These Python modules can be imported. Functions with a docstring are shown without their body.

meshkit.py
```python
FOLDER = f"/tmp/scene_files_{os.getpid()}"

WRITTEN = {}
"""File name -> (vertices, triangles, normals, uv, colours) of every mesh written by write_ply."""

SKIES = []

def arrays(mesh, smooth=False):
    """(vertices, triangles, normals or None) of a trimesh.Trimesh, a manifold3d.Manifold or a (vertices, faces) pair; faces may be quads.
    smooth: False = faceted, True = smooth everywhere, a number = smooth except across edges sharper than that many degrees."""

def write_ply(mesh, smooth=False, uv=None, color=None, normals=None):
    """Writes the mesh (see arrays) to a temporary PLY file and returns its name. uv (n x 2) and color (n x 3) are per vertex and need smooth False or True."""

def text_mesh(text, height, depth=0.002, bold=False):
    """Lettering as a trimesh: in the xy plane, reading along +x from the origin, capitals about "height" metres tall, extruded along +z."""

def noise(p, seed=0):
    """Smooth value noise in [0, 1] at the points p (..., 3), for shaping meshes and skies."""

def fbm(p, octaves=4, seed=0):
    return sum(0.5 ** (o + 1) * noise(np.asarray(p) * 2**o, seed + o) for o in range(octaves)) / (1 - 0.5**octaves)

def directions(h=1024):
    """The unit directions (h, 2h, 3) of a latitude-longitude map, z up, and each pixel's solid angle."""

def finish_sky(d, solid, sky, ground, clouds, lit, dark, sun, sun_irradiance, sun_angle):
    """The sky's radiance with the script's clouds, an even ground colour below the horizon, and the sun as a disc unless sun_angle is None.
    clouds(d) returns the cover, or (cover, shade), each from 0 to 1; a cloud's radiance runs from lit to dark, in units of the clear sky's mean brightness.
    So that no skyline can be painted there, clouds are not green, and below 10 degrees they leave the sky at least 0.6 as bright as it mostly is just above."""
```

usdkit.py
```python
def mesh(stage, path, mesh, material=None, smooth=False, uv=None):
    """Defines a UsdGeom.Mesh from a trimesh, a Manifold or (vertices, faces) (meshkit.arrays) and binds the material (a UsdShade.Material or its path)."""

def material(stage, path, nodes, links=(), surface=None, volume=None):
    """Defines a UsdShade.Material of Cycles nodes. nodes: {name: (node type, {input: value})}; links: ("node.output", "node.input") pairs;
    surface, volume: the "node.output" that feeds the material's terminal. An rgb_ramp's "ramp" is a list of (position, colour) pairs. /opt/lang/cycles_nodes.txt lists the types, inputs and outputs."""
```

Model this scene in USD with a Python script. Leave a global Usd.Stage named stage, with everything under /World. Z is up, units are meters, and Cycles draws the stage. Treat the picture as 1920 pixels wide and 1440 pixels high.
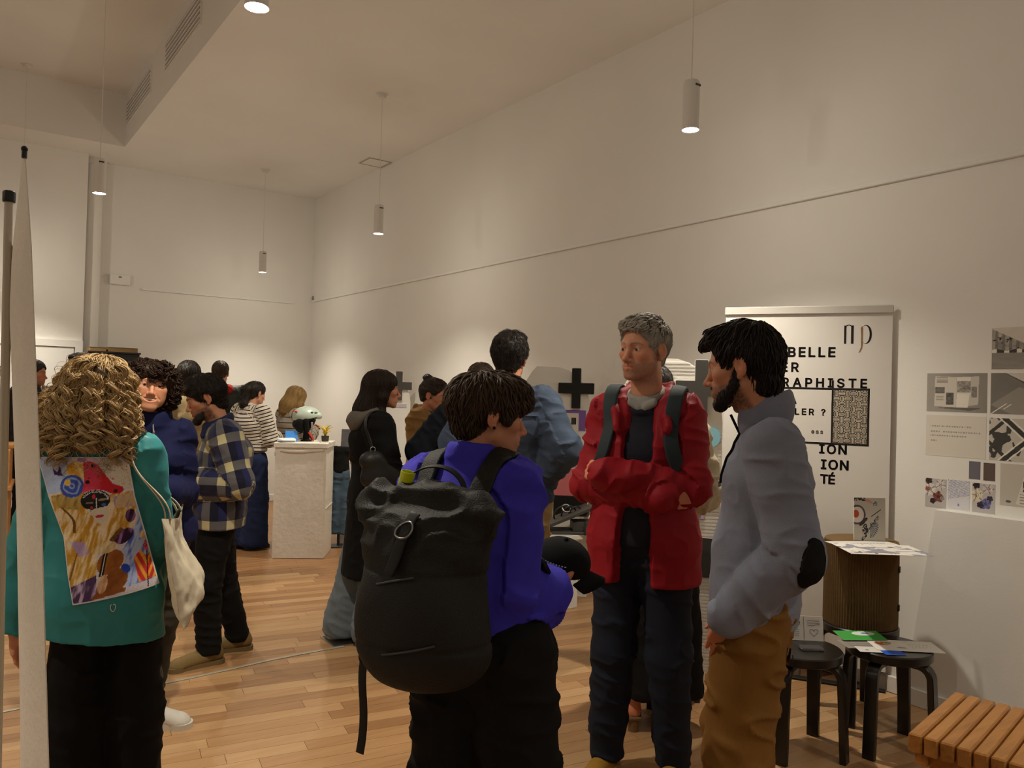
import math, random, numpy as np, trimesh, usdkit, meshkit
from pxr import Usd, UsdGeom, UsdLux, UsdShade, Gf, Sdf, Vt

stage = Usd.Stage.CreateInMemory()
UsdGeom.SetStageUpAxis(stage, UsdGeom.Tokens.z)
UsdGeom.SetStageMetersPerUnit(stage, 1.0)
stage.SetDefaultPrim(UsdGeom.Xform.Define(stage, '/World').GetPrim())
UsdGeom.Scope.Define(stage, '/World/Looks')

# ---------------------------------------------------------------- camera and exposure
EXPOSURE = 2.12
YAW, PITCH, ROLL = math.radians(35.7), math.radians(0.73), math.radians(1.53)
_fh = np.array([math.sin(YAW), math.cos(YAW), 0]); _rh = np.array([math.cos(YAW), -math.sin(YAW), 0])
_fw = math.cos(PITCH)*_fh + math.sin(PITCH)*np.array([0, 0, 1.]); _uh = np.cross(_rh, _fw)
_r = math.cos(ROLL)*_rh + math.sin(ROLL)*_uh; _u = math.cos(ROLL)*_uh - math.sin(ROLL)*_rh
camera = UsdGeom.Camera.Define(stage, '/World/camera')
_m = np.eye(4); _m[0, :3] = _r; _m[1, :3] = _u; _m[2, :3] = -_fw; _m[3, :3] = (0, 0, 1.5)
camera.AddTransformOp().Set(Gf.Matrix4d(_m.tolist()))
camera.CreateHorizontalApertureAttr(36.0); camera.CreateVerticalApertureAttr(27.0)
camera.CreateFocalLengthAttr(1487.0/1920*36.0)
camera.CreateClippingRangeAttr(Gf.Vec2f(0.05, 100))
camera.CreateExposureAttr(EXPOSURE)
LAMP_COLOR, LAMP_WIDE, LAMP_SPOT, SPOT_ANGLE = (1.0, .915, .755), 36.0, 840.0, 60.0     # every pendant lamp is alike
LAMPS = [(3.05, 2.75, 4.09, 'white tube pendant light nearest the right wall poster banner'), (3.05, 6.30, 4.09, 'middle white tube pendant light of the row along the right wall'), (3.05, 9.38, 4.09, 'farthest white tube pendant light, close to the back corner'),
         (.88, 2.86, 4.66, 'bright pendant light cut off by the top edge of the picture'), (.88, 6.38, 4.66, 'white tube pendant light hanging in front of the round column'), (.60, 9.28, 4.66, 'pendant light at the far left, its tube hidden by the white banner'),
         (3.05, -.8, 4.09, 'pendant light behind the camera by the right wall'), (.88, -.8, 4.66, 'pendant light behind the camera in the middle'), (-1.5, 2.86, 4.66, 'pendant light to the left of the camera'), (-1.5, 6.38, 4.66, 'pendant light in the left part of the room'),
         (-3.6, 2.86, 4.66, 'pendant light near the left wall'), (-3.6, 6.38, 4.66, 'far pendant light near the left wall'), (-1.5, -.8, 4.66, 'pendant light behind the camera on the left')]
# ---------------------------------------------------------------- helpers: names, materials, meshes
_used = {}
def numbered(parent, name):
    k = (str(parent), name); n = _used.get(k, -1) + 1; _used[k] = n
    return name if n == 0 else '%s_%03d' % (name, n)

def tag(prim, label=None, cat=None, group=None, kind=None):
    p = prim.GetPrim() if hasattr(prim, 'GetPrim') else prim
    for k, v in (('label', label), ('category', cat), ('group', group), ('kind', kind)):
        if v: p.SetCustomDataByKey(k, v)
    return p

def thing(name, label, cat, loc=(0, 0, 0), rotz=0.0, group=None):
    x = UsdGeom.Xform.Define(stage, '/World/' + numbered('/World', name))
    x.AddTranslateOp().Set(Gf.Vec3d(*map(float, loc)))
    if rotz: x.AddRotateZOp().Set(float(math.degrees(rotz)))
    return tag(x, label, cat, group)

def obj(name, mesh, mat, parent=None, smooth=False, label=None, cat=None, group=None, kind=None, attrs=None, uv=None):
    base = str(parent.GetPath()) if parent is not None else '/World'
    m = usdkit.mesh(stage, base + '/' + numbered(base, name), mesh, mat, smooth, uv)
    for k, a in (attrs or {}).items():
        a = np.asarray(a, np.float32)
        UsdGeom.PrimvarsAPI(m).CreatePrimvar(k, Sdf.ValueTypeNames.Color3fArray, 'vertex').Set(Vt.Vec3fArray.FromNumpy(a))
    tag(m, label, cat, group, kind)
    return m.GetPrim()

def struct(name, mesh, mat, parent=None, smooth=False, label=None):
    return obj(name, mesh, mat, parent, smooth, label=label, kind=None if parent is not None else 'structure')

def copy_of(prim, loc, rotz=0.0, label=None, group=None):
    d = dict(prim.GetCustomData())
    x = UsdGeom.Xform.Define(stage, '/World/' + numbered('/World', str(prim.GetName()).rstrip('0123456789').rstrip('_')))
    x.GetPrim().GetReferences().AddInternalReference(prim.GetPath())
    x.ClearXformOpOrder(); 
    for op in list(x.GetPrim().GetAttributes()):
        pass
    xf = UsdGeom.Xformable(x)
    t = xf.GetPrim().GetAttribute('xformOp:translate')
    t.Set(Gf.Vec3d(*map(float, loc)))
    ops = ['xformOp:translate']
    if rotz:
        r = xf.GetPrim().CreateAttribute('xformOp:rotateZ', Sdf.ValueTypeNames.Float); r.Set(float(math.degrees(rotz))); ops.append('xformOp:rotateZ')
    xf.GetXformOpOrderAttr().Set(ops)
    x.GetPrim().SetInstanceable(True)
    return tag(x, label or d.get('label'), d.get('category'), group or d.get('group'))

_mats = {}
def M(name, color, rough=0.6, spec=0.3, bump=0.0, bscale=200.0, var=0.0, vscale=6.0, metal=0.0, sheen=0.0, **kw):
    """Plain material with a little colour variation and fine relief."""
    if name in _mats: return _mats[name]
    nodes = {'p': ('principled_bsdf', dict(base_color=color, roughness=rough, specular_ior_level=spec, metallic=metal, sheen_weight=sheen, **kw)),
             'tc': ('texture_coordinate', {})}
    links = []
    if var:
        nodes['n'] = ('noise_texture', dict(scale=vscale, detail=4.0, roughness=.6))
        c = np.array(color)
        nodes['r'] = ('rgb_ramp', dict(ramp=[(.3, tuple(np.clip(c*(1-var), 0, 1))), (.7, tuple(np.clip(c*(1+var), 0, 1)))]))
        links += [('tc.object', 'n.vector'), ('n.fac', 'r.fac'), ('r.color', 'p.base_color')]
    if bump:
        nodes['bn'] = ('noise_texture', dict(scale=bscale, detail=3.0))
        nodes['b'] = ('bump', dict(strength=bump, distance=.004))
        links += [('tc.object', 'bn.vector'), ('bn.fac', 'b.height'), ('b.normal', 'p.normal')]
    _mats[name] = usdkit.material(stage, '/World/Looks/' + name, nodes, links, surface='p.BSDF')
    return _mats[name]

def tinted(name, rough=.5, spec=.3, sss=0.0, bump=0.0, bscale=300.0, sheen=0.0):
    """Material whose colour comes from the mesh's own primvar 'tint' (prints, skin)."""
    if name in _mats: return _mats[name]
    nodes = {'a': ('attribute', dict(attribute='tint')), 'tc': ('texture_coordinate', {}),
             'p': ('principled_bsdf', dict(roughness=rough, specular_ior_level=spec, subsurface_weight=sss, subsurface_scale=.004, sheen_weight=sheen))}
    links = [('a.color', 'p.base_color')]
    if bump:
        nodes['bn'] = ('noise_texture', dict(scale=bscale, detail=3.0)); nodes['b'] = ('bump', dict(strength=bump, distance=.004))
        links += [('tc.object', 'bn.vector'), ('bn.fac', 'b.height'), ('b.normal', 'p.normal')]
    _mats[name] = usdkit.material(stage, '/World/Looks/' + name, nodes, links, surface='p.BSDF')
    return _mats[name]

def emit(name, color, strength):
    if name not in _mats:
        _mats[name] = usdkit.material(stage, '/World/Looks/' + name, {'e': ('emission', dict(color=color, strength=strength))}, [], surface='e.emission')
    return _mats[name]

def srgb(r, g, b):
    c = np.array([r, g, b])/255.0
    return tuple(np.where(c <= .04045, c/12.92, ((c+.055)/1.055)**2.4))

def bx(lo, hi, bevel=0.0):
    lo, hi = np.array(lo, float), np.array(hi, float)
    if bevel <= 0:
        b = trimesh.creation.box(extents=hi-lo); b.apply_translation((lo+hi)/2); return b
    p = []
    for s in np.ndindex(2, 2, 2):
        c = np.where(np.array(s) == 1, hi, lo); d = np.where(np.array(s) == 1, -bevel, bevel)
        for k in range(3):
            q = c + d; q[k] = c[k]; p.append(q)
    return trimesh.convex.convex_hull(np.array(p))

def rotz(mesh, a, about=(0, 0, 0)):
    mesh.apply_transform(trimesh.transformations.rotation_matrix(a, (0, 0, 1), about)); return mesh
def rot(mesh, a, axis, about=(0, 0, 0)):
    mesh.apply_transform(trimesh.transformations.rotation_matrix(a, axis, about)); return mesh
def shift(mesh, *t):
    mesh.apply_translation(t); return mesh
def cat_(*ms): return trimesh.util.concatenate([m for g in ms for m in (g if isinstance(g, (list, tuple)) else [g])])

def tube(points, r, sides=10, cap=True, flat=None, up=(0, 0, 1)):
    """Swept tube along a polyline; r a number or one per point; flat=(a, b) makes a strap of half-width a, half-thickness b."""
    p = np.asarray(points, float); n = len(p)
    t = np.gradient(p, axis=0); t /= np.linalg.norm(t, axis=1, keepdims=True)+1e-12
    a = np.zeros_like(p); ref = np.array(up, float)
    for i in range(n):
        v = ref - t[i]*(ref@t[i])
        if np.linalg.norm(v) < 1e-4: v = np.cross(t[i], [1, .3, .2])
        a[i] = v/np.linalg.norm(v); ref = a[i] if flat is None else np.array(up, float)
    b = np.cross(t, a); ang = np.arange(sides)*2*np.pi/sides
    if flat is None:
        rr = np.broadcast_to(r, (n,))[:, None, None]
        v = p[:, None] + rr*(np.cos(ang)[None, :, None]*a[:, None] + np.sin(ang)[None, :, None]*b[:, None])
    else:
        ca, sa = np.cos(ang), np.sin(ang); e = .35
        ca, sa = np.sign(ca)*np.abs(ca)**e, np.sign(sa)*np.abs(sa)**e
        v = p[:, None] + flat[1]*ca[None, :, None]*a[:, None] + flat[0]*sa[None, :, None]*b[:, None]
    v = v.reshape(-1, 3); i, j = np.meshgrid(np.arange(n-1), np.arange(sides), indexing='ij')
    q = np.stack([i*sides+j, i*sides+(j+1) % sides, (i+1)*sides+(j+1) % sides, (i+1)*sides+j], -1).reshape(-1, 4)
    f = np.vstack([q[:, [0, 2, 1]], q[:, [0, 3, 2]]])
    if cap:
        v = np.vstack([v, p[0], p[-1]]); j = np.arange(sides); c0, c1, o = n*sides, n*sides+1, (n-1)*sides
        f = np.vstack([f, np.stack([np.full(sides, c0), j, (j+1) % sides], 1), np.stack([np.full(sides, c1), o+(j+1) % sides, o+j], 1)])
    m = trimesh.Trimesh(v, f[:, ::-1], process=False)
    return m

def spline(pts, n=24):
    from scipy.interpolate import CubicSpline
    pts = np.asarray(pts, float); s = np.concatenate([[0], np.cumsum(np.linalg.norm(np.diff(pts, axis=0), axis=1))])
    return CubicSpline(s, pts)(np.linspace(0, s[-1], n))

def lathe(profile, sides=48):
    """profile: (radius, z) from bottom axis to top axis."""
    pr = np.asarray(profile, float); n = len(pr); a = np.arange(sides)*2*np.pi/sides
    v = np.stack([pr[:, 0, None]*np.cos(a), pr[:, 0, None]*np.sin(a), np.broadcast_to(pr[:, 1, None], (n, sides))], -1).reshape(-1, 3)
    i, j = np.meshgrid(np.arange(n-1), np.arange(sides), indexing='ij')
    q = np.stack([i*sides+j, i*sides+(j+1) % sides, (i+1)*sides+(j+1) % sides, (i+1)*sides+j], -1).reshape(-1, 4)
    m = trimesh.Trimesh(v, np.vstack([q[:, :3], q[:, [0, 2, 3]]]), process=False)
    m.merge_vertices(); m.update_faces(m.nondegenerate_faces()); return m

def extrude(poly, h, z=0.0):
    g = [trimesh.creation.extrude_polygon(p, h, engine='earcut') for p in getattr(poly, 'geoms', [poly])]
    return shift(cat_(g), 0, 0, z)

def frame_from(o, xdir, ydir):
    """4x4 placing local x, y, z (= x cross y) at o."""
    x = np.array(xdir, float); x /= np.linalg.norm(x); y = np.array(ydir, float); y -= x*(x@y); y /= np.linalg.norm(y)
    m = np.eye(4); m[:3, 0], m[:3, 1], m[:3, 2], m[:3, 3] = x, y, np.cross(x, y), o; return m

def put(mesh, T):
    mesh = mesh.copy(); mesh.apply_transform(T); return mesh

def print_sheet(w, h, paint, n=None, thick=.0006, warp=None, res=.002):
    """A flat print of real thickness: paint(u, v) gives colours at u, v in 0..1 (v up). In the local xy plane, centre at origin, face +z. Returns mesh, tint."""
    nx, ny = n or (max(2, int(w/res)), max(2, int(h/res)))
    u, v = np.meshgrid(np.linspace(0, 1, nx+1), np.linspace(0, 1, ny+1), indexing='ij')
    P = np.stack([(u-.5)*w, (v-.5)*h, np.full_like(u, thick)], -1).reshape(-1, 3)
    C = np.clip(np.asarray(paint(u.ravel(), v.ravel()), float), 0, 1)
    i, j = np.meshgrid(np.arange(nx), np.arange(ny), indexing='ij'); s = ny+1
    q = np.stack([i*s+j, (i+1)*s+j, (i+1)*s+j+1, i*s+j+1], -1).reshape(-1, 4)
    F = np.vstack([q[:, :3], q[:, [0, 2, 3]]]); N = len(P)
    back = P.copy(); back[:, 2] = 0
    ii = np.arange(nx); jj = np.arange(ny)
    def wall(a, b): return np.vstack([np.stack([a, b, b+N], 1), np.stack([a, b+N, a+N], 1)])
    E = np.vstack([wall((ii+1)*s, ii*s), wall(ii*s+ny, (ii+1)*s+ny), wall(jj, jj+1), wall(nx*s+jj+1, nx*s+jj)])
    V = np.vstack([P, back]); F = np.vstack([F, F[:, ::-1]+N, E])
    if warp is not None: V = warp(V)
    return trimesh.Trimesh(V, F, process=False), np.vstack([C, np.tile(np.array([[.75, .73, .7]]), (N, 1))])

def poly_in(x, y, pts):
    """Vectorised point in polygon."""
    pts = np.asarray(pts, float); r = np.zeros(np.shape(x), bool); a = pts; b = np.roll(pts, -1, 0)
    for (x0, y0), (x1, y1) in zip(a, b):
        c = ((y0 > y) != (y1 > y)) & (x < (x1-x0)*(y-y0)/((y1-y0) or 1e-12)+x0); r ^= c
    return r
def ell_in(x, y, cx, cy, rx, ry, a=0.0):
    ca, sa = math.cos(a), math.sin(a); dx, dy = x-cx, y-cy
    return ((dx*ca+dy*sa)/rx)**2 + ((dy*ca-dx*sa)/ry)**2 < 1
def n2(x, y, f, seed=0, oct=3):
    return meshkit.fbm(np.stack([np.asarray(x)*f, np.asarray(y)*f, np.full(np.shape(x), .37)], -1), oct, seed)
# ---------------------------------------------------------------- soft modelling: signed distance shapes meshed by surface nets
class Shape:
    """A list of blended shapes. seg: tapered capsule (optionally widened along an axis), ell: ellipsoid; op add / sub."""
    def __init__(self): self.P = []
    def seg(self, a, b, ra, rb=None, k=.02, wide=None, wax=(1, 0, 0), op='add', grp=0, s0=0.0):
        a, b = np.array(a, float), np.array(b, float); rb = ra if rb is None else rb
        wax = np.array(wax, float); wax /= np.linalg.norm(wax)
        w = wide or (1.0, 1.0); w = (w, w) if np.ndim(w) == 0 else w
        R = max(ra*max(w[0], 1), rb*max(w[1], 1))
        self.P.append(dict(t='seg', a=a, b=b, ra=ra, rb=rb, k=k, w=w, wax=wax, op=op, lo=np.minimum(a, b)-R, hi=np.maximum(a, b)+R, grp=grp, s0=s0)); return self
    def ell(self, c, r, k=.02, rot=None, op='add', grp=0):
        c = np.array(c, float); r = np.broadcast_to(np.array(r, float), (3,)); R = r.max() if rot is not None else r
        self.P.append(dict(t='ell', c=c, r=r, k=k, rot=None if rot is None else np.array(rot, float), op=op, lo=c-R, hi=c+R, grp=grp)); return self
    def cut(self, n, c, k=.004):
        """keep the side where n.(p-c) < 0"""
        n = np.array(n, float); n /= np.linalg.norm(n)
        self.P.append(dict(t='cut', n=n, c=np.array(c, float), k=k, op='int')); return self
    def chain(self, pts, rs, **kw):
        for i in range(len(pts)-1): self.seg(pts[i], pts[i+1], rs[i], rs[i+1], **kw)
        return self
    def dist(self, q, X):
        if q['t'] == 'seg':
            v = X-q['a']; ba = q['b']-q['a']; L = ba@ba
            t = np.clip(v@ba/max(L, 1e-12), 0, 1); v = v-t[:, None]*ba
            w = q['w'][0]+(q['w'][1]-q['w'][0])*t
            l = v@q['wax']; v = v+(l*(1/w-1))[:, None]*q['wax']
            return np.sqrt((v*v).sum(1))-(q['ra']+(q['rb']-q['ra'])*t)
        if q['t'] == 'ell':
            v = X-q['c']
            if q['rot'] is not None: v = v@q['rot']
            k1 = np.sqrt(((v/q['r'])**2).sum(1)); k2 = np.sqrt(((v/q['r']**2)**2).sum(1))
            return np.where(k1 < 1e-6, -q['r'].min(), k1*(k1-1)/np.maximum(k2, 1e-9))
        return (X-q['c'])@q['n']
    def __call__(self, X, band=.06):
        D = np.full(len(X), 1.0)
        for q in self.P:
            if q['t'] == 'cut': idx = slice(None)
            else:
                m = band+q['k']
                idx = np.nonzero(((X > q['lo']-m) & (X < q['hi']+m)).all(1))[0]
                if len(idx) == 0: continue
            d = self.dist(q, X[idx]); o = D[idx]; k = q['k']
            if q['op'] == 'add':
                h = np.maximum(k-np.abs(o-d), 0)/k; D[idx] = np.minimum(o, d)-h*h*k*.25
            else:
                e = -d if q['op'] == 'sub' else d
                h = np.maximum(k-np.abs(o-e), 0)/k; D[idx] = np.maximum(o, e)+h*h*k*.25
        return D
    def bounds(self):
        A = [q for q in self.P if q['op'] == 'add']
        return np.min([q['lo'] for q in A], 0), np.max([q['hi'] for q in A], 0)
    def mesh(self, res, lo=None, hi=None):
        b0, b1 = self.bounds(); lo = b0 if lo is None else np.maximum(lo, b0); hi = b1 if hi is None else np.minimum(hi, b1)
        lo = lo-2*res; B = 4; nb = np.ceil((hi+2*res-lo)/(res*B)).astype(int)+1
        g = np.stack(np.meshgrid(*[np.arange(n) for n in nb], indexing='ij'), -1).reshape(-1, 3)
        C = self(lo+(g+.5-.5/B)*B*res, band=B*res*3)
        act = np.abs(C) < B*res*2.2
        D = np.repeat(np.repeat(np.repeat(C.reshape(nb), B, 0), B, 1), B, 2).astype(np.float32)
        off = np.stack(np.meshgrid(*[np.arange(B)]*3, indexing='ij'), -1).reshape(-1, 3)
        ii = (g[act][:, None]*B+off).reshape(-1, 3)
        D[ii[:, 0], ii[:, 1], ii[:, 2]] = self(lo+ii*res, band=B*res*2)
        v, f = surface_nets(D, lo, res)
        return trimesh.Trimesh(v, f, process=False)
    def grad(self, X, e=.002):
        g = np.stack([self(X+np.eye(3)[k]*e)-self(X-np.eye(3)[k]*e) for k in range(3)], -1)
        return g/np.maximum(np.linalg.norm(g, axis=1, keepdims=True), 1e-9)
    def onto(self, X, off=0.0, it=8):
        X = np.array(X, float)
        for _ in range(it): X = X-(self(X, band=.4)-off)[:, None]*.8*self.grad(X)
        return X
    def march(self, X, d, off=0.0, it=40):
        X = np.array(X, float); d = np.array(d, float)
        for _ in range(it): X = X+d*np.clip(self(X, band=.5)-off, -.02, .05)[:, None]*.8
        return X
    def cloth_coords(self, V):
        """(girth, length, group) per vertex after the nearest limb: what woven patterns follow."""
        best = np.full(len(V), 9.0); out = np.zeros((len(V), 3))
        for q in self.P:
            if q['t'] != 'seg' or q['op'] != 'add': continue
            d = self.dist(q, V); m = d < best; best[m] = d[m]
            ba = q['b']-q['a']; L = np.linalg.norm(ba)+1e-9; ax = ba/L; v = V[m]-q['a']; s = v@ax
            e1 = np.array([0, 1., 0]); e1 = e1-ax*(e1@ax)
            if np.linalg.norm(e1) < .3: e1 = np.array([1., 0, 0]); e1 = e1-ax*(e1@ax)
            e1 /= np.linalg.norm(e1); e2 = np.cross(ax, e1)
            out[m, 0] = np.arctan2(v@e2, v@e1)*(q['ra']+q['rb'])*.5*(1+q['w'][0])*.5; out[m, 1] = s+q['s0']; out[m, 2] = q['grp']
        return out

def surface_nets(D, lo, h):
    ins = D < 0; n = np.array(D.shape)-1
    cnt = np.zeros(n, np.int8); sl = [slice(0, -1), slice(1, None)]
    for c in np.ndindex(2, 2, 2): cnt += ins[sl[c[0]], sl[c[1]], sl[c[2]]]
    cell = np.argwhere((cnt > 0) & (cnt < 8)); idm = np.full(n, -1, np.int32); idm[tuple(cell.T)] = np.arange(len(cell))
    val = {c: D[cell[:, 0]+c[0], cell[:, 1]+c[1], cell[:, 2]+c[2]] for c in np.ndindex(2, 2, 2)}
    S = np.zeros((len(cell), 3)); N = np.zeros(len(cell))
    for a in val:
        for ax in range(3):
            if a[ax]: continue
            b = list(a); b[ax] = 1; b = tuple(b); va, vb = val[a], val[b]; m = (va < 0) != (vb < 0)
            t = va[m]/(va[m]-vb[m]); p = np.tile(np.array(a, float), (m.sum(), 1)); p[:, ax] = t; S[m] += p; N[m] += 1
    V = lo+(cell+S/np.maximum(N, 1)[:, None])*h; F = []
    for ax in range(3):
        o1, o2 = (ax+1) % 3, (ax+2) % 3
        s0 = [slice(None)]*3; s1 = [slice(None)]*3; s0[ax] = slice(0, -1); s1[ax] = slice(1, None)
        for s in (s0, s1): s[o1] = slice(1, -1); s[o2] = slice(1, -1)
        A, Bv = ins[tuple(s0)], ins[tuple(s1)]; e = np.argwhere(A != Bv)
        if not len(e): continue
        flip = A[tuple(e.T)]; e[:, o1] += 1; e[:, o2] += 1
        def cid(d1, d2):
            c = e.copy(); c[:, o1] += d1; c[:, o2] += d2; return idm[tuple(c.T)]
        q = np.stack([cid(-1, -1), cid(0, -1), cid(0, 0), cid(-1, 0)], 1)
        q[~flip] = q[~flip][:, ::-1]; q = q[(q >= 0).all(1)]
        F += [q[:, :3], q[:, [0, 2, 3]]]
    return V, np.vstack(F)

def vnormals(m):
    f, v = m.faces, m.vertices; n = np.zeros_like(v); c = np.cross(v[f[:, 1]]-v[f[:, 0]], v[f[:, 2]]-v[f[:, 0]])
    for k in range(3): np.add.at(n, f[:, k], c)
    return n/np.maximum(np.linalg.norm(n, axis=1, keepdims=True), 1e-12)

def displace(m, d):
    m.vertices = np.asarray(m.vertices)+vnormals(m)*np.asarray(d)[:, None]; return m

def folds(m, cl, amp=.006, freq=9.0, arm=1.0, seed=0, hang=1.0):
    """Cloth relief: hanging folds on the body, cross folds along the limbs (groups >= 1)."""
    V = np.asarray(m.vertices)
    a = meshkit.fbm(V*np.array([freq, freq, freq*.35]), 3, seed)-.5
    r = 1-np.abs(2*meshkit.noise(np.stack([cl[:, 0]*9+V[:, 2]*2, cl[:, 1]*22+cl[:, 0]*5, cl[:, 2]*3.7], -1), seed+5)-1)
    r2 = 1-np.abs(2*meshkit.noise(V*np.array([13, 13, 17.])+3.1, seed+9)-1)
    limb = (cl[:, 2] >= 1)
    d = amp*(hang*a*1.6+np.where(limb, (r**3)*1.3*arm, .5*r2**3)-.3)
    return displace(m, d)
# ---------------------------------------------------------------- people
def Rxyz(yaw=0, pitch=0, roll=0):
    """Head turn in degrees: yaw + to the person's right, pitch + down, roll + towards the right shoulder."""
    a, b, c = -math.radians(yaw), -math.radians(pitch), math.radians(roll)
    Rz = np.array([[math.cos(a), -math.sin(a), 0], [math.sin(a), math.cos(a), 0], [0, 0, 1]])
    Rx = np.array([[1, 0, 0], [0, math.cos(b), -math.sin(b)], [0, math.sin(b), math.cos(b)]])
    Ry = np.array([[math.cos(c), 0, math.sin(c)], [0, 1, 0], [-math.sin(c), 0, math.cos(c)]])
    return Rz@Rx@Ry

def head_shape(sex='m', smile=0.0, neck_to=None, jaw=1.0, nose=1.0, ears=True, open_mouth=0.0, round_=0.0):
    f = sex == 'f'; S = Shape()
    S.ell((0, -.012, .037), (.0755, .098, .082), k=.02)
    S.ell((0, .034, -.016), (.0625, .057, .074), k=.025)
    jw = (.043 if f else .047)*jaw
    for s in (1, -1): S.seg((s*jw, .010, -.058), (s*.017, .072, -.097), .021, .0155, k=.022)
    S.ell((0, .042, -.062), (.049, .048, .048), k=.02)
    S.ell((0, .079, -.099), (.019 if f else .023, .016, .016), k=.014)
    for s in (1, -1):
        S.seg((0, .086, .019), (s*.043, .068, .021), .0095 if f else .0115, .009, k=.014)
        S.ell((s*(.043+.003*smile), .059+.004*smile, -.018+.004*smile), (.021+.003*smile, .021, .018+.003*smile), k=.02)
    if round_:
        for s in (1, -1): S.ell((s*.041, .040, -.050), (.027*round_, .034, .034), k=.03)
        S.ell((0, .070, -.098), (.028, .022, .020), k=.02)
    for s in (1, -1): S.ell((s*.032, .098, .002), (.0175, .0150, .0105), k=.012, op='sub')
    nz = nose
    S.seg((0, .085, .012), (0, .085+.024*nz, -.032), .0072, .0105, k=.010)
    S.ell((0, .087+.025*nz, -.036), (.0115, .0115, .0105), k=.006)
    for s in (1, -1): S.ell((s*.0130, .099, -.040), (.0075, .0105, .0075), k=.006)
    for s in (1, -1): S.ell((s*.0065, .104, -.0475), (.0035, .004, .0025), k=.003, op='sub')
    S.ell((0, .079, -.066), (.033, .022, .026), k=.014)
    w = .0235+.008*smile
    up = .005*smile; g = .006*open_mouth
    if smile > .5:
        tt = np.linspace(-1, 1, 9); cu = np.stack([.0305*tt, .0985-.0135*tt**2, -.0670+.0085*tt**2], -1); fall = 1-.75*np.abs(tt)**2.2
        S.chain(cu+np.outer(fall, (0, -.001, .0066)), .0024+.0020*fall, k=.004); S.chain(cu+np.outer(fall, (0, -.002, -.0080)), .0026+.0030*fall, k=.004)
        S.chain(cu+np.array([0, .006, 0]), .0012+.0075*fall, k=.002, op='sub')
    else:
        for s in (1, -1):
            S.seg((0, .0975, -.0590+g), (s*w, .0865-.003*smile, -.0645+up+g*.3), .0055, .0025, k=.004)
            S.seg((0, .0965, -.0725-g), (s*w*.95, .0865-.003*smile, -.0655+up-g*.3), .0068, .0028, k=.004)
        for s in (1, -1): S.seg((0, .106, -.0655), (s*w, .093-.003*smile, -.065+up), .0016+g*.8, .0012, k=.003, op='sub')
    if smile > .3:
        for s in (1, -1): S.seg((s*.024, .091, -.040), (s*.039, .081, -.060), .0015, .0015, k=.010, op='sub')
    lid = .0045-.0012*smile
    for s in (1, -1):
        S.ell((s*.032, .0745, .0015), .0136, k=.004)
        S.ell((s*.032, .0905, .0006), (.0128, .0115, lid), k=.0022, op='sub')
    if ears:
        for s in (1, -1):
            a = s*.35; R = np.array([[math.cos(a), -math.sin(a), 0], [math.sin(a), math.cos(a), 0], [0, 0, 1]])@np.array([[1, 0, 0], [0, math.cos(.15), math.sin(.15)], [0, -math.sin(.15), math.cos(.15)]])
            S.ell((s*.0795, -.010, -.003), (.0072, .0195, .0315), k=.008, rot=R)
            S.ell((s*.0865, -.005, .002), (.0065, .0105, .0190), k=.004, rot=R, op='sub')
            S.ell((s*.0775, -.004, -.033), (.0065, .0085, .0095), k=.006)
    if neck_to is not None:
        r = .047 if f else .057
        S.seg((0, -.020, -.050), neck_to, r, r*1.1, k=.03)
        if not f: S.ell((0, .034, -.125), (.008, .009, .010), k=.012)
    return S

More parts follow.
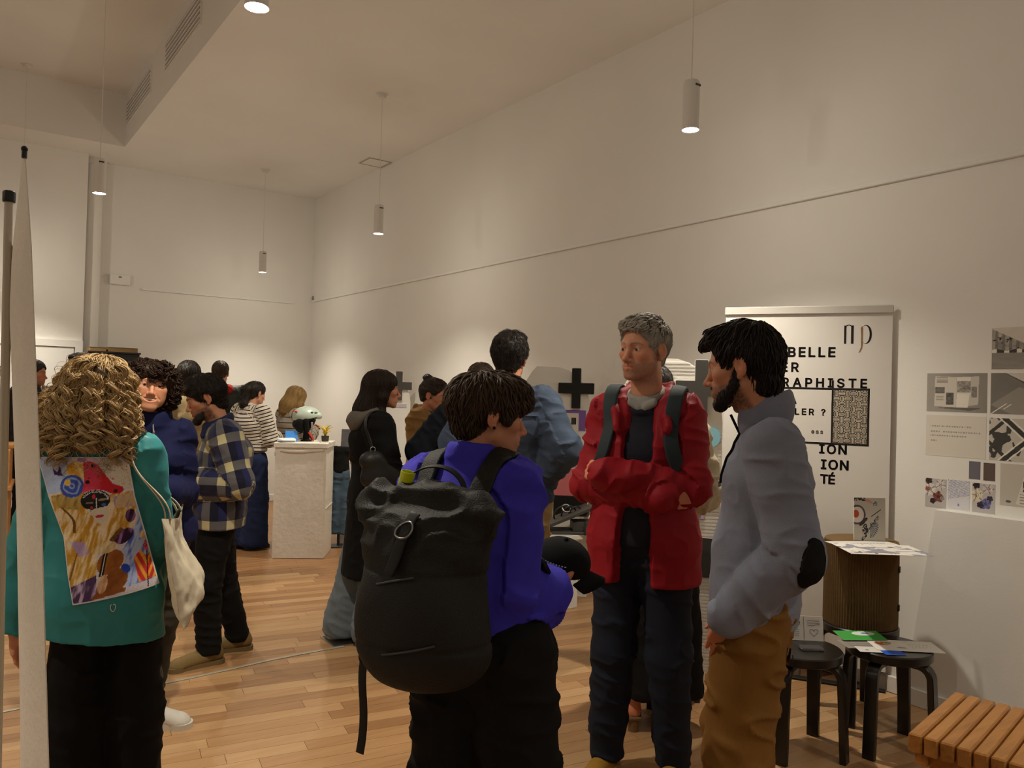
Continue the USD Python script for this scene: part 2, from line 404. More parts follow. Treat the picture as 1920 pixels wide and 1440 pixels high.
def head_tint(V, skin, sex, hair_col, stubble=0.0, lips=(.88, .52, .48), brow=1.0, smile=0.0):
    """Skin colours of a head in head coordinates: lips, cheeks, beard shadow, brows."""
    x, y, z = np.abs(V[:, 0]), V[:, 1], V[:, 2]; C = np.tile(np.array(skin, float), (len(V), 1))
    C *= (1+.10*(meshkit.fbm(V*60, 3, 4)-.5))[:, None]
    def mixc(m, col): C[:] = C*(1-m[:, None])+np.array(col)*m[:, None]
    red = np.exp(-(((x-.042)/.02)**2+((z+.02)/.02)**2))*(y > .03)*.35+np.exp(-((x/.014)**2+((z+.036)/.014)**2))*(y > .09)*.35
    mixc(np.clip(red, 0, 1), np.array(skin)*np.array([1.08, .74, .70]))
    ear = np.clip((x-.076)/.008, 0, 1)*(np.abs(z) < .05)*.4; mixc(ear, np.array(skin)*np.array([1.05, .72, .66]))
    if stubble:
        n = meshkit.fbm(V*np.array([220, 220, 90.]), 2, 9)
        s = np.clip((-.040-z)/.012, 0, 1)*np.clip((y-.0+.4*(-.045-z))/.02, 0, 1)*np.clip((.150+z)/.03, 0, 1)
        s = np.maximum(s*np.clip(1-np.exp(-(((x)/.026)**2+((z+.066)/.010)**2))*1.2, 0, 1), np.exp(-((x/.026)**2+((z+.052)/.006)**2))*(y > .085))
        s = np.maximum(s, np.clip((x-.052)/.01, 0, 1)*np.clip((-.0-z)/.02, 0, 1)*np.clip(1-np.abs(y-.012)/.02, 0, 1))
        cheek = np.exp(-(((x-.038)/.022)**2+((z+.036)/.020)**2))*(y > .035); s = s*(1-.9*cheek)
        mixc(np.clip(s*(.6+.8*(n-.3)), 0, 1)*stubble, hair_col)
    u = x/(.0235+.008*smile)
    lz = -.0655+.005*smile*np.clip(u, 0, 1) if smile <= .5 else -.0670+.0085*np.clip(x/.0305, 0, 1)**2
    lip = np.clip(1.15-u, 0, .3)/.3*np.clip(1-np.abs(z-lz)/(.0115*np.clip(1.1-u*u*.75, .2, 1)), 0, .25)/.25*(y > .083)
    mixc(np.clip(lip, 0, 1)*.62, np.array(skin)*np.array(lips))
    bz = .0205+.004*np.sin(np.clip((x-.012)/.036, 0, 1)*2.6)-.003*np.clip((x-.04)/.01, 0, 1)
    b = np.clip(1-np.abs(z-bz)/(.0046*(1.15-np.clip((x-.012)/.040, 0, 1)*.7)), 0, .4)/.4*(x > .011)*np.clip((.054-x)/.006, 0, 1)*(y > .05)
    b = b*(.55+.6*meshkit.noise(V*np.array([500, 300, 250.]), 2))
    mixc(np.clip(b*brow, 0, 1), hair_col)
    lash = np.exp(-(((x-.032)/.0125)**4+((z-.0052)/.0018)**2))*(y > .066); mixc(np.clip(lash*.8, 0, 1), np.array([.03, .02, .015]))
    return np.clip(C, 0, 1)

def hand_shape(curl=.5, spread=.1, thumb=.5, side=1, scale=1.0):
    """Palm and five fingers; wrist at the origin, fingers towards +y, palm faces +z, thumb on side*x."""
    S = Shape(); c = scale
    S.seg((0, -.03*c, 0), (0, .012*c, 0), .026*c, .027*c, k=.02, wide=1.15)
    xs = [.029, .010, -.010, -.028]; kn = [.088, .092, .087, .078]; ln = [.074, .081, .075, .059]; rr = [.0092, .0096, .0090, .0080]
    for x, y in zip(xs, kn): S.seg((side*x*.6*c, .01*c, 0), (side*x*c, y*c, -.002*c), .0150*c, .0118*c, k=.014)
    S.ell((side*.020*c, .030*c, .010*c), (.017*c, .027*c, .012*c), k=.012)
    for i, (x, y, L, r) in enumerate(zip(xs, kn, ln, rr)):
        p = np.array([side*x*c, y*c, -.002*c]); a = 0.0; sp = side*(1.5-i)*spread*.25
        cu = curl[i] if np.ndim(curl) else curl
        for j, fr in enumerate((.46, .30, .24)):
            a += cu*(1.15, 1.35, .9)[j]
            q = p+np.array([math.sin(sp)*math.cos(a), math.cos(sp)*math.cos(a), math.sin(a)])*L*fr*c
            S.seg(p, q, r*(1-.07*j)*c, r*(.95-.09*j)*c, k=.0035); p = q
    p0 = np.array([side*.020*c, .018*c, .006*c]); p1 = p0+np.array([side*.030, .030, .010+.012*thumb])*c
    p2 = p1+np.array([side*(.018-.020*thumb), .026, .008+.012*thumb])*c; p3 = p2+np.array([side*(.010-.020*thumb), .022, .004+.010*thumb])*c
    S.seg(p0, p1, .0145*c, .0115*c, k=.012); S.seg(p1, p2, .0110*c, .0098*c, k=.004); S.seg(p2, p3, .0100*c, .0078*c, k=.004)
    return S

def snap(m, P, off=.004, k=14):
    from scipy.spatial import cKDTree
    V = np.asarray(m.vertices); N = vnormals(m); d, i = cKDTree(V).query(P, k=k); w = 1/(d+.002); w /= w.sum(1, keepdims=True); n = (N[i]*w[..., None]).sum(1); n /= np.linalg.norm(n, axis=1, keepdims=True); c = (V[i]*w[..., None]).sum(1)
    return P-n*((P-c)*n).sum(1, keepdims=True)+n*off

def strap(pts, S, w=.022, t=.004, off=.006, n=30):
    """A flat strap laid on the shape S along pts."""
    p = S.onto(spline(pts, n), off); g = S.grad(p); m = []
    d = np.gradient(p, axis=0); d /= np.linalg.norm(d, axis=1, keepdims=True); b = np.cross(d, g); b /= np.linalg.norm(b, axis=1, keepdims=True)
    a = np.stack([p-b*w+g*t*.3, p-b*w*.8+g*t, p+b*w*.8+g*t, p+b*w+g*t*.3, p+b*w-g*t, p-b*w-g*t], 1); k = a.shape[1]
    v = a.reshape(-1, 3); i, j = np.meshgrid(np.arange(n-1), np.arange(k), indexing='ij')
    q = np.stack([i*k+j, i*k+(j+1) % k, (i+1)*k+(j+1) % k, (i+1)*k+j], -1).reshape(-1, 4)
    f = np.vstack([q[:, [0, 2, 1]], q[:, [0, 3, 2]]]); e = (n-1)*k
    for c in range(1, k-1): f = np.vstack([f, [[0, c, c+1]], [[e, e+c+1, e+c]]])
    mm = trimesh.Trimesh(v, f, process=False); mm.fix_normals(); return mm

def ring(S, c, rx, ry, tilt=0.0, r=.010, front=None, k=.014, wide=1.0, n=28, rot=None, a0=0.0, a1=360.0):
    """Adds a collar-like ring (or an arc of one, degrees from the front) to the shape."""
    a = np.radians(np.linspace(a0, a1, n+1)); p = np.stack([rx*np.sin(a), ry*np.cos(a), -np.cos(a)*tilt], -1)
    if rot is not None: p = p@np.array(rot).T
    p = p+np.array(c)
    for i in range(n): S.seg(p[i], p[i+1], r, r, k=k, wide=wide, wax=(0, 0, 1))
    return S

class Human:
    def __init__(s, label, loc, heading, H=1.72, sex='m', skin=(.50, .30, .21), hair=(.03, .02, .015), pose=None, head=(0, 0, 0), hres=.004, res=.010, build=1.0, group=None):
        s.root = thing('person', label, 'person', (loc[0], loc[1], 0), -math.radians(heading), group)
        s.H, s.sex, s.skin, s.haircol, s.res, s.hres, s.build = H, sex, skin, hair, res, hres, build
        f = sex == 'f'; k = H/1.75; s.k = k; J = {}
        sw = (.158 if f else .180)*k; hw = .088*k
        J['pelvis'] = (0, 0, .535*H); J['waist'] = (0, .005, .625*H); J['chest'] = (0, 0, .735*H); J['neck'] = (0, -.012, .835*H)
        J['head'] = (0, .022, H-.121*H*.132/.232)
        for n, g in (('R', 1), ('L', -1)):
            J['sh'+n] = (g*sw, -.005, .800*H); J['el'+n] = (g*(sw+.045), -.02, .630*H); J['wr'+n] = (g*(sw+.055), .05, .490*H)
            J['hip'+n] = (g*hw, 0, .515*H); J['kn'+n] = (g*hw*1.05, .015, .285*H); J['an'+n] = (g*hw*1.1, -.02, .050*H); J['toe'+n] = (g*(hw*1.1+.03), .17, 0)
        for a, b in (pose or {}).items(): J[a] = b
        s.J = {a: np.array(b, float) for a, b in J.items()}
        s.hs = H*.132/.232; s.HR = Rxyz(*head); s.hand_pose = {}
        s.rx = s.J['shR']-s.J['shL']; s.rx = s.rx*np.array([1, 1, .3]); s.rx /= np.linalg.norm(s.rx)
        s.hx = s.J['hipR']-s.J['hipL']; s.hx = s.hx*np.array([1, 1, 0.]); s.hx /= np.linalg.norm(s.hx)
    def HT(s):
        T = np.eye(4); T[:3, :3] = s.HR*s.hs; T[:3, 3] = s.J['head']; return T
    def world(s, p):
        m = UsdGeom.Xformable(s.root).GetLocalTransformation(); q = m.Transform(Gf.Vec3d(*map(float, p))); return np.array(q)
    def W(s):
        return np.array(UsdGeom.Xformable(s.root).GetLocalTransformation()).T
    def hl(s, p):
        return s.HR.T@((np.asarray(p, float)-s.J['head'])/s.hs)
    def torso(s, S, ease=0.0, depth=1.0, width=1.0, k=.04, hip=True, bust=None):
        J, q, f = s.J, s.k*s.build, s.sex == 'f'
        w = np.array([.165, .140, .150, .060] if f else [.162, .148, .170, .066])*q*width+ease
        d = np.array([.112, .095, .105, .055] if f else [.108, .105, .115, .062])*q*depth+ease
        P = [J['pelvis'], J['waist'], J['chest']]
        for i in range(2):
            S.seg(P[i], P[i+1], d[i], d[i+1], k=k, wide=(w[i]/d[i], w[i+1]/d[i+1]), wax=s.hx if i == 0 else s.rx, s0=i*float(np.linalg.norm(P[1]-P[0])))
        top = J['chest']*.25+(J['shR']+J['shL'])*.375
        S.seg(J['chest'], top, d[2]*.96, .066*q+ease, k=k, wide=(w[2]/d[2], 2.0), wax=s.rx, s0=float(J['chest'][2]-J['pelvis'][2]))
        S.seg(J['shL']*.9+J['shR']*.1, J['shR']*.9+J['shL']*.1, .052*q+ease, k=k)
        S.seg(top, J['neck'], .062*q+ease*.8, .050*q+ease*.5, k=k, wide=(1.5, 1.05), wax=s.rx)
        if f and bust is None: bust = 1.0
        if bust:
            fwd = np.cross([0, 0, 1], s.rx); c = J['chest']+fwd*(.060*q+ease)+np.array([0, 0, -.015])
            for g in (1, -1): S.ell(c+s.rx*g*.068*q, np.array([.062, .058, .062])*q*bust, k=.04)
    def arms(s, S, ease=0.0, to=1.0, which='RL', k=.025, cuff=1.0, r=(.050, .041, .033)):
        for n in which:
            a, e, w = s.J['sh'+n], s.J['el'+n], s.J['wr'+n]; g = 1 if n == 'R' else 2; q = s.k
            end = e+(w-e)*to; L = np.linalg.norm(e-a)
            S.seg(a, e, r[0]*q+ease, r[1]*q+ease, k=k, grp=g)
            S.seg(e, end, r[1]*q+ease, (r[1]+(r[2]-r[1])*to)*q+ease*cuff, k=k, grp=g, s0=L)
    def legs(s, S, ease=0.0, hem=.05, r=(.080, .056, .042), k=.03, knee_ease=None, hem_r=None):
        q = s.k*s.build
        for n in 'RL':
            a, e, w = s.J['hip'+n], s.J['kn'+n], s.J['an'+n]; g = 3 if n == 'R' else 4
            w = w.copy(); L = np.linalg.norm(e-a)
            S.seg(a, e, r[0]*q+ease, r[1]*q+(ease if knee_ease is None else knee_ease), k=k, grp=g)
            S.seg(e, w, r[1]*q+(ease if knee_ease is None else knee_ease), hem_r or (r[2]*q+ease), k=k, grp=g, s0=L)
    def hips(s, S, ease=0.0, top=None, k=.04, depth=1.0):
        J, q, f = s.J, s.k*s.build, s.sex == 'f'
        w, d = (.160 if f else .152)*q+ease, (.115 if f else .112)*q*depth+ease
        m = (J['hipR']+J['hipL'])*.5+np.array([0, -.01, .01]); t = J['pelvis'] if top is None else np.array(top, float)
        S.seg(m, t, d, d*.88, k=k, wide=(w/d, w/d*1.0), wax=s.hx)
    # -- body
    def body(s, hands='RL', feet=True, smile=0, jaw=1.0, nose=1.0, stubble=0.0, brow=1.0, ears=True, open_mouth=0.0, lips=(.88, .52, .48), handres=.0045, legs=True, round_=0.0):
        hs = head_shape(s.sex, smile, s.hl(s.J['neck']+np.array([0, 0, -.03])), jaw, nose, ears, open_mouth, round_)
        h = hs.mesh(s.hres); hv = np.asarray(h.vertices).copy(); tint = [head_tint(hv, s.skin, s.sex, s.haircol, stubble, lips, brow, smile)]
        h.apply_transform(s.HT()); ms = [h]
        S = Shape(); s.torso(S, -.012); s.arms(S, -.008, k=.02)
        if legs: s.hips(S, -.012); s.legs(S, -.012)
        b = S.mesh(.014); ms.append(b); tint.append(np.tile(np.array(s.skin), (len(b.vertices), 1)))
        for n in hands:
            hp = dict(curl=.45, thumb=.5, spread=.1); hp.update(s.hand_pose.get(n, {}))
            d = hp.pop('dir', None); pn = hp.pop('palm', None)
            w, e = s.J['wr'+n], s.J['el'+n]; d = (w-e) if d is None else np.array(d, float); d = d/np.linalg.norm(d)
            g = 1 if n == 'R' else -1
            pn = np.array((-g, 0.2, 0), float) if pn is None else np.array(pn, float); pn = pn-d*(pn@d); pn /= np.linalg.norm(pn)
            x = np.cross(d, pn); side = 1 if n == 'R' else -1
            # right hand, fingers +y, palm +z: the thumb is on -x
            m = hand_shape(side=-side, scale=s.H/1.75*(.93 if s.sex == 'f' else 1.0), **hp).mesh(handres)
            T = np.eye(4); T[:3, 0], T[:3, 1], T[:3, 2], T[:3, 3] = x, d, pn, w+d*.012
            m.apply_transform(T); ms.append(m); c = np.tile(np.array(s.skin), (len(m.vertices), 1))*(np.array([1.05, .9, .87])*(1+.12*(meshkit.fbm(np.asarray(m.vertices)*70, 2, 3)-.5))[:, None]); tint.append(c)
        s.root_body = obj('body', cat_(ms), tinted('skin', .52, .35, .04, bump=.12, bscale=400), s.root, True, attrs=dict(tint=np.vstack(tint)))
        return s
    def eyes(s, iris=(.10, .06, .03), gaze=(0, 0), n=3):
        for g in (1, -1):
            m = trimesh.creation.icosphere(n, .0124); v = np.asarray(m.vertices)/.0124
            d = np.array([math.sin(math.radians(gaze[0])), 1, -math.sin(math.radians(gaze[1]))]); d /= np.linalg.norm(d); c = v@d
            t = np.where(c[:, None] > .945, .004, np.where(c[:, None] > .835, np.array(iris), np.array([.62, .58, .54])))
            T = np.eye(4); T[:3, 3] = (g*.032, .0752, .001); m.apply_transform(T); m.apply_transform(s.HT())
            obj('eye', m, tinted('eyeball', .15, .6), s.root, True, attrs=dict(tint=t))
        return s
    def teeth(s, smile=1.0):
        tt = np.linspace(-1, 1, 9); cu = np.stack([.028*tt, .0945-.0135*tt**2, -.0650+.0082*tt**2], -1); S = Shape().chain(cu, .0055*(1-.6*np.abs(tt)**2.2), k=.002)
        m = S.mesh(.0022); m.apply_transform(s.HT()); obj('teeth', m, M('teeth', (.75, .70, .62), .25, .5), s.root, True)
    # -- clothes
    def cloth(s, name, S, mat, res=None, amp=.006, arm=1.0, freq=9., hang=1.0, seed=1, parent=None, label=None):
        m = S.mesh(res or s.res); cl = S.cloth_coords(np.asarray(m.vertices))
        folds(m, cl, amp, freq, arm, seed, hang); s.last = m
        return obj(name, m, mat, parent or s.root, True, label=label, attrs=dict(cloth=cl))
    def shoes(s, mat, sole, style='sneaker', L=.275, parts=True, lace=None):
        for n in 'RL':
            a, t = s.J['an'+n], s.J['toe'+n]; d = np.array([t[0]-a[0], t[1]-a[1], 0]); d /= np.linalg.norm(d); x = np.array([d[1], -d[0], 0]); L_ = L*s.k
            base = np.array([a[0], a[1], max(a[2]-.05*s.H, 0)]); T = frame_from(base, x, d)
            S = Shape()
            S.seg((0, -.045, .050), (0, .03, .052), .036, .037, k=.02); S.seg((0, .03, .050), (0, L_-.115, .030), .040, .034, k=.02, wide=(1.0, 1.25))
            S.ell((0, L_-.105, .022), (.043, .040, .026), k=.02); S.seg((0, -.035, .06), (0, -.03, .105), .038, .036, k=.02)
            S.cut((0, 0, -1), (0, 0, .016)); S.cut((0, -.35, 1), (0, -.03, .112))
            m = S.mesh(.006); shoe = obj('shoe', put(m, T), mat, s.root, True)
            from shapely.geometry import LineString, Point
            fp = Point(0, -.045).buffer(.041).union(Point(0, L_-.105).buffer(.047)).union(LineString([(0, -.045), (.004, .04), (0, L_-.105)]).buffer(.036)).buffer(.02).buffer(-.018)
            obj('sole', put(extrude(fp, .024), T), sole, shoe)
            if lace:
                g = []
                for i in range(4):
                    y = .035+i*.022; z = .092-i*.010
                    g.append(tube([(-.022, y-.006, z-.006), (0, y, z+.003), (.022, y+.006, z-.006)], .0035, 6))
                for q in (1, -1): g.append(tube(spline([(0, .03, .098), (q*.022, .035, .112), (q*.030, .02, .104), (q*.012, .028, .098), (0, .03, .098)], 14), .003, 6))
                obj('laces', put(cat_(g), T), lace, shoe, True)
        return s
    # -- hair
    def hair(s, S, mat, res=None, amp=.004, strand=(90, 90, 22), strands=0, length=.05, curl=0.0, width=.0012, lift=.004, seed=3, crown=(0, -.03, .12), name='hair', gravity=.6, zmin=None, label=None, part_y=None):
        r = res or max(s.hres, .004); m = S.mesh(r); V = np.asarray(m.vertices)
        n = meshkit.fbm(V*np.array(strand, float), 3, seed)
        displace(m, amp*(2*n-1)); V = np.asarray(m.vertices).copy(); N = vnormals(m)
        prim = obj(name, put(m, s.HT()), mat, s.root, True, label=label)
        if strands:
            rng = np.random.default_rng(seed); f = m.faces; tri = V[f]; A = m.area_faces; p = A/A.sum()
            k = rng.choice(len(f), strands, p=p); u = rng.random((strands, 2)); fl = u.sum(1) > 1; u[fl] = 1-u[fl]
            P = tri[k, 0]+u[:, :1]*(tri[k, 1]-tri[k, 0])+u[:, 1:]*(tri[k, 2]-tri[k, 0]); NN = m.face_normals[k]
            if zmin is not None:
                ok = P[:, 2] > zmin; P, NN = P[ok], NN[ok]
            from scipy.spatial import cKDTree
            tree = cKDTree(V); steps = 9; L = length*(.6+.8*rng.random(len(P))); ph = rng.random(len(P))*6.28; sgn = np.where(rng.random(len(P)) < .5, 1, -1)
            Q = P.copy(); out = [P.copy()]; cr = np.array(crown)
            for i in range(1, steps):
                NN = N[tree.query(Q)[1]]; d = (Q-cr); d = d/np.maximum(np.linalg.norm(d, axis=1, keepdims=True), 1e-6)*(1-gravity)+np.array([0, 0, -1])*gravity
                d = d+.35*(meshkit.noise(Q*38+1.7, seed)[:, None]-.5)*np.cross(NN, d)*2
                d -= NN*(d*NN).sum(1, keepdims=True); d /= np.maximum(np.linalg.norm(d, axis=1, keepdims=True), 1e-6)
                Q = Q+d*(L/steps)[:, None]; t = i/steps
                sv = tree.query(Q)[1]; off = ((Q-V[sv])*N[sv]).sum(1); Q = Q-N[sv]*off[:, None]
                bn = np.cross(NN, d); a = ph+sgn*t*L/max(.02, 1e-6)*1.6*(2 if curl else 0)
                o = Q+NN*(lift*(.4+t))[..., None] if np.ndim(lift*(.4+t)) else Q+NN*lift*(.4+t)
                if curl: o = o+(bn*np.cos(a)[:, None]+NN*(np.sin(a)+.6)[:, None])*curl*min(1, t*2)
                out.append(o)
            C = np.stack(out, 1)*s.hs@s.HR.T+s.J['head']
            path = str(prim.GetPath())+'/strands'
            bc = UsdGeom.BasisCurves.Define(stage, path); bc.CreateTypeAttr('linear'); bc.CreateCurveVertexCountsAttr(Vt.IntArray.FromNumpy(np.full(len(C), steps, np.int32)))
            bc.CreatePointsAttr(Vt.Vec3fArray.FromNumpy(C.reshape(-1, 3).astype(np.float32)))
            wv = np.tile(np.linspace(1, .35, steps), len(C))*width*2
            bc.CreateWidthsAttr(Vt.FloatArray.FromNumpy(wv.astype(np.float32))); bc.SetWidthsInterpolation('vertex')
            UsdShade.MaterialBindingAPI.Apply(bc.GetPrim()).Bind(mat); tag(bc, kind='stuff')
        return prim

def locks(h, S, mat, n, length, r, helix=0.0, wave=.045, gravity=.8, region=None, crown=(0, -.03, .12), lift=.003, seed=1, name='locks', sides=5, jitter=.35, vary=.5, parent=None, coherent=False, clumps=0, tight=.7):
    """Separate locks of hair, each a tapering (curling) tube that starts on S and runs down over it."""
    rng = np.random.default_rng(seed); m = S.mesh(.007); f = m.faces; V = np.asarray(m.vertices); A = m.area_faces
    k = rng.choice(len(f), n*3, p=A/A.sum()); u = rng.random((len(k), 2)); fl = u.sum(1) > 1; u[fl] = 1-u[fl]; T = V[f[k]]
    P = T[:, 0]+u[:, :1]*(T[:, 1]-T[:, 0])+u[:, 1:]*(T[:, 2]-T[:, 0])
    if region is not None: P = P[region(P)]
    P = P[:n]; n = len(P); steps = int(np.clip(length/(.0045 if helix > .004 else .007), 6, 30)); L = length*(1-vary/2+vary*rng.random(n)); cr = np.array(crown); pts = [P.copy()]
    jt = rng.standard_normal((n, 3))*jitter
    for i in range(1, steps):
        d = P-cr; d /= np.maximum(np.linalg.norm(d, axis=1, keepdims=True), 1e-6); d = d*(1-gravity)+np.array([0, 0, -gravity])+jt*.4
        D = S(P, band=.2); g = S.grad(P, .003); on = D < .012; d[on] -= g[on]*(d[on]*g[on]).sum(1, keepdims=True)
        d /= np.maximum(np.linalg.norm(d, axis=1, keepdims=True), 1e-6); P = P+d*(L/steps)[:, None]; D = S(P, band=.2); push = np.clip(lift*(.3+i/steps)-D, -.004, .02); P = P+S.grad(P, .003)*np.where(D < lift*1.5, push, 0)[:, None]; pts.append(P.copy())
    C = np.stack(pts, 1)
    if clumps:
        from scipy.spatial import cKDTree
        gi = cKDTree(pts[0][:clumps]).query(pts[0])[1]; ramp = tight*np.clip(np.linspace(0, 1, steps)*2.5, 0, 1)[None, :, None]
        off = (rng.standard_normal((n, 3))*.0035)[:, None]; C = C+ramp*(C[gi]+off-C); L = L*.25+L[gi]*.75
    t = np.gradient(C, axis=1); t /= np.maximum(np.linalg.norm(t, axis=2, keepdims=True), 1e-9); ref = np.array([.3, .9, .2]); a = np.cross(t, ref); a /= np.maximum(np.linalg.norm(a, axis=2, keepdims=True), 1e-9); b = np.cross(t, a); s = np.linspace(0, 1, steps)
    if helix:
        q0 = pts[0]; cph = meshkit.noise(q0*np.array([24, 24, 10.])+2.3, seed)*14 if coherent else rng.random(n)*6.28; hand = np.where((meshkit.noise(q0*14+7.7, seed+2) if coherent else rng.random(n)) < .5, 1, -1)
        if clumps: cph, hand = (rng.random(clumps)*6.28)[gi], hand[gi]
        ph = cph[:, None]+(.35 if clumps else .5)*rng.standard_normal(n)[:, None]+hand[:, None]*2*math.pi*(C[:, :, 2]*-1 if coherent else L[:, None]*s[None])/wave; amp = helix*np.clip(s*2.2, 0, 1)[None]*(.6+.8*rng.random(n))[:, None]
        C = C+(a*np.cos(ph)[..., None]+b*np.sin(ph)[..., None])*amp[..., None]
        t = np.gradient(C, axis=1); t /= np.maximum(np.linalg.norm(t, axis=2, keepdims=True), 1e-9); a = np.cross(t, ref); a /= np.maximum(np.linalg.norm(a, axis=2, keepdims=True), 1e-9); b = np.cross(t, a)
    R = (r*(.6+.8*rng.random(n)))[:, None]*np.interp(s, [0, .3, .8, 1], [.7, 1, .8, .25])[None]; ang = np.arange(sides)*2*math.pi/sides
    W = C[:, :, None]+R[..., None, None]*(np.cos(ang)[:, None]*a[:, :, None]+np.sin(ang)[:, None]*b[:, :, None]); V = W.reshape(-1, 3)
    q_, i_, j_ = np.meshgrid(np.arange(n), np.arange(steps-1), np.arange(sides), indexing='ij'); o = q_*steps*sides; q = np.stack([o+i_*sides+j_, o+(i_+1)*sides+j_, o+(i_+1)*sides+(j_+1) % sides, o+i_*sides+(j_+1) % sides], -1).reshape(-1, 4)
    mm = trimesh.Trimesh(V, np.vstack([q[:, [0, 2, 1]], q[:, [0, 3, 2]]]), process=False); mm.apply_transform(h.HT()); return obj(name, mm, mat, parent or h.root, True, kind='stuff')

def lock_mat(name, c, var=.5, rough=.52):
    if name in _mats: return _mats[name]
    c = np.array(c, float)
    _mats[name] = usdkit.material(stage, '/World/Looks/'+name, {'g': ('geometry', {}), 'tc': ('texture_coordinate', {}), 'n': ('noise_texture', dict(scale=70.0, detail=3.0)), 'm': ('mix_float', dict(fac=.35)),
        'r': ('rgb_ramp', dict(ramp=[(.05, tuple(c*(1-var))), (.5, tuple(c)), (.95, tuple(np.clip(c*(1+var), 0, 1)))])), 'p': ('principled_bsdf', dict(roughness=rough, specular_ior_level=.25))},
        [('g.random_per_island', 'm.a'), ('tc.object', 'n.vector'), ('n.fac', 'm.b'), ('m.result', 'r.fac'), ('r.color', 'p.base_color')], surface='p.BSDF'); return _mats[name]

def cap_hair(t=.010, front=.070, side=True, nape=-.075, face=(.070, .098, .098), back=1.0):
    """Short hair: the skull grown by t, open at face, ears and nape."""
    S = Shape().ell((0, -.014, .040), (.076+t, .099+t*back, .082+t), k=.02)
    S.seg((0, -.055, .02), (0, -.052, nape+.03), .062+t*.6, .048+t*.5, k=.03)
    S.cut((0, .25, -1), (0, -.05, nape), k=.01)
    S.ell((0, .112, front-.100), face, k=.012, op='sub'); S.seg((-.12, .104, front-.075), (.12, .104, front-.075), .050, .050, k=.012, op='sub')
    for g in (1, -1): S.ell((g*.086, .004, -.018), (.020, .024, .046), k=.008, op='sub')
    return S

def hair_mat(name, c, rough=.45, var=.35, vs=(60, 60, 14)):
    if name in _mats: return _mats[name]
    c = np.array(c, float)
    _mats[name] = usdkit.material(stage, '/World/Looks/'+name, {
        'tc': ('texture_coordinate', {}), 'mp': ('mapping', dict(scale=vs)), 'n': ('noise_texture', dict(scale=2.0, detail=5.0, roughness=.7)),
        'r': ('rgb_ramp', dict(ramp=[(.32, tuple(c*(1-var))), (.55, tuple(c)), (.72, tuple(np.clip(c*(1+var*1.6), 0, 1)))])),
        'b': ('bump', dict(strength=.6, distance=.006)), 'p': ('principled_bsdf', dict(roughness=rough, specular_ior_level=.35))},
        [('tc.object', 'mp.vector'), ('mp.vector', 'n.vector'), ('n.fac', 'r.fac'), ('r.color', 'p.base_color'), ('n.fac', 'b.height'), ('b.normal', 'p.normal')], surface='p.BSDF')
    return _mats[name]

def knit(name, c, rough=.85, var=.12, bump=.5, sheen=.2, ribs=0):
    """Cloth with soft colour variation and a fine weave relief."""
    if name in _mats: return _mats[name]
    c = np.array(c, float)
    nodes = {'tc': ('texture_coordinate', {}), 'n': ('noise_texture', dict(scale=7.0, detail=5.0, roughness=.65)),
             'r': ('rgb_ramp', dict(ramp=[(.3, tuple(c*(1-var))), (.7, tuple(np.clip(c*(1+var), 0, 1)))])),
             'w': ('noise_texture', dict(scale=420.0, detail=2.0)), 'm': ('noise_texture', dict(scale=30.0, detail=4.0)),
             'a': ('mix_float', dict(fac=.5)), 'b': ('bump', dict(strength=bump, distance=.004)),
             'p': ('principled_bsdf', dict(roughness=rough, specular_ior_level=.2, sheen_weight=sheen, sheen_roughness=.4, sheen_tint=tuple(np.clip(c*2+.05, 0, 1))))}
    links = [('tc.object', 'n.vector'), ('n.fac', 'r.fac'), ('r.color', 'p.base_color'), ('tc.object', 'w.vector'), ('tc.object', 'm.vector'), ('w.fac', 'a.a'), ('m.fac', 'a.b'), ('a.result', 'b.height'), ('b.normal', 'p.normal')]
    _mats[name] = usdkit.material(stage, '/World/Looks/'+name, nodes, links, surface='p.BSDF'); return _mats[name]
# ---------------------------------------------------------------- the room
def paint_mat(name, c, rough=.75, bump=.12):
    c = np.array(c, float)
    _mats[name] = usdkit.material(stage, '/World/Looks/'+name, {'tc': ('texture_coordinate', {}), 'n': ('noise_texture', dict(scale=1.3, detail=4.0)),
        'r': ('rgb_ramp', dict(ramp=[(.3, tuple(c*.97)), (.7, tuple(np.clip(c*1.02, 0, 1)))])), 'w': ('noise_texture', dict(scale=90.0, detail=4.0)), 'b': ('bump', dict(strength=bump, distance=.003)),
        'p': ('principled_bsdf', dict(roughness=rough, specular_ior_level=.2))}, [('tc.object', 'n.vector'), ('n.fac', 'r.fac'), ('r.color', 'p.base_color'), ('tc.object', 'w.vector'), ('w.fac', 'b.height'), ('b.normal', 'p.normal')], surface='p.BSDF')
    return _mats[name]
WALL = paint_mat('wall_paint', (.84, .82, .78)); CEIL = paint_mat('ceiling_paint', (.84, .82, .78)); WHITE = paint_mat('white_trim_paint', (.84, .83, .80), .5)
struct('wall_right', bx((4.07, -4, 0), (4.25, 10.6, 4.85)), WALL); struct('wall_back', bx((-5, 10.4, 0), (4.07, 10.6, 4.85)), WALL)
struct('wall_back', bx((-5, 10.1, 0), (1.275, 10.4, 4.09)), WALL); struct('wall_left', bx((-5.2, -4, 0), (-5, 10.6, 4.85)), WALL); struct('wall_front', bx((-5.2, -4.2, 0), (4.25, -4, 4.85)), WALL)
struct('ceiling', bx((1.55, -4, 4.09), (4.07, 10.4, 4.30)), CEIL); struct('ceiling', bx((-5, 9.53, 4.09), (1.55, 10.4, 4.30)), CEIL); struct('ceiling', bx((-5, -4, 4.66), (4.07, 10.4, 4.85)), CEIL)
struct('ceiling_drop', bx((1.55, -4, 4.30), (1.68, 9.66, 4.66)), CEIL); struct('ceiling_drop', bx((-5, 9.53, 4.30), (1.55, 9.66, 4.66)), CEIL)
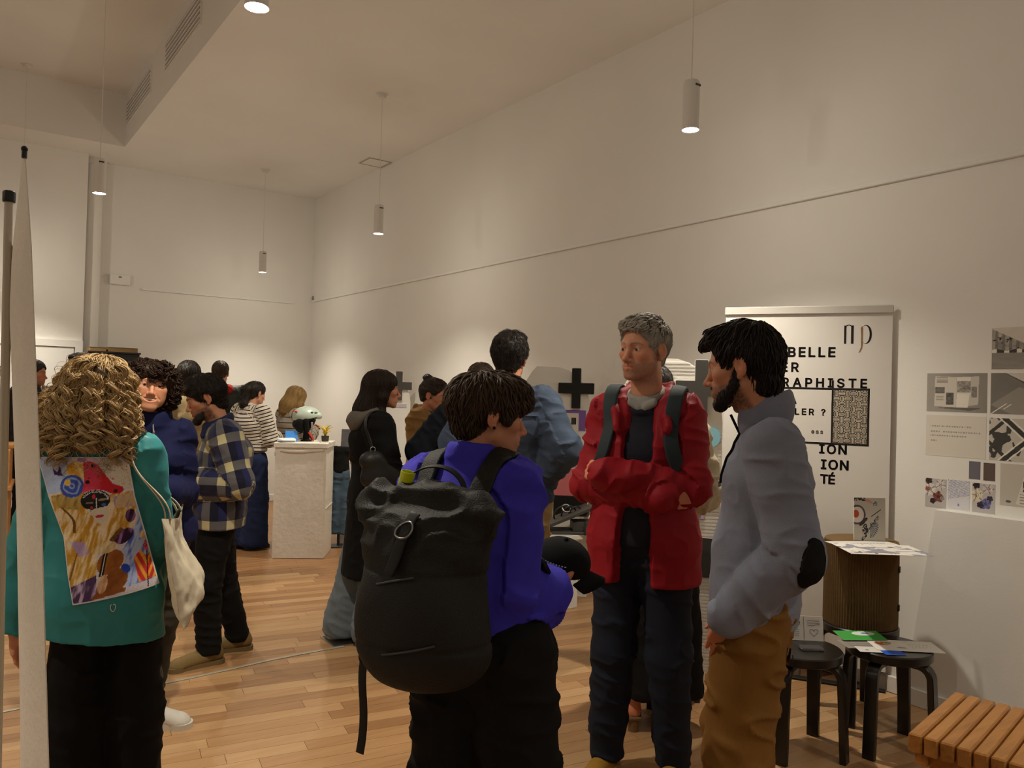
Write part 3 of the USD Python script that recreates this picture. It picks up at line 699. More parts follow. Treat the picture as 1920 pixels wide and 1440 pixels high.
struct('column', shift(lathe([(0, 0), (.085, 0), (.085, 4.02), (.10, 4.025), (.10, 4.09), (0, 4.09)], 40), 1.37, 10.29, 0), WALL, smooth=40)
struct('trim', bx((4.045, -3.9, 2.675), (4.07, 10.34, 2.70), .003), WHITE); struct('trim', bx((1.92, 10.378, 2.635), (3.81, 10.4, 2.660), .003), WHITE)
struct('baseboard_right', bx((4.052, 2.1, 0), (4.07, 10.39, .085), .003), WHITE); struct('baseboard_back', bx((1.46, 10.382, 0), (4.05, 10.4, .085), .003), WHITE)
# low white lining along the right wall, its ledge at hip height
lin = trimesh.creation.extrude_polygon(__import__('shapely').geometry.Polygon([(-3.9, 0), (2.10, 0), (1.955, .985), (-3.9, .985)]), .075, engine='earcut')
lin.apply_transform(np.array([[0, 0, 1, 3.995], [1, 0, 0, 0], [0, 1, 0, 0], [0, 0, 0, 1.]])); lin.fix_normals(); struct('wall_lining', lin, WHITE)
struct('baseboard_right', bx((3.977, -3.9, 0), (3.995, 2.09, .085), .003), WHITE)

# wooden floor: the strips one can tell apart are pieces of their own
def wood(name, dark, mid, light, rough=.38, ang=0.0, sc=(1.2, 26, 26), isl=False, contrast=.35):
    N = {'tc': ('texture_coordinate', {}), 'oi': ('object_info', {}), 'g': ('geometry', {}), 'mp': ('mapping', dict(rotation=(0, 0, ang), scale=sc)),
         'sh': ('math', dict(math_type='multiply', value2=37.0)), 'cv': ('combine_xyz', {}), 'ad': ('vector_math', dict(math_type='add')),
         'n': ('noise_texture', dict(scale=1.0, detail=6.0, roughness=.62, distortion=.6)), 'mx': ('math', dict(math_type='multiply_add', value2=contrast)), 'of': ('math', dict(math_type='multiply', value2=1-contrast)),
         'r': ('rgb_ramp', dict(ramp=[(.15, dark), (.45, mid), (.85, light)])), 'b': ('bump', dict(strength=.15, distance=.002)), 'p': ('principled_bsdf', dict(roughness=rough, specular_ior_level=.35))}
    rnd = 'g.random_per_island' if isl else 'oi.random'
    L = [('tc.object', 'mp.vector'), (rnd, 'sh.value1'), ('sh.value', 'cv.x'), ('sh.value', 'cv.z'), ('mp.vector', 'ad.vector1'), ('cv.vector', 'ad.vector2'), ('ad.vector', 'n.vector'),
         (rnd, 'of.value1'), ('n.fac', 'mx.value1'), ('of.value', 'mx.value3'), ('mx.value', 'r.fac'), ('r.color', 'p.base_color'), ('n.fac', 'b.height'), ('b.normal', 'p.normal')]
    _mats[name] = usdkit.material(stage, '/World/Looks/'+name, N, L, surface='p.BSDF'); return _mats[name]
PA = math.radians(-9.6); PD = np.array([math.cos(PA), math.sin(PA)]); PN = np.array([-math.sin(PA), math.cos(PA)])
wd = (srgb(140, 100, 66), srgb(176, 134, 92), srgb(202, 164, 120))
FL1 = wood('floor_oak', *wd, ang=-PA, contrast=.55); FL2 = wood('floor_oak_far', *wd, ang=-PA, isl=True, contrast=.55)
floor = struct('floor', bx((-5, -4, -.12), (4.07, 10.4, -.0035)), M('floor_joint', srgb(84, 54, 32), .6))
def planks():
    from shapely.geometry import Polygon, box as sbox
    rng = random.Random(5); room = sbox(-1.6, .6, 4.05, 10.38); W = .09; near, far = [], []
    fw2 = np.array([math.sin(YAW), math.cos(YAW)]); rt = np.array([math.cos(YAW), -math.sin(YAW)])
    for r in range(-20, 150):
        o = r*W; t = -3+rng.random()*.9
        while t < 6.5:
            L = rng.choice([.32, .46, .6, .75, .9, 1.05]); c = PD*(t+L/2)+PN*(o+W/2)
            if -1.8 < c[0] < 4.3 and .4 < c[1] < 10.6:
                g = .0008; q = [PD*(t+g)+PN*(o+g), PD*(t+L-g)+PN*(o+g), PD*(t+L-g)+PN*(o+W-g), PD*(t+g)+PN*(o+W-g)]
                P = Polygon(q).intersection(room)
                if P.area > .002 and P.geom_type == 'Polygon':
                    d = c@fw2; s = c@rt; vis = 2.9 < d < 8 and abs(s/d) < .70
                    (near if vis else far).append((d, P))
            t += L
    near.sort(key=lambda a: a[0]); far += near[300:]
    for d, P in near[:300]: obj('plank', shift(trimesh.creation.extrude_polygon(P, .006, engine='earcut'), 0, 0, -.006), FL1, floor)
    obj('plank_field', cat_([shift(trimesh.creation.extrude_polygon(P, .006, engine='earcut'), 0, 0, -.006) for d, P in far]), FL2, floor, kind='stuff')
planks()

# door in the back wall
def door():
    d = UsdGeom.Xform.Define(stage, '/World/door_1').GetPrim(); tag(d, kind='structure')
    obj('frame', cat_(bx((.02, 10.06, 0), (.06, 10.1, 1.97)), bx((1.20, 10.06, 0), (1.275, 10.1, 1.97)), bx((.06, 10.06, 1.895), (1.20, 10.1, 1.97))), WHITE, d)
    obj('leaf', bx((.07, 10.075, .01), (.80, 10.1, 1.89), .004), WHITE, d); obj('leaf', bx((.81, 10.075, .01), (1.19, 10.1, 1.89), .004), WHITE, d)
    obj('handle', cat_(bx((.50, 10.04, 1.60), (.56, 10.06, 1.612)), bx((.51, 10.05, 1.60), (.522, 10.08, 1.612)), rot(bx((.52, 10.045, 1.61), (.532, 10.06, 1.66)), -.6, (0, 1, 0), (.526, 10.05, 1.61))), M('door_metal', (.12, .11, .10), .4, metal=.8), d)
door()
def vent(y0, y1, z0, z1, label):
    v = thing('air_vent', label, 'vent', (1.55, (y0+y1)/2, (z0+z1)/2)); L, h = (y1-y0)/2, (z1-z0)/2
    obj('backing', bx((-.004, -L, -h), (-.001, L, h)), M('vent_dark', (.05, .045, .04), .8), v)
    n = 6
    for i in range(n): z = -h+(i+.5)*2*h/n; obj('slat', bx((-.016, -L, z-.35*h/n), (-.003, L, z+.35*h/n)), CEIL, v)
    obj('frame', cat_(bx((-.012, -L-.015, -h-.015), (0, L+.015, -h)), bx((-.012, -L-.015, h), (0, L+.015, h+.015)), bx((-.012, -L-.015, -h), (0, -L, h)), bx((-.012, L, -h), (0, L+.015, h))), CEIL, v)
vent(6.41, 7.59, 4.31, 4.56, 'slatted air vent nearest to the camera in the ceiling drop'); vent(8.22, 9.44, 4.31, 4.55, 'slatted air vent farther back, beside the ceiling corner')
em = thing('emergency_light', 'small white emergency light box on the back wall', 'light', (1.68, 10.4, 2.735)); obj('housing', bx((-.11, -.05, -.062), (.11, 0, .062), .008), WHITE, em); obj('indicator', bx((-.016, -.054, .02), (.016, -.05, .034)), M('brown_indicator', (.2, .13, .05), .4), em)
ht = thing('ceiling_hatch', 'faint square access hatch in the ceiling by the right wall', 'hatch', (3.925, 8.24, 4.088)); obj('hatch_panel', bx((-.12, -.12, -.004), (.12, .12, .001)), CEIL, ht); obj('hatch_frame', cat_(bx((-.14, -.14, -.006), (.14, -.125, .001)), bx((-.14, .125, -.006), (.14, .14, .001)), bx((-.14, -.125, -.006), (-.125, .125, .001)), bx((.125, -.125, -.006), (.14, .125, .001))), M('hatch_edge', (.5, .46, .40), .6), ht)
sn = obj('wall_sensor', cat_(bx((4.052, 10.33, 2.70), (4.07, 10.36, 2.76), .004), bx((4.045, 10.338, 2.72), (4.055, 10.352, 2.735))), M('sensor_grey', (.3, .28, .25), .5)); tag(sn, 'tiny grey sensor in the corner above the picture rail', 'sensor')

# pendant spotlights, each with its own lamp
LW = paint_mat('lamp_white', (.78, .76, .72), .45)
def pendant(x, y, top, label, bottom=2.865):
    p = thing('pendant_light', label, 'lamp', (x, y, bottom), 0, None); R = .042; Hh = .25
    obj('tube', lathe([(R-.004, .012), (R, 0), (R, Hh-.012), (R-.006, Hh), (.008, Hh), (.008, Hh-.02)], 36), LW, p, 40)
    obj('slot', bx((-.014, -R-.0015, Hh-.034), (.020, -R+.004, Hh-.024)), M('lamp_slot', (.10, .085, .07), .6), p)
    obj('reflector', lathe([(R-.005, .0125), (R-.009, .03), (0, .034)], 30), M('lamp_reflector', (.8, .78, .74), .2, metal=.6), p, True)
    obj('lens', lathe([(0, -.006), (R*.5, -.003), (R-.010, .004), (R-.007, .014), (0, .016)], 30), emit('lamp_glow', LAMP_COLOR, 30.0), p)
    c = top-bottom; obj('cable', tube([(0, 0, Hh-.01), (.001, 0, Hh+.3*(c-Hh)), (0, 0, c-.02)], .0028, 6), LW, p)
    obj('canopy', lathe([(0, c-.035), (.030, c-.035), (.034, c-.030), (.034, c-.004), (.055, c-.003), (.055, c), (0, c)], 28), LW, p, 40)
    base = str(p.GetPath())
    dl = UsdLux.SphereLight.Define(stage, base+'/wide_light'); dl.AddTranslateOp().Set((0, 0, -.042)); dl.CreateRadiusAttr(.036); dl.CreateIntensityAttr(LAMP_WIDE); dl.CreateColorAttr(Gf.Vec3f(*LAMP_COLOR))
    sl = UsdLux.SphereLight.Define(stage, base+'/spot_light'); sl.AddTranslateOp().Set((0, 0, -.085)); sl.CreateRadiusAttr(.030); sl.CreateIntensityAttr(LAMP_SPOT); sl.CreateColorAttr(Gf.Vec3f(*LAMP_COLOR))
    s = UsdLux.ShapingAPI.Apply(sl.GetPrim()); s.CreateShapingConeAngleAttr(SPOT_ANGLE); s.CreateShapingConeSoftnessAttr(1.0)
for x, y, top, lb in LAMPS: pendant(x, y, top, lb)
# ---------------------------------------------------------------- the visitors
def trousers(h, mat, ease=.02, r=(.080, .056, .045), hem=.03, hem_r=None, name='trousers', res=None, amp=.006, top=None, arm=1.0, seed=1, depth=1.0, hip_ease=None):
    S = Shape(); h.hips(S, ease if hip_ease is None else hip_ease, top, depth=depth); h.legs(S, ease, r=r, hem_r=hem_r); S.cut((0, 0, -1), (0, 0, hem), k=.004)
    h.cloth(name, S, mat, res, amp, arm, seed=seed, hang=.6); return S
def base_top(h, mat, ease=.015, hem=None, name='sweater', res=None, amp=.006, sleeve=1.0, sleeve_ease=None, r=(.050, .041, .033), collar=None, flare=None, seed=2, arms='RL', label=None, width=1.0, depth=1.0, bust=None, hang=1.0, cuff=1.0):
    S = Shape(); h.torso(S, ease, width=width, depth=depth, bust=bust)
    hem = h.J['pelvis'][2]-.02 if hem is None else hem
    if hem < h.J['pelvis'][2]:
        f = flare or 1.0; p = h.J['pelvis']; d = (.115*h.k)*depth+ease
        S.seg(p, (p[0], p[1]+.0, hem-.05), d, d*f, k=.05, wide=1.45, wax=h.hx, s0=-.2)
    S.cut((0, 0, -1), (0, 0, hem), k=.012)
    h.arms(S, ease if sleeve_ease is None else sleeve_ease, sleeve, arms, r=r, cuff=cuff)
    if collar: ring(S, h.J['neck']+np.array(collar.get('c', (0, .012, .012))), collar.get('rx', .062), collar.get('ry', .062), collar.get('tilt', .02), collar.get('r', .012), wide=collar.get('w', 1.5))
    h.cloth(name, S, mat, res, amp, seed=seed, hang=hang, label=label); return S

DARK_HAIR, BROWN_HAIR = hair_mat('hair_black_brown', (.018, .012, .009)), hair_mat('hair_brown', (.055, .032, .018))
SKIN = np.array(srgb(205, 150, 120))
navy_jeans, black_cloth = knit('dark_navy_denim', srgb(26, 30, 42), bump=.3, sheen=.05), knit('black_cloth', srgb(17, 16, 16), bump=.3, sheen=.05)
shoe_dark, sole_white, sole_dark = M('shoe_dark', (.02, .018, .016), .6), M('sole_white', (.62, .58, .50), .6), M('sole_dark', (.05, .04, .03), .7)

def man_red():
    h = Human('tall grey-haired person in an open red jacket, arms crossed', (2.29, 2.257), 239.4, 1.81, 'm', SKIN*np.array([.98, .9, .86]), srgb(92, 84, 74), hres=.0026, res=.006, head=(22, 3, -2),
        pose=dict(head=(.012, .035, 1.690), neck=(.005, -.008, 1.500), chest=(.005, -.01, 1.29), waist=(.008, -.005, 1.06), pelvis=(.008, .0, .95), shR=(.158, -.01, 1.445), shL=(-.146, .005, 1.445),
        elR=(.222, .035, 1.150), elL=(-.196, .050, 1.165), wrR=(-.105, .150, 1.125), wrL=(.105, .205, 1.205), hipR=(.092, .0, .93), hipL=(-.085, .0, .93), knR=(.105, .035, .50), knL=(-.115, .02, .49),
        anR=(.125, .03, .088), toeR=(.15, .26, 0), anL=(-.13, -.02, .088), toeL=(-.15, .2, 0)))
    h.hand_pose = dict(R=dict(dir=(-1, -.50, .22), palm=(.1, -1, .2), curl=.25), L=dict(dir=(1, -.75, .10), palm=(-.6, -1, -.2), curl=.45))
    h.body(stubble=.55, jaw=.97, nose=1.05, brow=.8); h.eyes((.12, .10, .07), (8, 4), 4)
    G = hair_mat('hair_grey', srgb(166, 160, 148), .6, .3)
    S = cap_hair(.007, front=.088, face=(.072, .10, .098), nape=-.06)
    S.seg((-.045, .066, .090), (.042, .070, .090), .014, .014, k=.02); S.ell((0, .0, .110), (.056, .07, .018), k=.02)
    h.hair(S, G, .003, .004, (70, 40, 70), strands=1600, length=.03, width=.0010, crown=(-.03, -.05, .13), gravity=.25, lift=.004)
    locks(h, S, lock_mat('locks_grey', srgb(190, 184, 172), .45), 620, .038, .0030, .002, .06, .12, lambda P: (P[:, 2] > .075), (-.05, -.07, .11), .007, 5)
    sweater = knit('navy_sweater', srgb(32, 32, 42), bump=.6)
    A = Shape(); h.torso(A, .014); A.cut((0, 0, -1), (0, 0, .92)); h.arms(A, .006, .8); ring(A, h.J['neck']+np.array([0, .014, -.028]), .074, .074, .026, .012)
    h.cloth('sweater', A, sweater, .007, .004)
    C = Shape(); ring(C, h.J['neck']+np.array([0, .012, .006]), .066, .066, .030, .011, wide=1.9)
    for g in (1, -1): C.seg((g*.012, .085, 1.462), (g*.048, .082, 1.482), .012, .012, wide=1.6, wax=(0, 0, 1), k=.01)
    h.cloth('shirt_collar', C, knit('grey_collar', srgb(150, 148, 142)), .005, .001)
    red = knit('red_shell', srgb(140, 18, 30), .62, .10, .25, .1)
    S = Shape(); h.torso(S, .034, depth=1.06); S.seg((0, 0, .95), (0, 0, .70), .158, .165, wide=1.42, wax=h.hx, k=.05); S.cut((0, 0, -1), (0, 0, .775), k=.012)
    S.chain([(.0, .112, 1.50), (0, .138, 1.36), (0, .165, 1.15)], [.058, .058, .058], k=.015, wide=1.0, op='sub'); S.seg((0, .165, 1.15), (.012, .150, .60), .058, .095, k=.012, wide=(1.0, .9), op='sub'); S.seg((0, .22, 1.2), (.012, .22, .60), .060, .075, k=.012, wide=(1.0, .95), op='sub')
    S.ell((0, .05, 1.56), (.085, .085, .10), k=.02, op='sub'); import copy; S0 = copy.copy(S); S0.P = list(S.P)
    S.seg((0, .06, .84), (0, .06, .68), .070, .070, k=.01, wide=.9, op='sub'); h.arms(S, .020, 1.0, r=(.050, .044, .036))
    for g in (1, -1):
        S.chain([(0, -.088, 1.535), (g*.078, -.055, 1.535), (g*.098, .03, 1.495), (g*.098, .095, 1.435), (g*(.112 if g < 0 else .085), .130, 1.385)], [.014, .015, .017, .018, .016], wide=1.9, wax=(g*.3, 0, 1), k=.014)
    h.cloth('jacket', S, red, .006, .010, 1.3, 8, seed=4)
    trousers(h, navy_jeans, .020, (.082, .062, .050), .065, .068, res=.007, amp=.008, seed=3)
    h.shoes(M('shoe_ochre', srgb(150, 112, 40), .7, var=.15), M('sole_gum', srgb(190, 160, 105), .6), L=.29, lace=M('lace_cream', srgb(226, 214, 190), .7))
    # backpack on his back, its straps over the jacket
    bp = thing('backpack', 'slate grey backpack worn by the red-jacketed person', 'backpack', h.world((0, 0, 0)), -math.radians(239.4))
    strap_m = knit('slate_webbing', srgb(46, 56, 60), .7, .1, .3)
    B = Shape().seg((0, -.225, 1.33), (0, -.230, 1.04), .070, .080, wide=1.7, k=.05)
    obj('pack', B.mesh(.009), strap_m, bp, True)
    for g in (1, -1): obj('strap', strap([(g*.115, -.17, 1.38), (g*.125, -.08, 1.53), (g*.130, .02, 1.525), (g*.125, .11, 1.43), (g*.135, .14, 1.31), (g*.180, .05, 1.20)], S0, .028, .007, .013), strap_m, bp, True)
    return h

def man_grey():
    h = Human('bearded person in a grey-blue half-zip sweater, hand in pocket', (1.98, 1.494), 326.0, 1.74, 'm', SKIN*np.array([.95, .86, .80]), srgb(38, 28, 22), hres=.0026, res=.006, head=(8, 9, 0),
        pose=dict(head=(-.030, .045, 1.600), neck=(.005, -.030, 1.432), chest=(-.002, -.03, 1.27), waist=(-.005, .0, 1.05), pelvis=(0, -.005, .93), shL=(-.165, -.055, 1.375), shR=(.175, -.01, 1.365),
        elL=(-.215, -.115, 1.085), elR=(.235, -.04, 1.06), wrL=(-.188, .055, .900), wrR=(.185, .09, .89), hipL=(-.088, 0, .885), hipR=(.088, 0, .885), knL=(-.105, .03, .49), knR=(.10, .05, .49), anL=(-.11, -.02, .09), anR=(.11, .01, .09)))
    h.hand_pose = dict(L=dict(dir=(.42, .30, -1), palm=(1, 0, 0), curl=.15), R=dict(dir=(-.1, .2, -1), curl=.3))
    h.body(stubble=.92, nose=1.02, brow=1.0); h.eyes((.06, .035, .02), (0, 6), 4)
    D = hair_mat('hair_dark', (.017, .011, .008), .6, .4)
    S = cap_hair(.007, front=.079, face=(.072, .095, .096), nape=-.090, back=.55)
    S.chain([(-.035, .066, .092), (0, .080, .092), (.015, .104, .080)], [.018, .018, .008], k=.02); S.seg((.03, .074, .084), (.01, .110, .074), .014, .007, k=.02)
    S.ell((0, .0, .108), (.060, .082, .020), k=.03); S.seg((-.028, -.082, -.06), (.028, -.082, -.06), .014, .014, k=.02)
    h.hair(S, D, .003, .0035, (60, 26, 60), strands=1800, length=.05, width=.0010, crown=(0, -.07, .12), gravity=.3, lift=.003)
    locks(h, S, lock_mat('locks_dark', (.016, .010, .008), .5), 760, .055, .0026, .002, .08, .25, lambda P: (P[:, 2] > -.085) & ((P[:, 1] < .045) | (P[:, 2] > .088)), (0, -.06, .12), .006, 6)
    # beard with its own relief
    B = Shape()
    for g in (1, -1): B.chain([(g*.062, .008, -.020), (g*.056, .016, -.056), (g*.040, .052, -.085), (g*.012, .079, -.106)], [.0095, .0135, .0170, .0150], k=.02)
    B.seg((-.018, .092, -.0535), (.018, .092, -.0535), .0052, .0052, k=.006); B.seg((.020, .088, -.055), (.025, .078, -.078), .0055, .007, k=.008); B.seg((-.020, .088, -.055), (-.025, .078, -.078), .0055, .007, k=.008)
    B.ell((0, .083, -.105), (.022, .014, .015), k=.015)
    h.hair(B, D, .003, .004, (180, 180, 120), strands=1600, length=.014, width=.0008, gravity=.6, lift=.002, name='beard', crown=(0, 0, .1), seed=8)
    grey = knit('grey_blue_knit', srgb(126, 130, 146), .9, .07, .45, .35)
    S = base_top(h, grey, .017, .865, 'sweater', .006, .007, r=(.050, .046, .036), collar=None, seed=7, depth=.93, sleeve_ease=.024); sw = h.last
    C = Shape(); ring(C, h.J['neck']+np.array([0, .010, .030]), .070, .068, .022, .013, wide=3.0, a0=22, a1=338)
    h.cloth('collar', C, grey, .005, .002)
    zp = snap(sw, S.march(np.stack([np.full(26, -.005), np.full(26, .3), np.linspace(1.40, 1.25, 26)], -1), (0, -1, 0), .0, 30), .003); obj('zip_placket', tube(np.vstack([[(0, .078, 1.455)], zp]), 0, 8, flat=(.011, .004), up=(0, 1, .2)), black_cloth, h.root, True, label='dark open zip placket'); obj('zip_pull', put(trimesh.creation.capsule(.012, .004), frame_from(zp[-1]+(0, .004, -.004), (1, 0, 0), (0, 1, 0))), M('zip_metal', (.4, .4, .4), .3, metal=1.0), h.root, True)
    R = Shape(); q = h.J['pelvis']; R.seg((q[0], q[1], .905), (q[0], q[1], .865), .128, .124, wide=1.40, wax=h.hx, k=.02); R.cut((0, 0, -1), (0, 0, .845), k=.006); R.cut((0, 0, 1), (0, 0, .912), k=.006)
    h.cloth('waistband', R, grey, .006, .002)
    for n in 'LR':
        d = h.J['el'+n]-h.J['wr'+n]; d /= np.linalg.norm(d); c = Shape(); c.seg(h.J['wr'+n]+d*.012, h.J['wr'+n]+d*.055, .047, .054, k=.01); c.cut(-d, h.J['wr'+n]+d*.004, k=.004); h.cloth('cuff', c, grey, .005, .001)
        t = Shape(); t.seg(h.J['wr'+n]+d*.001, h.J['wr'+n]+d*.008, .046, .046, k=.004); obj('cuff_trim', t.mesh(.005), black_cloth, h.root, True)
    for g, n in ((-1, 'L'), (1, 'R')):
        e = h.J['el'+n]; P = np.array([(math.cos(a)*.036, math.sin(a)*.072) for a in np.linspace(0, 2*math.pi, 28, endpoint=False)])
        ax = h.J['sh'+n]-h.J['wr'+n]; ax /= np.linalg.norm(ax); nb = np.array([g*1.0, -.75, 0]); nb -= ax*(nb@ax); nb /= np.linalg.norm(nb); sx = np.cross(ax, nb)
        rings = [e+nb*.10+np.outer(P[:, 0]*f, sx)+np.outer(P[:, 1]*f, ax) for f in (1, .8, .5, .2)]
        pts = snap(sw, S.onto(S.march(np.vstack(rings+[(e+nb*.10)[None]]), -nb, .02), .007), .009); N = 28; f = []
        for r_ in range(3):
            for i in range(N): a, b = r_*N+i, r_*N+(i+1) % N; f += [(a, b, b+N), (a, b+N, a+N)]
        f += [(3*N+i, 3*N+(i+1) % N, 4*N) for i in range(N)]
        inner = pts-nb*.012; k = len(pts); F = np.array(f); F = np.vstack([F, F[:, ::-1]+k, [(i, i+k, (i+1) % N+k) for i in range(N)], [(i, (i+1) % N+k, (i+1) % N) for i in range(N)]])
        m = trimesh.Trimesh(np.vstack([pts, inner]), F, process=False); m.fix_normals(); obj('elbow_patch', m, black_cloth, h.root, 40, label='dark oval elbow patch')
    ochre = knit('ochre_chino', srgb(122, 84, 36), .8, .08, .25, .1)
    T = trousers(h, ochre, .018, (.092, .076, .060), .03, .066, 'chinos', .007, .010, seed=11, depth=.95, hip_ease=.000)
    pk = T.onto(np.array([(-.115+.0, -.17, .80), (-.035, -.19, .80), (-.035, -.19, .755), (-.115, -.17, .755)]), .006)
    P = np.vstack([pk[0]*(1-t)+pk[1]*t for t in np.linspace(0, 1, 8)]+[pk[3]*(1-t)+pk[2]*t for t in np.linspace(0, 1, 8)]); P = T.onto(P, .010)
    f = [];
    for i in range(7): f += [(i, i+1, i+9), (i, i+9, i+8)]
    Q = np.vstack([P, T.onto(P, -.004)]); F = np.array(f); F = np.vstack([F, F[:, ::-1]+16]+[[(i, i+1, i+17), (i, i+17, i+16)] for i in range(7)]+[[(i+8, i+25, i+9), (i+8, i+24, i+25)] for i in range(7)])
    m = trimesh.Trimesh(Q, F, process=False); m.fix_normals(); obj('pocket_flap', m, ochre, h.root, 40)
    b = put(lathe([(0, 0), (.010, 0), (.010, .003), (0, .004)], 14), frame_from(P[10]+np.array([0, -.006, .012]), (1, 0, 0), (0, 0, 1)))
    obj('button', b, shoe_dark, h.root)
    h.shoes(shoe_dark, sole_dark)
    return h

def person_blue():
    h = Human('short brown-haired person in a bright blue top with earring, seen from behind', (1.229, 1.788), 62.5, 1.60, 'f', SKIN*np.array([.98, .88, .82]), srgb(52, 36, 26), hres=.0028, res=.006, head=(48, 8, 0),
        pose=dict(head=(-.010, -.005, 1.440), neck=(-.050, -.045, 1.302), chest=(-.055, -.05, 1.17), waist=(-.04, -.03, .98), pelvis=(-.025, .0, .845), shR=(.078, -.02, 1.250), shL=(-.185, -.03, 1.245),
        elR=(.072, -.015, .968), elL=(-.265, .01, .97), wrR=(.120, .145, .940), wrL=(-.16, .235, .93), hipR=(.060, .01, .81), hipL=(-.105, .0, .81), knR=(.085, .05, .44), knL=(-.12, .02, .44), anR=(.08, .0, .08), anL=(-.13, -.02, .08)))
    h.hand_pose = dict(R=dict(dir=(.30, .65, .50), palm=(-.8, -.1, .6), curl=.40, thumb=.3), L=dict(dir=(.5, .8, .1), palm=(.5, 0, .8), curl=.5))
    h.body(nose=.92, jaw=1.02); h.eyes((.08, .05, .03), (0, 6), 3)
    Bm = hair_mat('hair_ash_brown', srgb(72, 54, 40), .55, .45)
    S = Shape().ell((0, -.018, .045), (.087, .110, .085), k=.02); S.seg((0, -.065, .02), (0, -.060, -.035), .070, .050, k=.04); S.ell((0, .040, .086), (.066, .070, .032), k=.03)
    S.chain([(-.03, .072, .075), (.02, .092, .052), (.045, .080, .034)], [.020, .017, .008], k=.02); S.seg((.062, .045, .03), (.070, .035, -.005), .016, .010, k=.012)
    S.ell((0, .128, -.048), (.062, .085, .088), k=.012, op='sub')
    for g in (1, -1): S.ell((g*.090, .004, -.018), (.026, .026, .040), k=.008, op='sub')
    S.cut((0, .25, -1), (0, -.05, -.072), k=.012)
    h.hair(S, Bm, .003, .0045, (70, 60, 26), strands=2600, length=.07, width=.0010, crown=(.0, -.05, .13), gravity=.45, lift=.005)
    locks(h, S, lock_mat('locks_ash_brown', srgb(88, 68, 50), .65), 900, .075, .0030, .003, .09, .45, lambda P: P[:, 2] > -.03, (0, -.055, .12), .007, 7)
    e = trimesh.creation.icosphere(2, .0048); T = np.eye(4); T[:3, 3] = (.086, -.004, -.034); e.apply_transform(T); e.apply_transform(h.HT()); obj('earring', e, M('black_stud', (.01, .01, .01), .2), h.root, True)
    blue = knit('bright_blue_jersey', srgb(62, 55, 186), .75, .08, .35, .3)
    S = Shape(); h.torso(S, .022, bust=.7); S.cut((0, 0, -1), (0, 0, .85), k=.012)
    h.arms(S, .026, .97, r=(.055, .055, .052)); ring(S, h.J['neck']+np.array([.004, .02, .022]), .062, .064, .012, .013, wide=2.2)
    d = h.J['wrR']-h.J['elR']; d /= np.linalg.norm(d); S.seg(h.J['elR']+np.array([0, .03, -.030]), h.J['wrR']-d*.04+np.array([0, -.01, -.045]), .046, .040, k=.04, grp=1); S.cut(d, h.J['wrR']-d*.005, k=.006)
    h.cloth('top', S, blue, .006, .010, 1.2, 8, seed=13)
    trousers(h, black_cloth, .032, (.098, .085, .075), .03, .10, res=.008, amp=.010, seed=14)
    h.shoes(shoe_dark, sole_dark, L=.25)
    return h, S

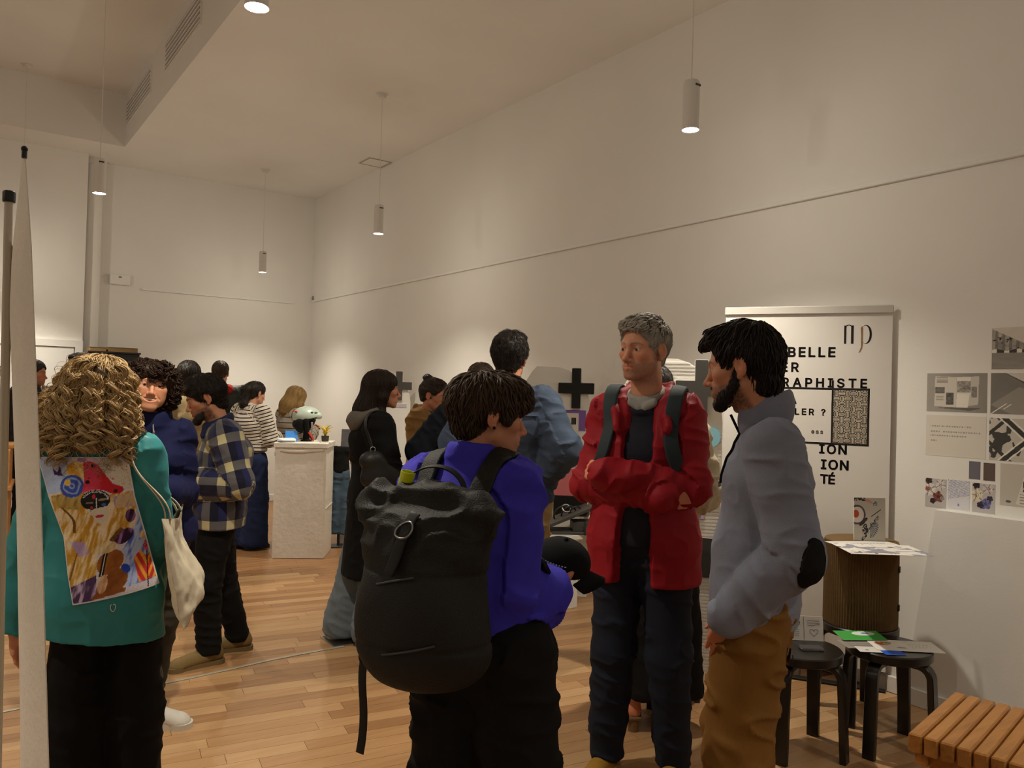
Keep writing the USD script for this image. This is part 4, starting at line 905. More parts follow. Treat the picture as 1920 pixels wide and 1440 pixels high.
def backpack_blue(h, S):
    bp = thing('backpack', 'large black roll-top backpack on the person in blue', 'backpack', h.world((0, 0, 0)), -math.radians(62.5))
    fab = M('black_pack_fabric', srgb(21, 21, 20), .62, .35, .5, 240, .12, 9.0)
    B = Shape(); cx = -.050; y0 = -.265
    B.seg((cx, y0+.01, 1.12), (cx+.010, y0, .88), .098, .112, wide=(1.62, 1.62), k=.05); B.seg((cx, y0+.01, 1.12), (cx-.005, y0+.03, 1.215), .094, .058, wide=(1.65, 2.75), k=.04)
    B.ell((cx+.010, y0-.055, .95), (.145, .075, .15), k=.05)
    B.seg((cx-.160, y0+.02, 1.205), (cx-.145, y0+.03, 1.245), .040, .024, k=.03); B.seg((cx+.160, y0+.02, 1.205), (cx+.145, y0+.03, 1.245), .040, .022, k=.03)
    B.cut((0, 0, -1), (0, 0, .765), k=.05)
    m = B.mesh(.007); V = np.asarray(m.vertices); z = V[:, 2]
    cr = 1-np.abs(2*meshkit.noise(V*np.array([15, 15, 24.])+.5, 21)-1); displace(m, .016*np.clip((z-1.08)/.1, 0, 1)*(cr**2-.3)+.006*(meshkit.fbm(V*np.array([9, 9, 5.]), 3, 22)-.5)-.004*np.exp(-((z-1.07)/.006)**2)-.004*np.exp(-((z-.90-.05*V[:, 0])/.005)**2))
    obj('pack', m, fab, bp, True)
    for g in (1, -1):
        sx = h.J['sh'+('R' if g > 0 else 'L')]
        mx = -.048; path = [(mx+g*.075, y0+.10, 1.17), (mx+g*.085, -.135, 1.265), (mx+g*.095, -.04, 1.335), (mx+g*.105, .06, 1.28), (mx+g*.115, .115, 1.15), (mx+g*.145, .03, .98)]
        obj('shoulder_strap', strap(path, S, .027, .008, .012, 40), fab, bp, True)
    web = M('black_webbing', (.012, .012, .012), .55)
    obj('grab_handle', tube(spline([(cx-.075, y0+.050, 1.235), (cx-.070, y0+.045, 1.280), (cx-.015, y0+.055, 1.312), (cx+.045, y0+.070, 1.298), (cx+.07, y0+.080, 1.235)], 22), 0, 8, flat=(.0025, .010), up=(0, 1, .2)), web, bp, True)
    sleeve = lathe([(.017, 0), (.019, 0), (.019, .05), (.017, .05), (.017, 0)], 24); obj('reflective_sleeve', put(sleeve, np.array(trimesh.transformations.translation_matrix((cx-.080, y0+.030, 1.248)))@trimesh.transformations.rotation_matrix(.25, (0, 1, 0))), M('yellow_reflector', srgb(205, 215, 30), .25, .6), bp, 40, label='yellow reflective tube on the grab handle')
    y1 = y0-.12
    F = B.onto(spline([(cx+.02, y1+.03, 1.235), (cx+.012, y1, 1.19), (cx+.0, y1-.02, 1.12), (cx-.015, y1-.03, 1.08)], 16), .006)
    obj('closing_strap', strap([tuple(p) for p in F[::3]], B, .014, .003, .012, 20), web, bp, True)
    hk = tube(spline([F[3]+(-.016, -.012, 0), F[3]+(.016, -.012, 0), F[6]+(.014, -.014, 0), F[6]+(-.014, -.014, 0), F[3]+(-.016, -.012, 0)], 30), .0028, 8); obj('metal_hook', hk, M('dark_metal', (.25, .25, .25), .3, .5, metal=1.0), bp, True)
    zp = B.onto(np.stack([np.linspace(cx-.02, cx+.14, 24), np.full(24, y1-.06), np.linspace(.885, .925, 24)], -1), .004); obj('zip', tube(zp, .0028, 6), M('zip_line', (.05, .05, .05), .4), bp, True)
    zp = B.onto(np.stack([np.linspace(cx-.06, cx+.06, 18), np.full(18, y1-.05), np.linspace(1.055, 1.085, 18)], -1), .004); obj('zip', tube(zp, .0028, 6), M('zip_line', (.05, .05, .05), .4), bp, True)
    ps = [(cx-.165, y0+.0, .82), (cx-.167, y0-.005, .78), (cx-.165, y0, .70), (cx-.169, y0+.004, .61), (cx-.172, y0, .575)]
    obj('dangling_strap', tube(spline(ps, 20), 0, 8, flat=(.0125, .0018), up=(0, 1, 0)), web, bp, True)
    obj('strap_loop', tube(spline([(cx-.160, y0, .835), (cx-.178, y0-.004, .82), (cx-.165, y0-.006, .805), (cx-.152, y0-.003, .82), (cx-.160, y0, .835)], 18), .003, 8), web, bp, True)

def cap_in_hand(h):
    w = h.J['wrR']; c = h.world(np.array([.109, .235, 1.015])); t = thing('cap', 'black six-panel cap held by the person in blue', 'cap', c)
    S = Shape().ell((0, 0, 0), (.078, .088, .070), k=.01).ell((0, 0, -.02), (.070, .080, .066), k=.006, op='sub'); S.cut((0, 0, -1), (0, 0, -.02))
    R = trimesh.transformations.euler_matrix(math.radians(-10), math.radians(16), math.radians(-125.6))
    blk = knit('cap_black', srgb(14, 14, 15), bump=.3, sheen=.03)
    obj('crown', put(S.mesh(.004), R), blk, t, True)
    x, y = np.meshgrid(np.linspace(-1, 1, 21), np.linspace(0, 1, 12), indexing='ij'); pts = []
    V = np.stack([x*.070*(1-.25*y*y), .070*np.sqrt(np.clip(1-(x*.85)**2, 0, 1))+y*.070*np.sqrt(np.clip(1-(x*.8)**2, 0, 1)), -.020-.010*y-.022*x*x*(.4+y)], -1).reshape(-1, 3)
    i, j = np.meshgrid(np.arange(20), np.arange(11), indexing='ij'); q = np.stack([i*12+j, (i+1)*12+j, (i+1)*12+j+1, i*12+j+1], -1).reshape(-1, 4); F = np.vstack([q[:, :3], q[:, [0, 2, 3]]]); N = len(V)
    edge = np.concatenate([np.arange(0, 240, 12), np.arange(240, 252), np.arange(239, 0, -12), np.arange(11, 0, -1)])
    m = trimesh.Trimesh(np.vstack([V, V-(0, 0, .004)]), np.vstack([F, F[:, ::-1]+N]), process=False); obj('brim', put(m, R), blk, t, True)
    obj('top_button', put(shift(trimesh.creation.icosphere(2, .007), 0, 0, .070), R), blk, t, True)
    g = []
    for k in range(9):
        a = (k-4)*.10+1.2; d = np.array([math.sin(a)*.079, -math.cos(a)*.089, .022]); g.append(put(shift(bx((-.0022, -.001, -.005), (.0022, .001, .005)), 0, 0, .0), frame_from(d*np.array([.97, .97, 1]), (math.cos(a), math.sin(a), 0), (-math.sin(a)*.3, math.cos(a)*.3, 1))))
    for k in range(5):
        a = (k-2)*.085+1.2; d = np.array([math.sin(a)*.081, -math.cos(a)*.091, .004]); g.append(put(bx((-.002, -.001, -.003), (.002, .001, .003)), frame_from(d*np.array([.98, .98, 1]), (math.cos(a), math.sin(a), 0), (0, 0, 1))))
    obj('embroidery', put(cat_(g), R), M('grey_thread', (.35, .35, .36), .7), t)
def cloth_mat(name, kind):
    """Woven patterns that follow the limbs (primvar 'cloth': girth, length, limb)."""
    N = {'a': ('attribute', dict(attribute='cloth')), 'x': ('separate_xyz', {}), 'p': ('principled_bsdf', dict(roughness=.85, specular_ior_level=.2, sheen_weight=.2)),
         'tc': ('texture_coordinate', {}), 'w': ('noise_texture', dict(scale=300.0, detail=2.0)), 'b': ('bump', dict(strength=.35, distance=.004))}
    L = [('a.vector', 'x.vector'), ('tc.object', 'w.vector'), ('w.fac', 'b.height'), ('b.normal', 'p.normal')]
    def band(tag_, src, period, width):
        N['m'+tag_] = ('math', dict(math_type='floored_modulo', value2=period)); N['l'+tag_] = ('math', dict(math_type='less_than', value2=width)); L.extend([(src, 'm%s.value1' % tag_), ('m%s.value' % tag_, 'l%s.value1' % tag_)])
    if kind == 'plaid':
        band('u', 'x.x', .115, .042); band('v', 'x.y', .150, .050); band('u2', 'x.x', .115, .078)
        N['c0'] = ('mix_color', dict(a=srgb(24, 26, 46), b=srgb(34, 38, 82))); L.append(('lu2.value', 'c0.fac'))
        N['s'] = ('math', dict(math_type='maximum')); N['c1'] = ('mix_color', dict(b=srgb(98, 96, 98))); N['t'] = ('math', dict(math_type='multiply')); N['c2'] = ('mix_color', dict(b=srgb(205, 195, 150)))
        L.extend([('lu.value', 's.value1'), ('lv.value', 's.value2'), ('c0.result', 'c1.a'), ('s.value', 'c1.fac'), ('lu.value', 't.value1'), ('lv.value', 't.value2'), ('c1.result', 'c2.a'), ('t.value', 'c2.fac'), ('c2.result', 'p.base_color')])
    else:
        per, wid, c0, c1 = kind
        band('v', 'x.y', per, wid); N['c1'] = ('mix_color', dict(a=c0, b=c1)); L.extend([('lv.value', 'c1.fac'), ('c1.result', 'p.base_color')])
    _mats[name] = usdkit.material(stage, '/World/Looks/'+name, N, L, surface='p.BSDF'); return _mats[name]

def panel_paint(u, v):
    """The printed picture on the back panel: a masked figure with hat, flowers and violin, in design units."""
    Y = 1-v; y = 205+Y*1165; t = (y-205)/1165
    xl = 385+np.interp(t, [0, .27, .55, .8, 1], [0, 95, 215, 245, 290]); xr = np.interp(t, [0, .3, .6, 1], [1115, 1165, 1250, 1375]); x = xl+u*(xr-xl)
    n = n2(x, y, .02, 1); n3 = n2(x+y*.3, y*.25, .035, 5); fine = n2(x, y, .09, 7)
    C = np.tile(np.array([222, 216, 226.]), (len(x), 1))
    def lay(m, c, c2=None, w=None):
        c = np.array(c, float); col = c if c2 is None else c+(np.array(c2, float)-c)*np.clip(w, 0, 1)[:, None]
        C[m] = col[m] if np.ndim(col) == 2 else col
    st = np.clip((n3-.42)*6, 0, 1)
    lay((x < 640) & (y < 500), (165, 188, 236), (205, 216, 244), n3)
    lay(poly_in(x, y, [(640, 130), (880, 140), (880, 280), (640, 260)]), (236, 214, 224), (225, 60, 110), np.clip((fine-.62)*14, 0, 1))
    lay(poly_in(x, y, [(880, 200), (1200, 300), (1180, 480), (1060, 480), (930, 360)]), (226, 216, 196), (190, 80, 90), np.clip((fine-.62)*12, 0, 1))
    lay(poly_in(x, y, [(490, 510), (640, 470), (760, 500), (960, 520), (1160, 500), (1200, 760), (1120, 840), (1000, 890), (860, 960), (850, 1190), (640, 1250), (600, 1000), (580, 830), (520, 600)]), (206, 152, 48), (246, 226, 190), st)
    lay(poly_in(x, y, [(500, 520), (690, 470), (740, 560), (720, 630), (560, 610)]), (196, 168, 92), (150, 120, 60), st)
    lay((np.abs(x-(600+.5*(y-620)+26*np.sin(y*.02))) < 6+8*n) & (y > 610) & (y < 820), (120, 84, 20)); lay((np.abs(x-(740-.28*(y-850))) < 14*n) & (y > 870) & (y < 1180), (140, 96, 28))
    lay(poly_in(x, y, [(640, 880), (760, 900), (800, 1000), (720, 1010)]), (178, 150, 196), (222, 200, 220), st)
    lay(poly_in(x, y, [(980, 540), (1150, 520), (1170, 640), (1000, 640)]), (222, 190, 130), (170, 150, 210), st)
    lay(poly_in(x, y, [(1150, 400), (1240, 520), (1300, 900), (1340, 1050), (1090, 1100), (1050, 1010), (1130, 900), (1180, 760)]), (74, 104, 208), (186, 204, 246), st)
    lay(poly_in(x, y, [(1080, 1090), (1320, 980), (1390, 1300), (1090, 1310)]), (92, 128, 226), (190, 206, 248), st)
    lay(ell_in(x, y, 1125, 720, 42, 60), (46, 24, 48), (150, 100, 170), st); lay(ell_in(x, y, 1070, 890, 85, 55, -.5), (52, 24, 56), (168, 116, 186), st)
    lay(ell_in(x, y, 960, 1085, 112, 92, -.5), (120, 62, 16), (196, 124, 44), n); lay(ell_in(x, y, 1010, 1235, 95, 85, -.6), (112, 58, 16), (190, 118, 40), n)
    lay(ell_in(x, y, 1085, 1160, 45, 30, .8), (40, 78, 200)); lay(poly_in(x, y, [(800, 1360), (850, 1260), (960, 1300), (1090, 1310), (1080, 1340)]), (128, 70, 26), (180, 110, 50), n)
    lay(poly_in(x, y, [(905, 1000), (942, 1000), (905, 1190), (868, 1190)]), (24, 14, 10)); lay((np.abs(x-(925-.2*(y-1000))) < 3) & (y > 990) & (y < 1280), (230, 225, 215)); lay(poly_in(x, y, [(950, 900), (1040, 810), (1065, 830), (980, 940)]), (34, 20, 20), (190, 130, 60), fine)
    lay(ell_in(x, y, 925, 965, 92, 46, -.15), (214, 186, 132), (245, 230, 190), st); lay(ell_in(x, y, 900, 1250, 38, 72, .2), (206, 150, 110), (236, 200, 160), st)
    lay(poly_in(x, y, [(640, 1240), (850, 1170), (858, 1290), (800, 1380), (690, 1380)]), (78, 52, 92), (200, 180, 214), np.clip((n3-.52)*8, 0, 1))
    lay(poly_in(x, y, [(1150, 1090), (1205, 1035), (1260, 1110), (1310, 1040), (1400, 1300), (1195, 1300)]), (214, 52, 56), (246, 172, 52), np.clip((np.sin(np.abs(x-1262)*.10+y*.05)+.1)*2, 0, 1)); lay((np.abs(x-1260-.04*(y-1000)) < 5) & (y > 1040), (60, 14, 30))
    lay(ell_in(x, y, 1265, 1010, 36, 48), (232, 110, 140), (120, 20, 60), np.clip((fine-.5)*6, 0, 1)); lay(ell_in(x, y, 1240, 910, 42, 40), (236, 236, 246), (226, 170, 70), st)
    lay(poly_in(x, y, [(505, 290), (545, 330), (560, 265), (580, 340), (600, 360), (520, 350)]), (70, 34, 96))
    lay(ell_in(x, y, 700, 318, 92, 74, .3), (240, 176, 50), (250, 224, 150), np.clip((n-.45)*7, 0, 1)); lay(ell_in(x, y, 662, 440, 92, 92), (58, 82, 178), (150, 170, 226), np.clip((np.sin(np.hypot(x-662, y-440)*.16+n*9)-.3)*2, 0, 1)); lay(ell_in(x, y, 625, 410, 26, 26), (230, 190, 90)); lay(ell_in(x, y, 735, 222, 36, 26), (150, 90, 190), (200, 160, 220), fine)
    hat = poly_in(x, y, [(745, 250), (800, 236), (860, 262), (930, 360), (985, 430), (1066, 462), (1074, 490), (1040, 520), (970, 512), (905, 478), (820, 472), (742, 500), (756, 400)])
    lay(hat, (226, 62, 92), (206, 26, 40), np.clip((x-850)/60, 0, 1)); lay(hat & (fine > .70), (90, 10, 20))
    for cx, cy in ((782, 410), (826, 278), (1005, 492)): lay(ell_in(x, y, cx, cy, 18, 16), (40, 10, 20))
    lay(ell_in(x, y, 845, 560, 116, 84), (22, 20, 22)); ringd = np.abs(np.hypot((x-845)/112, (y-565)/82)-.92) < .07; lay(ringd & (y < 540) & (np.sin(np.arctan2(y-565, x-845)*42) > -.1), (240, 238, 236))
    lay(poly_in(x, y, [(822, 632), (946, 612), (944, 700), (930, 742), (885, 762), (842, 742), (828, 690)]), (238, 230, 218), (220, 214, 190), fine); lay(poly_in(x, y, [(775, 620), (822, 640), (826, 690), (790, 660)]), (238, 232, 224), (40, 30, 30), np.clip((fine-.55)*9, 0, 1))
    lay(ell_in(x, y, 876, 695, 34, 13, -.1), (196, 44, 84)); lay(ell_in(x, y, 800, 578, 30, 9), (150, 130, 120)); lay(ell_in(x, y, 900, 556, 34, 9, -.1), (170, 150, 120)); lay((np.abs(x-852) < 4) & (y > 540) & (y < 640), (226, 226, 226))
    lay(ell_in(x, y, 910, 600, 16, 13), (70, 100, 200)); lay(ell_in(x, y, 832, 530, 14, 20), (210, 40, 70)); lay(ell_in(x, y, 815, 618, 12, 12), (210, 50, 70)); lay(ell_in(x, y, 942, 552, 8, 10), (220, 225, 250))
    C = C*(.90+.2*fine)[:, None]; edge = (u < .012) | (u > .985) | (v < .010) | (v > .992); C[edge] = (232, 226, 224)
    c = np.clip(C/255, 0, 1); return np.where(c <= .04045, c/12.92, ((c+.055)/1.055)**2.4)

def woman_teal():
    h = Human('person with long curly blonde hair in a teal blazer with a painted back panel', (.446, 2.782), 7.1, 1.57, 'f', SKIN, srgb(190, 150, 90), hres=.004, res=.007, head=(12, 6, 4),
        pose=dict(head=(-.045, .03, 1.465), neck=(-.045, .002, 1.322), chest=(-.040, 0, 1.15), waist=(-.035, .0, .98), pelvis=(-.028, .0, .84), shL=(-.170, .01, 1.262), shR=(.085, -.02, 1.275), elL=(-.215, .03, .99), elR=(.128, .02, 1.01), wrL=(-.245, .03, .76), wrR=(.120, .13, .83)))
    h.hand_pose = dict(L=dict(dir=(-.05, .1, -1), curl=.25), R=dict(dir=(-.2, .6, -.3), curl=.6))
    h.body(); h.eyes(n=2)
    B = hair_mat('hair_blonde', srgb(158, 122, 74), .42, .45, (40, 40, 12))
    S = Shape().ell((0, -.018, .042), (.086, .108, .086), k=.02); S.chain([(0, -.040, .03), (-.01, -.060, -.08), (.0, -.075, -.17)], [.088, .080, .055], k=.05, wide=1.28); S.ell((0, .13, -.06), (.060, .08, .10), k=.02, op='sub')
    h.hair(S, B, .0045, .008, (34, 34, 20), strands=0, seed=6)
    LB = lock_mat('locks_blonde', srgb(226, 190, 134), .6); rg = lambda P: (P[:, 1] < .06)
    wide = Shape().ell((0, -.018, .042), (.086, .108, .086), k=.02); wide.chain([(0, -.040, .03), (-.01, -.060, -.08), (.0, -.080, -.20)], [.088, .088, .072], k=.05, wide=(1.22, 1.62)); wide.ell((0, .13, -.06), (.060, .08, .10), k=.02, op='sub')
    kw = dict(coherent=True)
    locks(h, wide, LB, 1900, .175, .0023, .012, .060, .86, lambda P: rg(P) & (P[:, 2] > -.08), (-.02, -.02, .13), .012, 61, jitter=.04, clumps=110, tight=.85, **kw); locks(h, wide, LB, 1000, .095, .0023, .015, .042, .88, lambda P: rg(P) & (P[:, 2] < -.06) & (P[:, 2] > -.18), (-.01, -.0, .10), .020, 62, name='curl_ends', jitter=.06, clumps=60, tight=.9, **kw)
    locks(h, S, LB, 520, .10, .0022, .003, .08, .40, lambda P: P[:, 2] > .04, (.02, -.04, .13), .006, 63, name='crown_locks', jitter=.06, **kw); locks(h, wide, LB, 300, .13, .0009, .010, .05, .75, rg, (-.02, -.02, .13), .020, 64, name='loose_hairs', jitter=.3)
    c = tube(spline([(-.010, -.128, .082), (.018, -.138, .068), (.045, -.132, .048)], 14), 0, 8, flat=(.010, .006), up=(0, -1, .3)); c.apply_transform(h.HT()); obj('hair_clip', c, M('hair_clip_brown', (.05, .03, .02), .25, .6), h.root, True)
    teal = knit('teal_satin', srgb(58, 138, 142), .45, .06, .15, .15)
    S = Shape(); h.torso(S, .020, bust=.8, width=.95); p = h.J['pelvis']; S.seg((p[0], 0, p[2]), (p[0]+.010, .0, .56), .135, .150, k=.06, wide=(1.36, 1.36), wax=h.hx)
    S.cut((-.22, .05, -1), (-.03, 0, .665), k=.008); h.arms(S, .020, 1.04, r=(.050, .048, .048)); 
    for n in 'L':
        d = h.J['wr'+n]-h.J['el'+n]; d /= np.linalg.norm(d); S.cut(d, h.J['wr'+n]+d*.02)
    h.cloth('blazer', S, teal, .006, .007, .8, 7, seed=31)
    nu, nv = 150, 190; u, v = np.meshgrid(np.linspace(0, 1, nu), np.linspace(0, 1, nv), indexing='ij')
    zb, zt = .858, 1.275; tt = 1-v; xl = np.interp(tt, [0, .27, .55, .8, 1], [-.202, -.170, -.127, -.113, -.097]); xr = np.interp(tt, [0, .3, .6, 1], [.040, .062, .098, .142])
    X = (xl+u*(xr-xl)).ravel(); zz = (zb+v*(zt-zb)+.030*(u-.5)*(1-v)).ravel(); P = np.stack([X, np.full_like(X, -.34), zz], -1)
    P = S.march(P, (0, 1, 0), .010, 30); 
    Q = P+np.array([0, .006, 0]); N = nu*nv; i, j = np.meshgrid(np.arange(nu-1), np.arange(nv-1), indexing='ij'); q = np.stack([i*nv+j, (i+1)*nv+j, (i+1)*nv+j+1, i*nv+j+1], -1).reshape(-1, 4); F = np.vstack([q[:, :3], q[:, [0, 2, 3]]])
    ii, jj = np.arange(nu-1), np.arange(nv-1)
    def wl(a, b): return np.vstack([np.stack([a, b, b+N], 1), np.stack([a, b+N, a+N], 1)])
    E = np.vstack([wl((ii+1)*nv, ii*nv), wl(ii*nv+nv-1, (ii+1)*nv+nv-1), wl(jj, jj+1), wl((nu-1)*nv+jj+1, (nu-1)*nv+jj)])
    col = panel_paint(u.ravel(), v.ravel())
    obj('back_panel', trimesh.Trimesh(np.vstack([P, Q]), np.vstack([F, F[:, ::-1]+N, E]), process=False), tinted('printed_cloth', .6, .3, bump=.2), h.root, False, label='painted cloth panel of a masked figure with a red hat and a violin', attrs=dict(tint=np.vstack([col, col])))
    lp = S.onto(spline([(.012, -.2, .838), (.008, -.2, .825), (.016, -.2, .814), (.024, -.2, .825), (.016, -.2, .838)], 20), .008); obj('thread_loop', tube(lp, .0012, 6), M('white_thread', (.7, .7, .7), .7), h.root, True)
    trousers(h, black_cloth, .008, (.070, .088, .085), .03, .085, res=.010, amp=.008, seed=33, depth=.9, hip_ease=-.020); h.shoes(shoe_dark, sole_dark, L=.245)
    # canvas tote on her right shoulder
    tb = thing('tote_bag', 'cream canvas tote bag hanging from the teal blazer shoulder', 'bag', h.world((0, 0, 0)), -math.radians(7.1)); cv = knit('cream_canvas', srgb(214, 202, 176), .85, .06, .4, .1)
    T = Shape()
    g = np.meshgrid(np.linspace(0, 1, 40), np.linspace(0, 1, 48), indexing='ij'); a, b = g[0].ravel(), g[1].ravel()
    w = .034*(1-(2*a-1)**2)**.5*(.25+.75*np.clip((1-b)*1.6, 0, 1))*np.clip(b*9, .2, 1)
    x = .135+.070*(1-b)+.085*a+.020*np.sin(b*7)*a; y = -.170+.36*a*(1-.16*b); z = .755+.335*b+.030*(a-.5)*(1-b)+.03*np.sin(a*math.pi)*b*0-.02*b*np.sin(a*math.pi)
    dn = .014*(meshkit.fbm(np.stack([a*6, b*5, a*0+.2], -1), 3, 44)-.5)*2; F1 = np.stack([x+w+dn, y, z], -1); F2 = np.stack([x-w+dn*.6, y, z], -1)
    i, j = np.meshgrid(np.arange(39), np.arange(47), indexing='ij'); q = np.stack([i*48+j, (i+1)*48+j, (i+1)*48+j+1, i*48+j+1], -1).reshape(-1, 4); F = np.vstack([q[:, :3], q[:, [0, 2, 3]]]); N = 40*48
    ii, jj = np.arange(39), np.arange(47); E = np.vstack([np.stack([(ii+1)*48, ii*48, ii*48+N], 1), np.stack([(ii+1)*48, ii*48+N, (ii+1)*48+N], 1), np.stack([jj, jj+1, jj+1+N], 1), np.stack([jj, jj+1+N, jj+N], 1), np.stack([39*48+jj+1, 39*48+jj, 39*48+jj+N], 1), np.stack([39*48+jj+1, 39*48+jj+N, 39*48+jj+1+N], 1)])
    m = trimesh.Trimesh(np.vstack([F1, F2]), np.vstack([F, F[:, ::-1]+N, E]), process=False); m.fix_normals(); obj('bag_body', m, cv, tb, True)
    top = [F1.reshape(40, 48, 3)[k, 47] for k in (9, 30)]; topb = [F2.reshape(40, 48, 3)[k, 47] for k in (9, 30)]
    for (A, Bq), dy in ((top, 0), (topb, .012)):
        sh = S.onto(np.array([(.050, -.105+dy, 1.27), (.065, -.04+dy, 1.33), (.075, .03+dy, 1.30), (.10, .09+dy, 1.2)]), .008)
        obj('handle', tube(spline([A, A*.6+sh[0]*.4+(.012, -.012, 0), sh[0], sh[1], sh[2], sh[3], Bq*.55+sh[3]*.45+(.012, .01, 0), Bq], 40), 0, 8, flat=(.013, .0022), up=(1, 0, .1)), cv, tb, True)
    return h

def woman_curly():
    h = Human('smiling curly dark-haired person in a navy half-zip sweatshirt facing the camera', (.778, 3.775), 184.0, 1.61, 'f', SKIN*np.array([1.12, 1.06, 1.0]), srgb(60, 40, 28), hres=.0028, res=.009, head=(2, -2, -7),
        pose=dict(head=(.035, .035, 1.492), neck=(.025, -.012, 1.345), chest=(.01, 0, 1.18), shR=(.165, -.01, 1.280), shL=(-.100, .01, 1.275), elR=(.185, .02, 1.00), elL=(-.108, .03, 1.02), wrR=(.12, .19, .98), wrL=(-.02, .22, 1.05), anR=(-.005, .02, .08), toeR=(-.16, .12, 0), anL=(-.025, -.16, .08), toeL=(-.05, .02, 0), knR=(.045, .04, .45), knL=(-.055, -.05, .45), hipL=(-.065, -.02, .825), hipR=(.075, .0, .825)))
    h.body(smile=1.0, open_mouth=.75, jaw=1.0, brow=.6, ears=False, nose=.85, round_=1.0); h.eyes((.05, .03, .02), (0, 0), 3); h.teeth()
    C = hair_mat('hair_dark_curls', srgb(56, 38, 26), .4, .5, (50, 50, 30))
    S = Shape().ell((0, -.015, .046), (.086, .106, .082), k=.02); S.seg((-.045, .062, .070), (.045, .062, .070), .030, .030, k=.03)
    for g in (1, -1): S.chain([(g*.072, .015, .05), (g*.088, .0, -.01), (g*.086, -.01, -.065)], [.040, .038, .030], k=.04)
    S.seg((0, -.06, 0), (0, -.06, -.08), .075, .060, k=.04, wide=1.25); S.ell((0, .125, -.050), (.062, .09, .086), k=.014, op='sub')
    h.hair(S, C, .0045, .008, (36, 36, 36), seed=16); LC = lock_mat('locks_dark_curl', srgb(66, 44, 30), .6)
    locks(h, S, LC, 1500, .085, .0024, .009, .034, .60, lambda P: ~((P[:, 1] > .055) & (P[:, 2] < .06)) & ~((P[:, 1] > .0) & (P[:, 2] < -.06)), (0, -.02, .14), .012, 17, clumps=190, tight=.8, jitter=.15); locks(h, S, LC, 200, .040, .0022, .005, .028, .7, lambda P: (P[:, 1] > .05) & (P[:, 2] > .074), (0, .0, .16), .006, 18, name='fringe', clumps=34, tight=.8, jitter=.1)
    navy = knit('navy_fleece', srgb(22, 26, 66), .8, .1, .3, .3)
    base_top(h, navy, .020, .80, 'sweatshirt', .008, .010, width=.93, r=(.050, .046, .040), collar=dict(rx=.070, ry=.070, c=(0, .012, .006), w=2.4, r=.016), seed=17)
    z = [(.025, .082, 1.335), (.023, .096, 1.29), (.02, .112, 1.25)]; obj('zip', tube(spline(z, 10), .004, 8), M('zip_silver', (.5, .5, .5), .3, metal=1.0), h.root, True); obj('zip_pull', put(trimesh.creation.capsule(.016, .0055), frame_from((.024, .105, 1.288), (1, 0, 0), (0, 1, 0))), M('zip_silver', (.5, .5, .5), .3, metal=1.0), h.root, True)
    trousers(h, knit('olive_trouser', srgb(60, 56, 48), bump=.3), .016, (.078, .060, .050), .04, .060, res=.010, seed=18); h.shoes(M('shoe_offwhite', srgb(205, 200, 190), .6), sole_white, L=.27, lace=M('lace_white', (.7, .68, .64), .7))
    return h

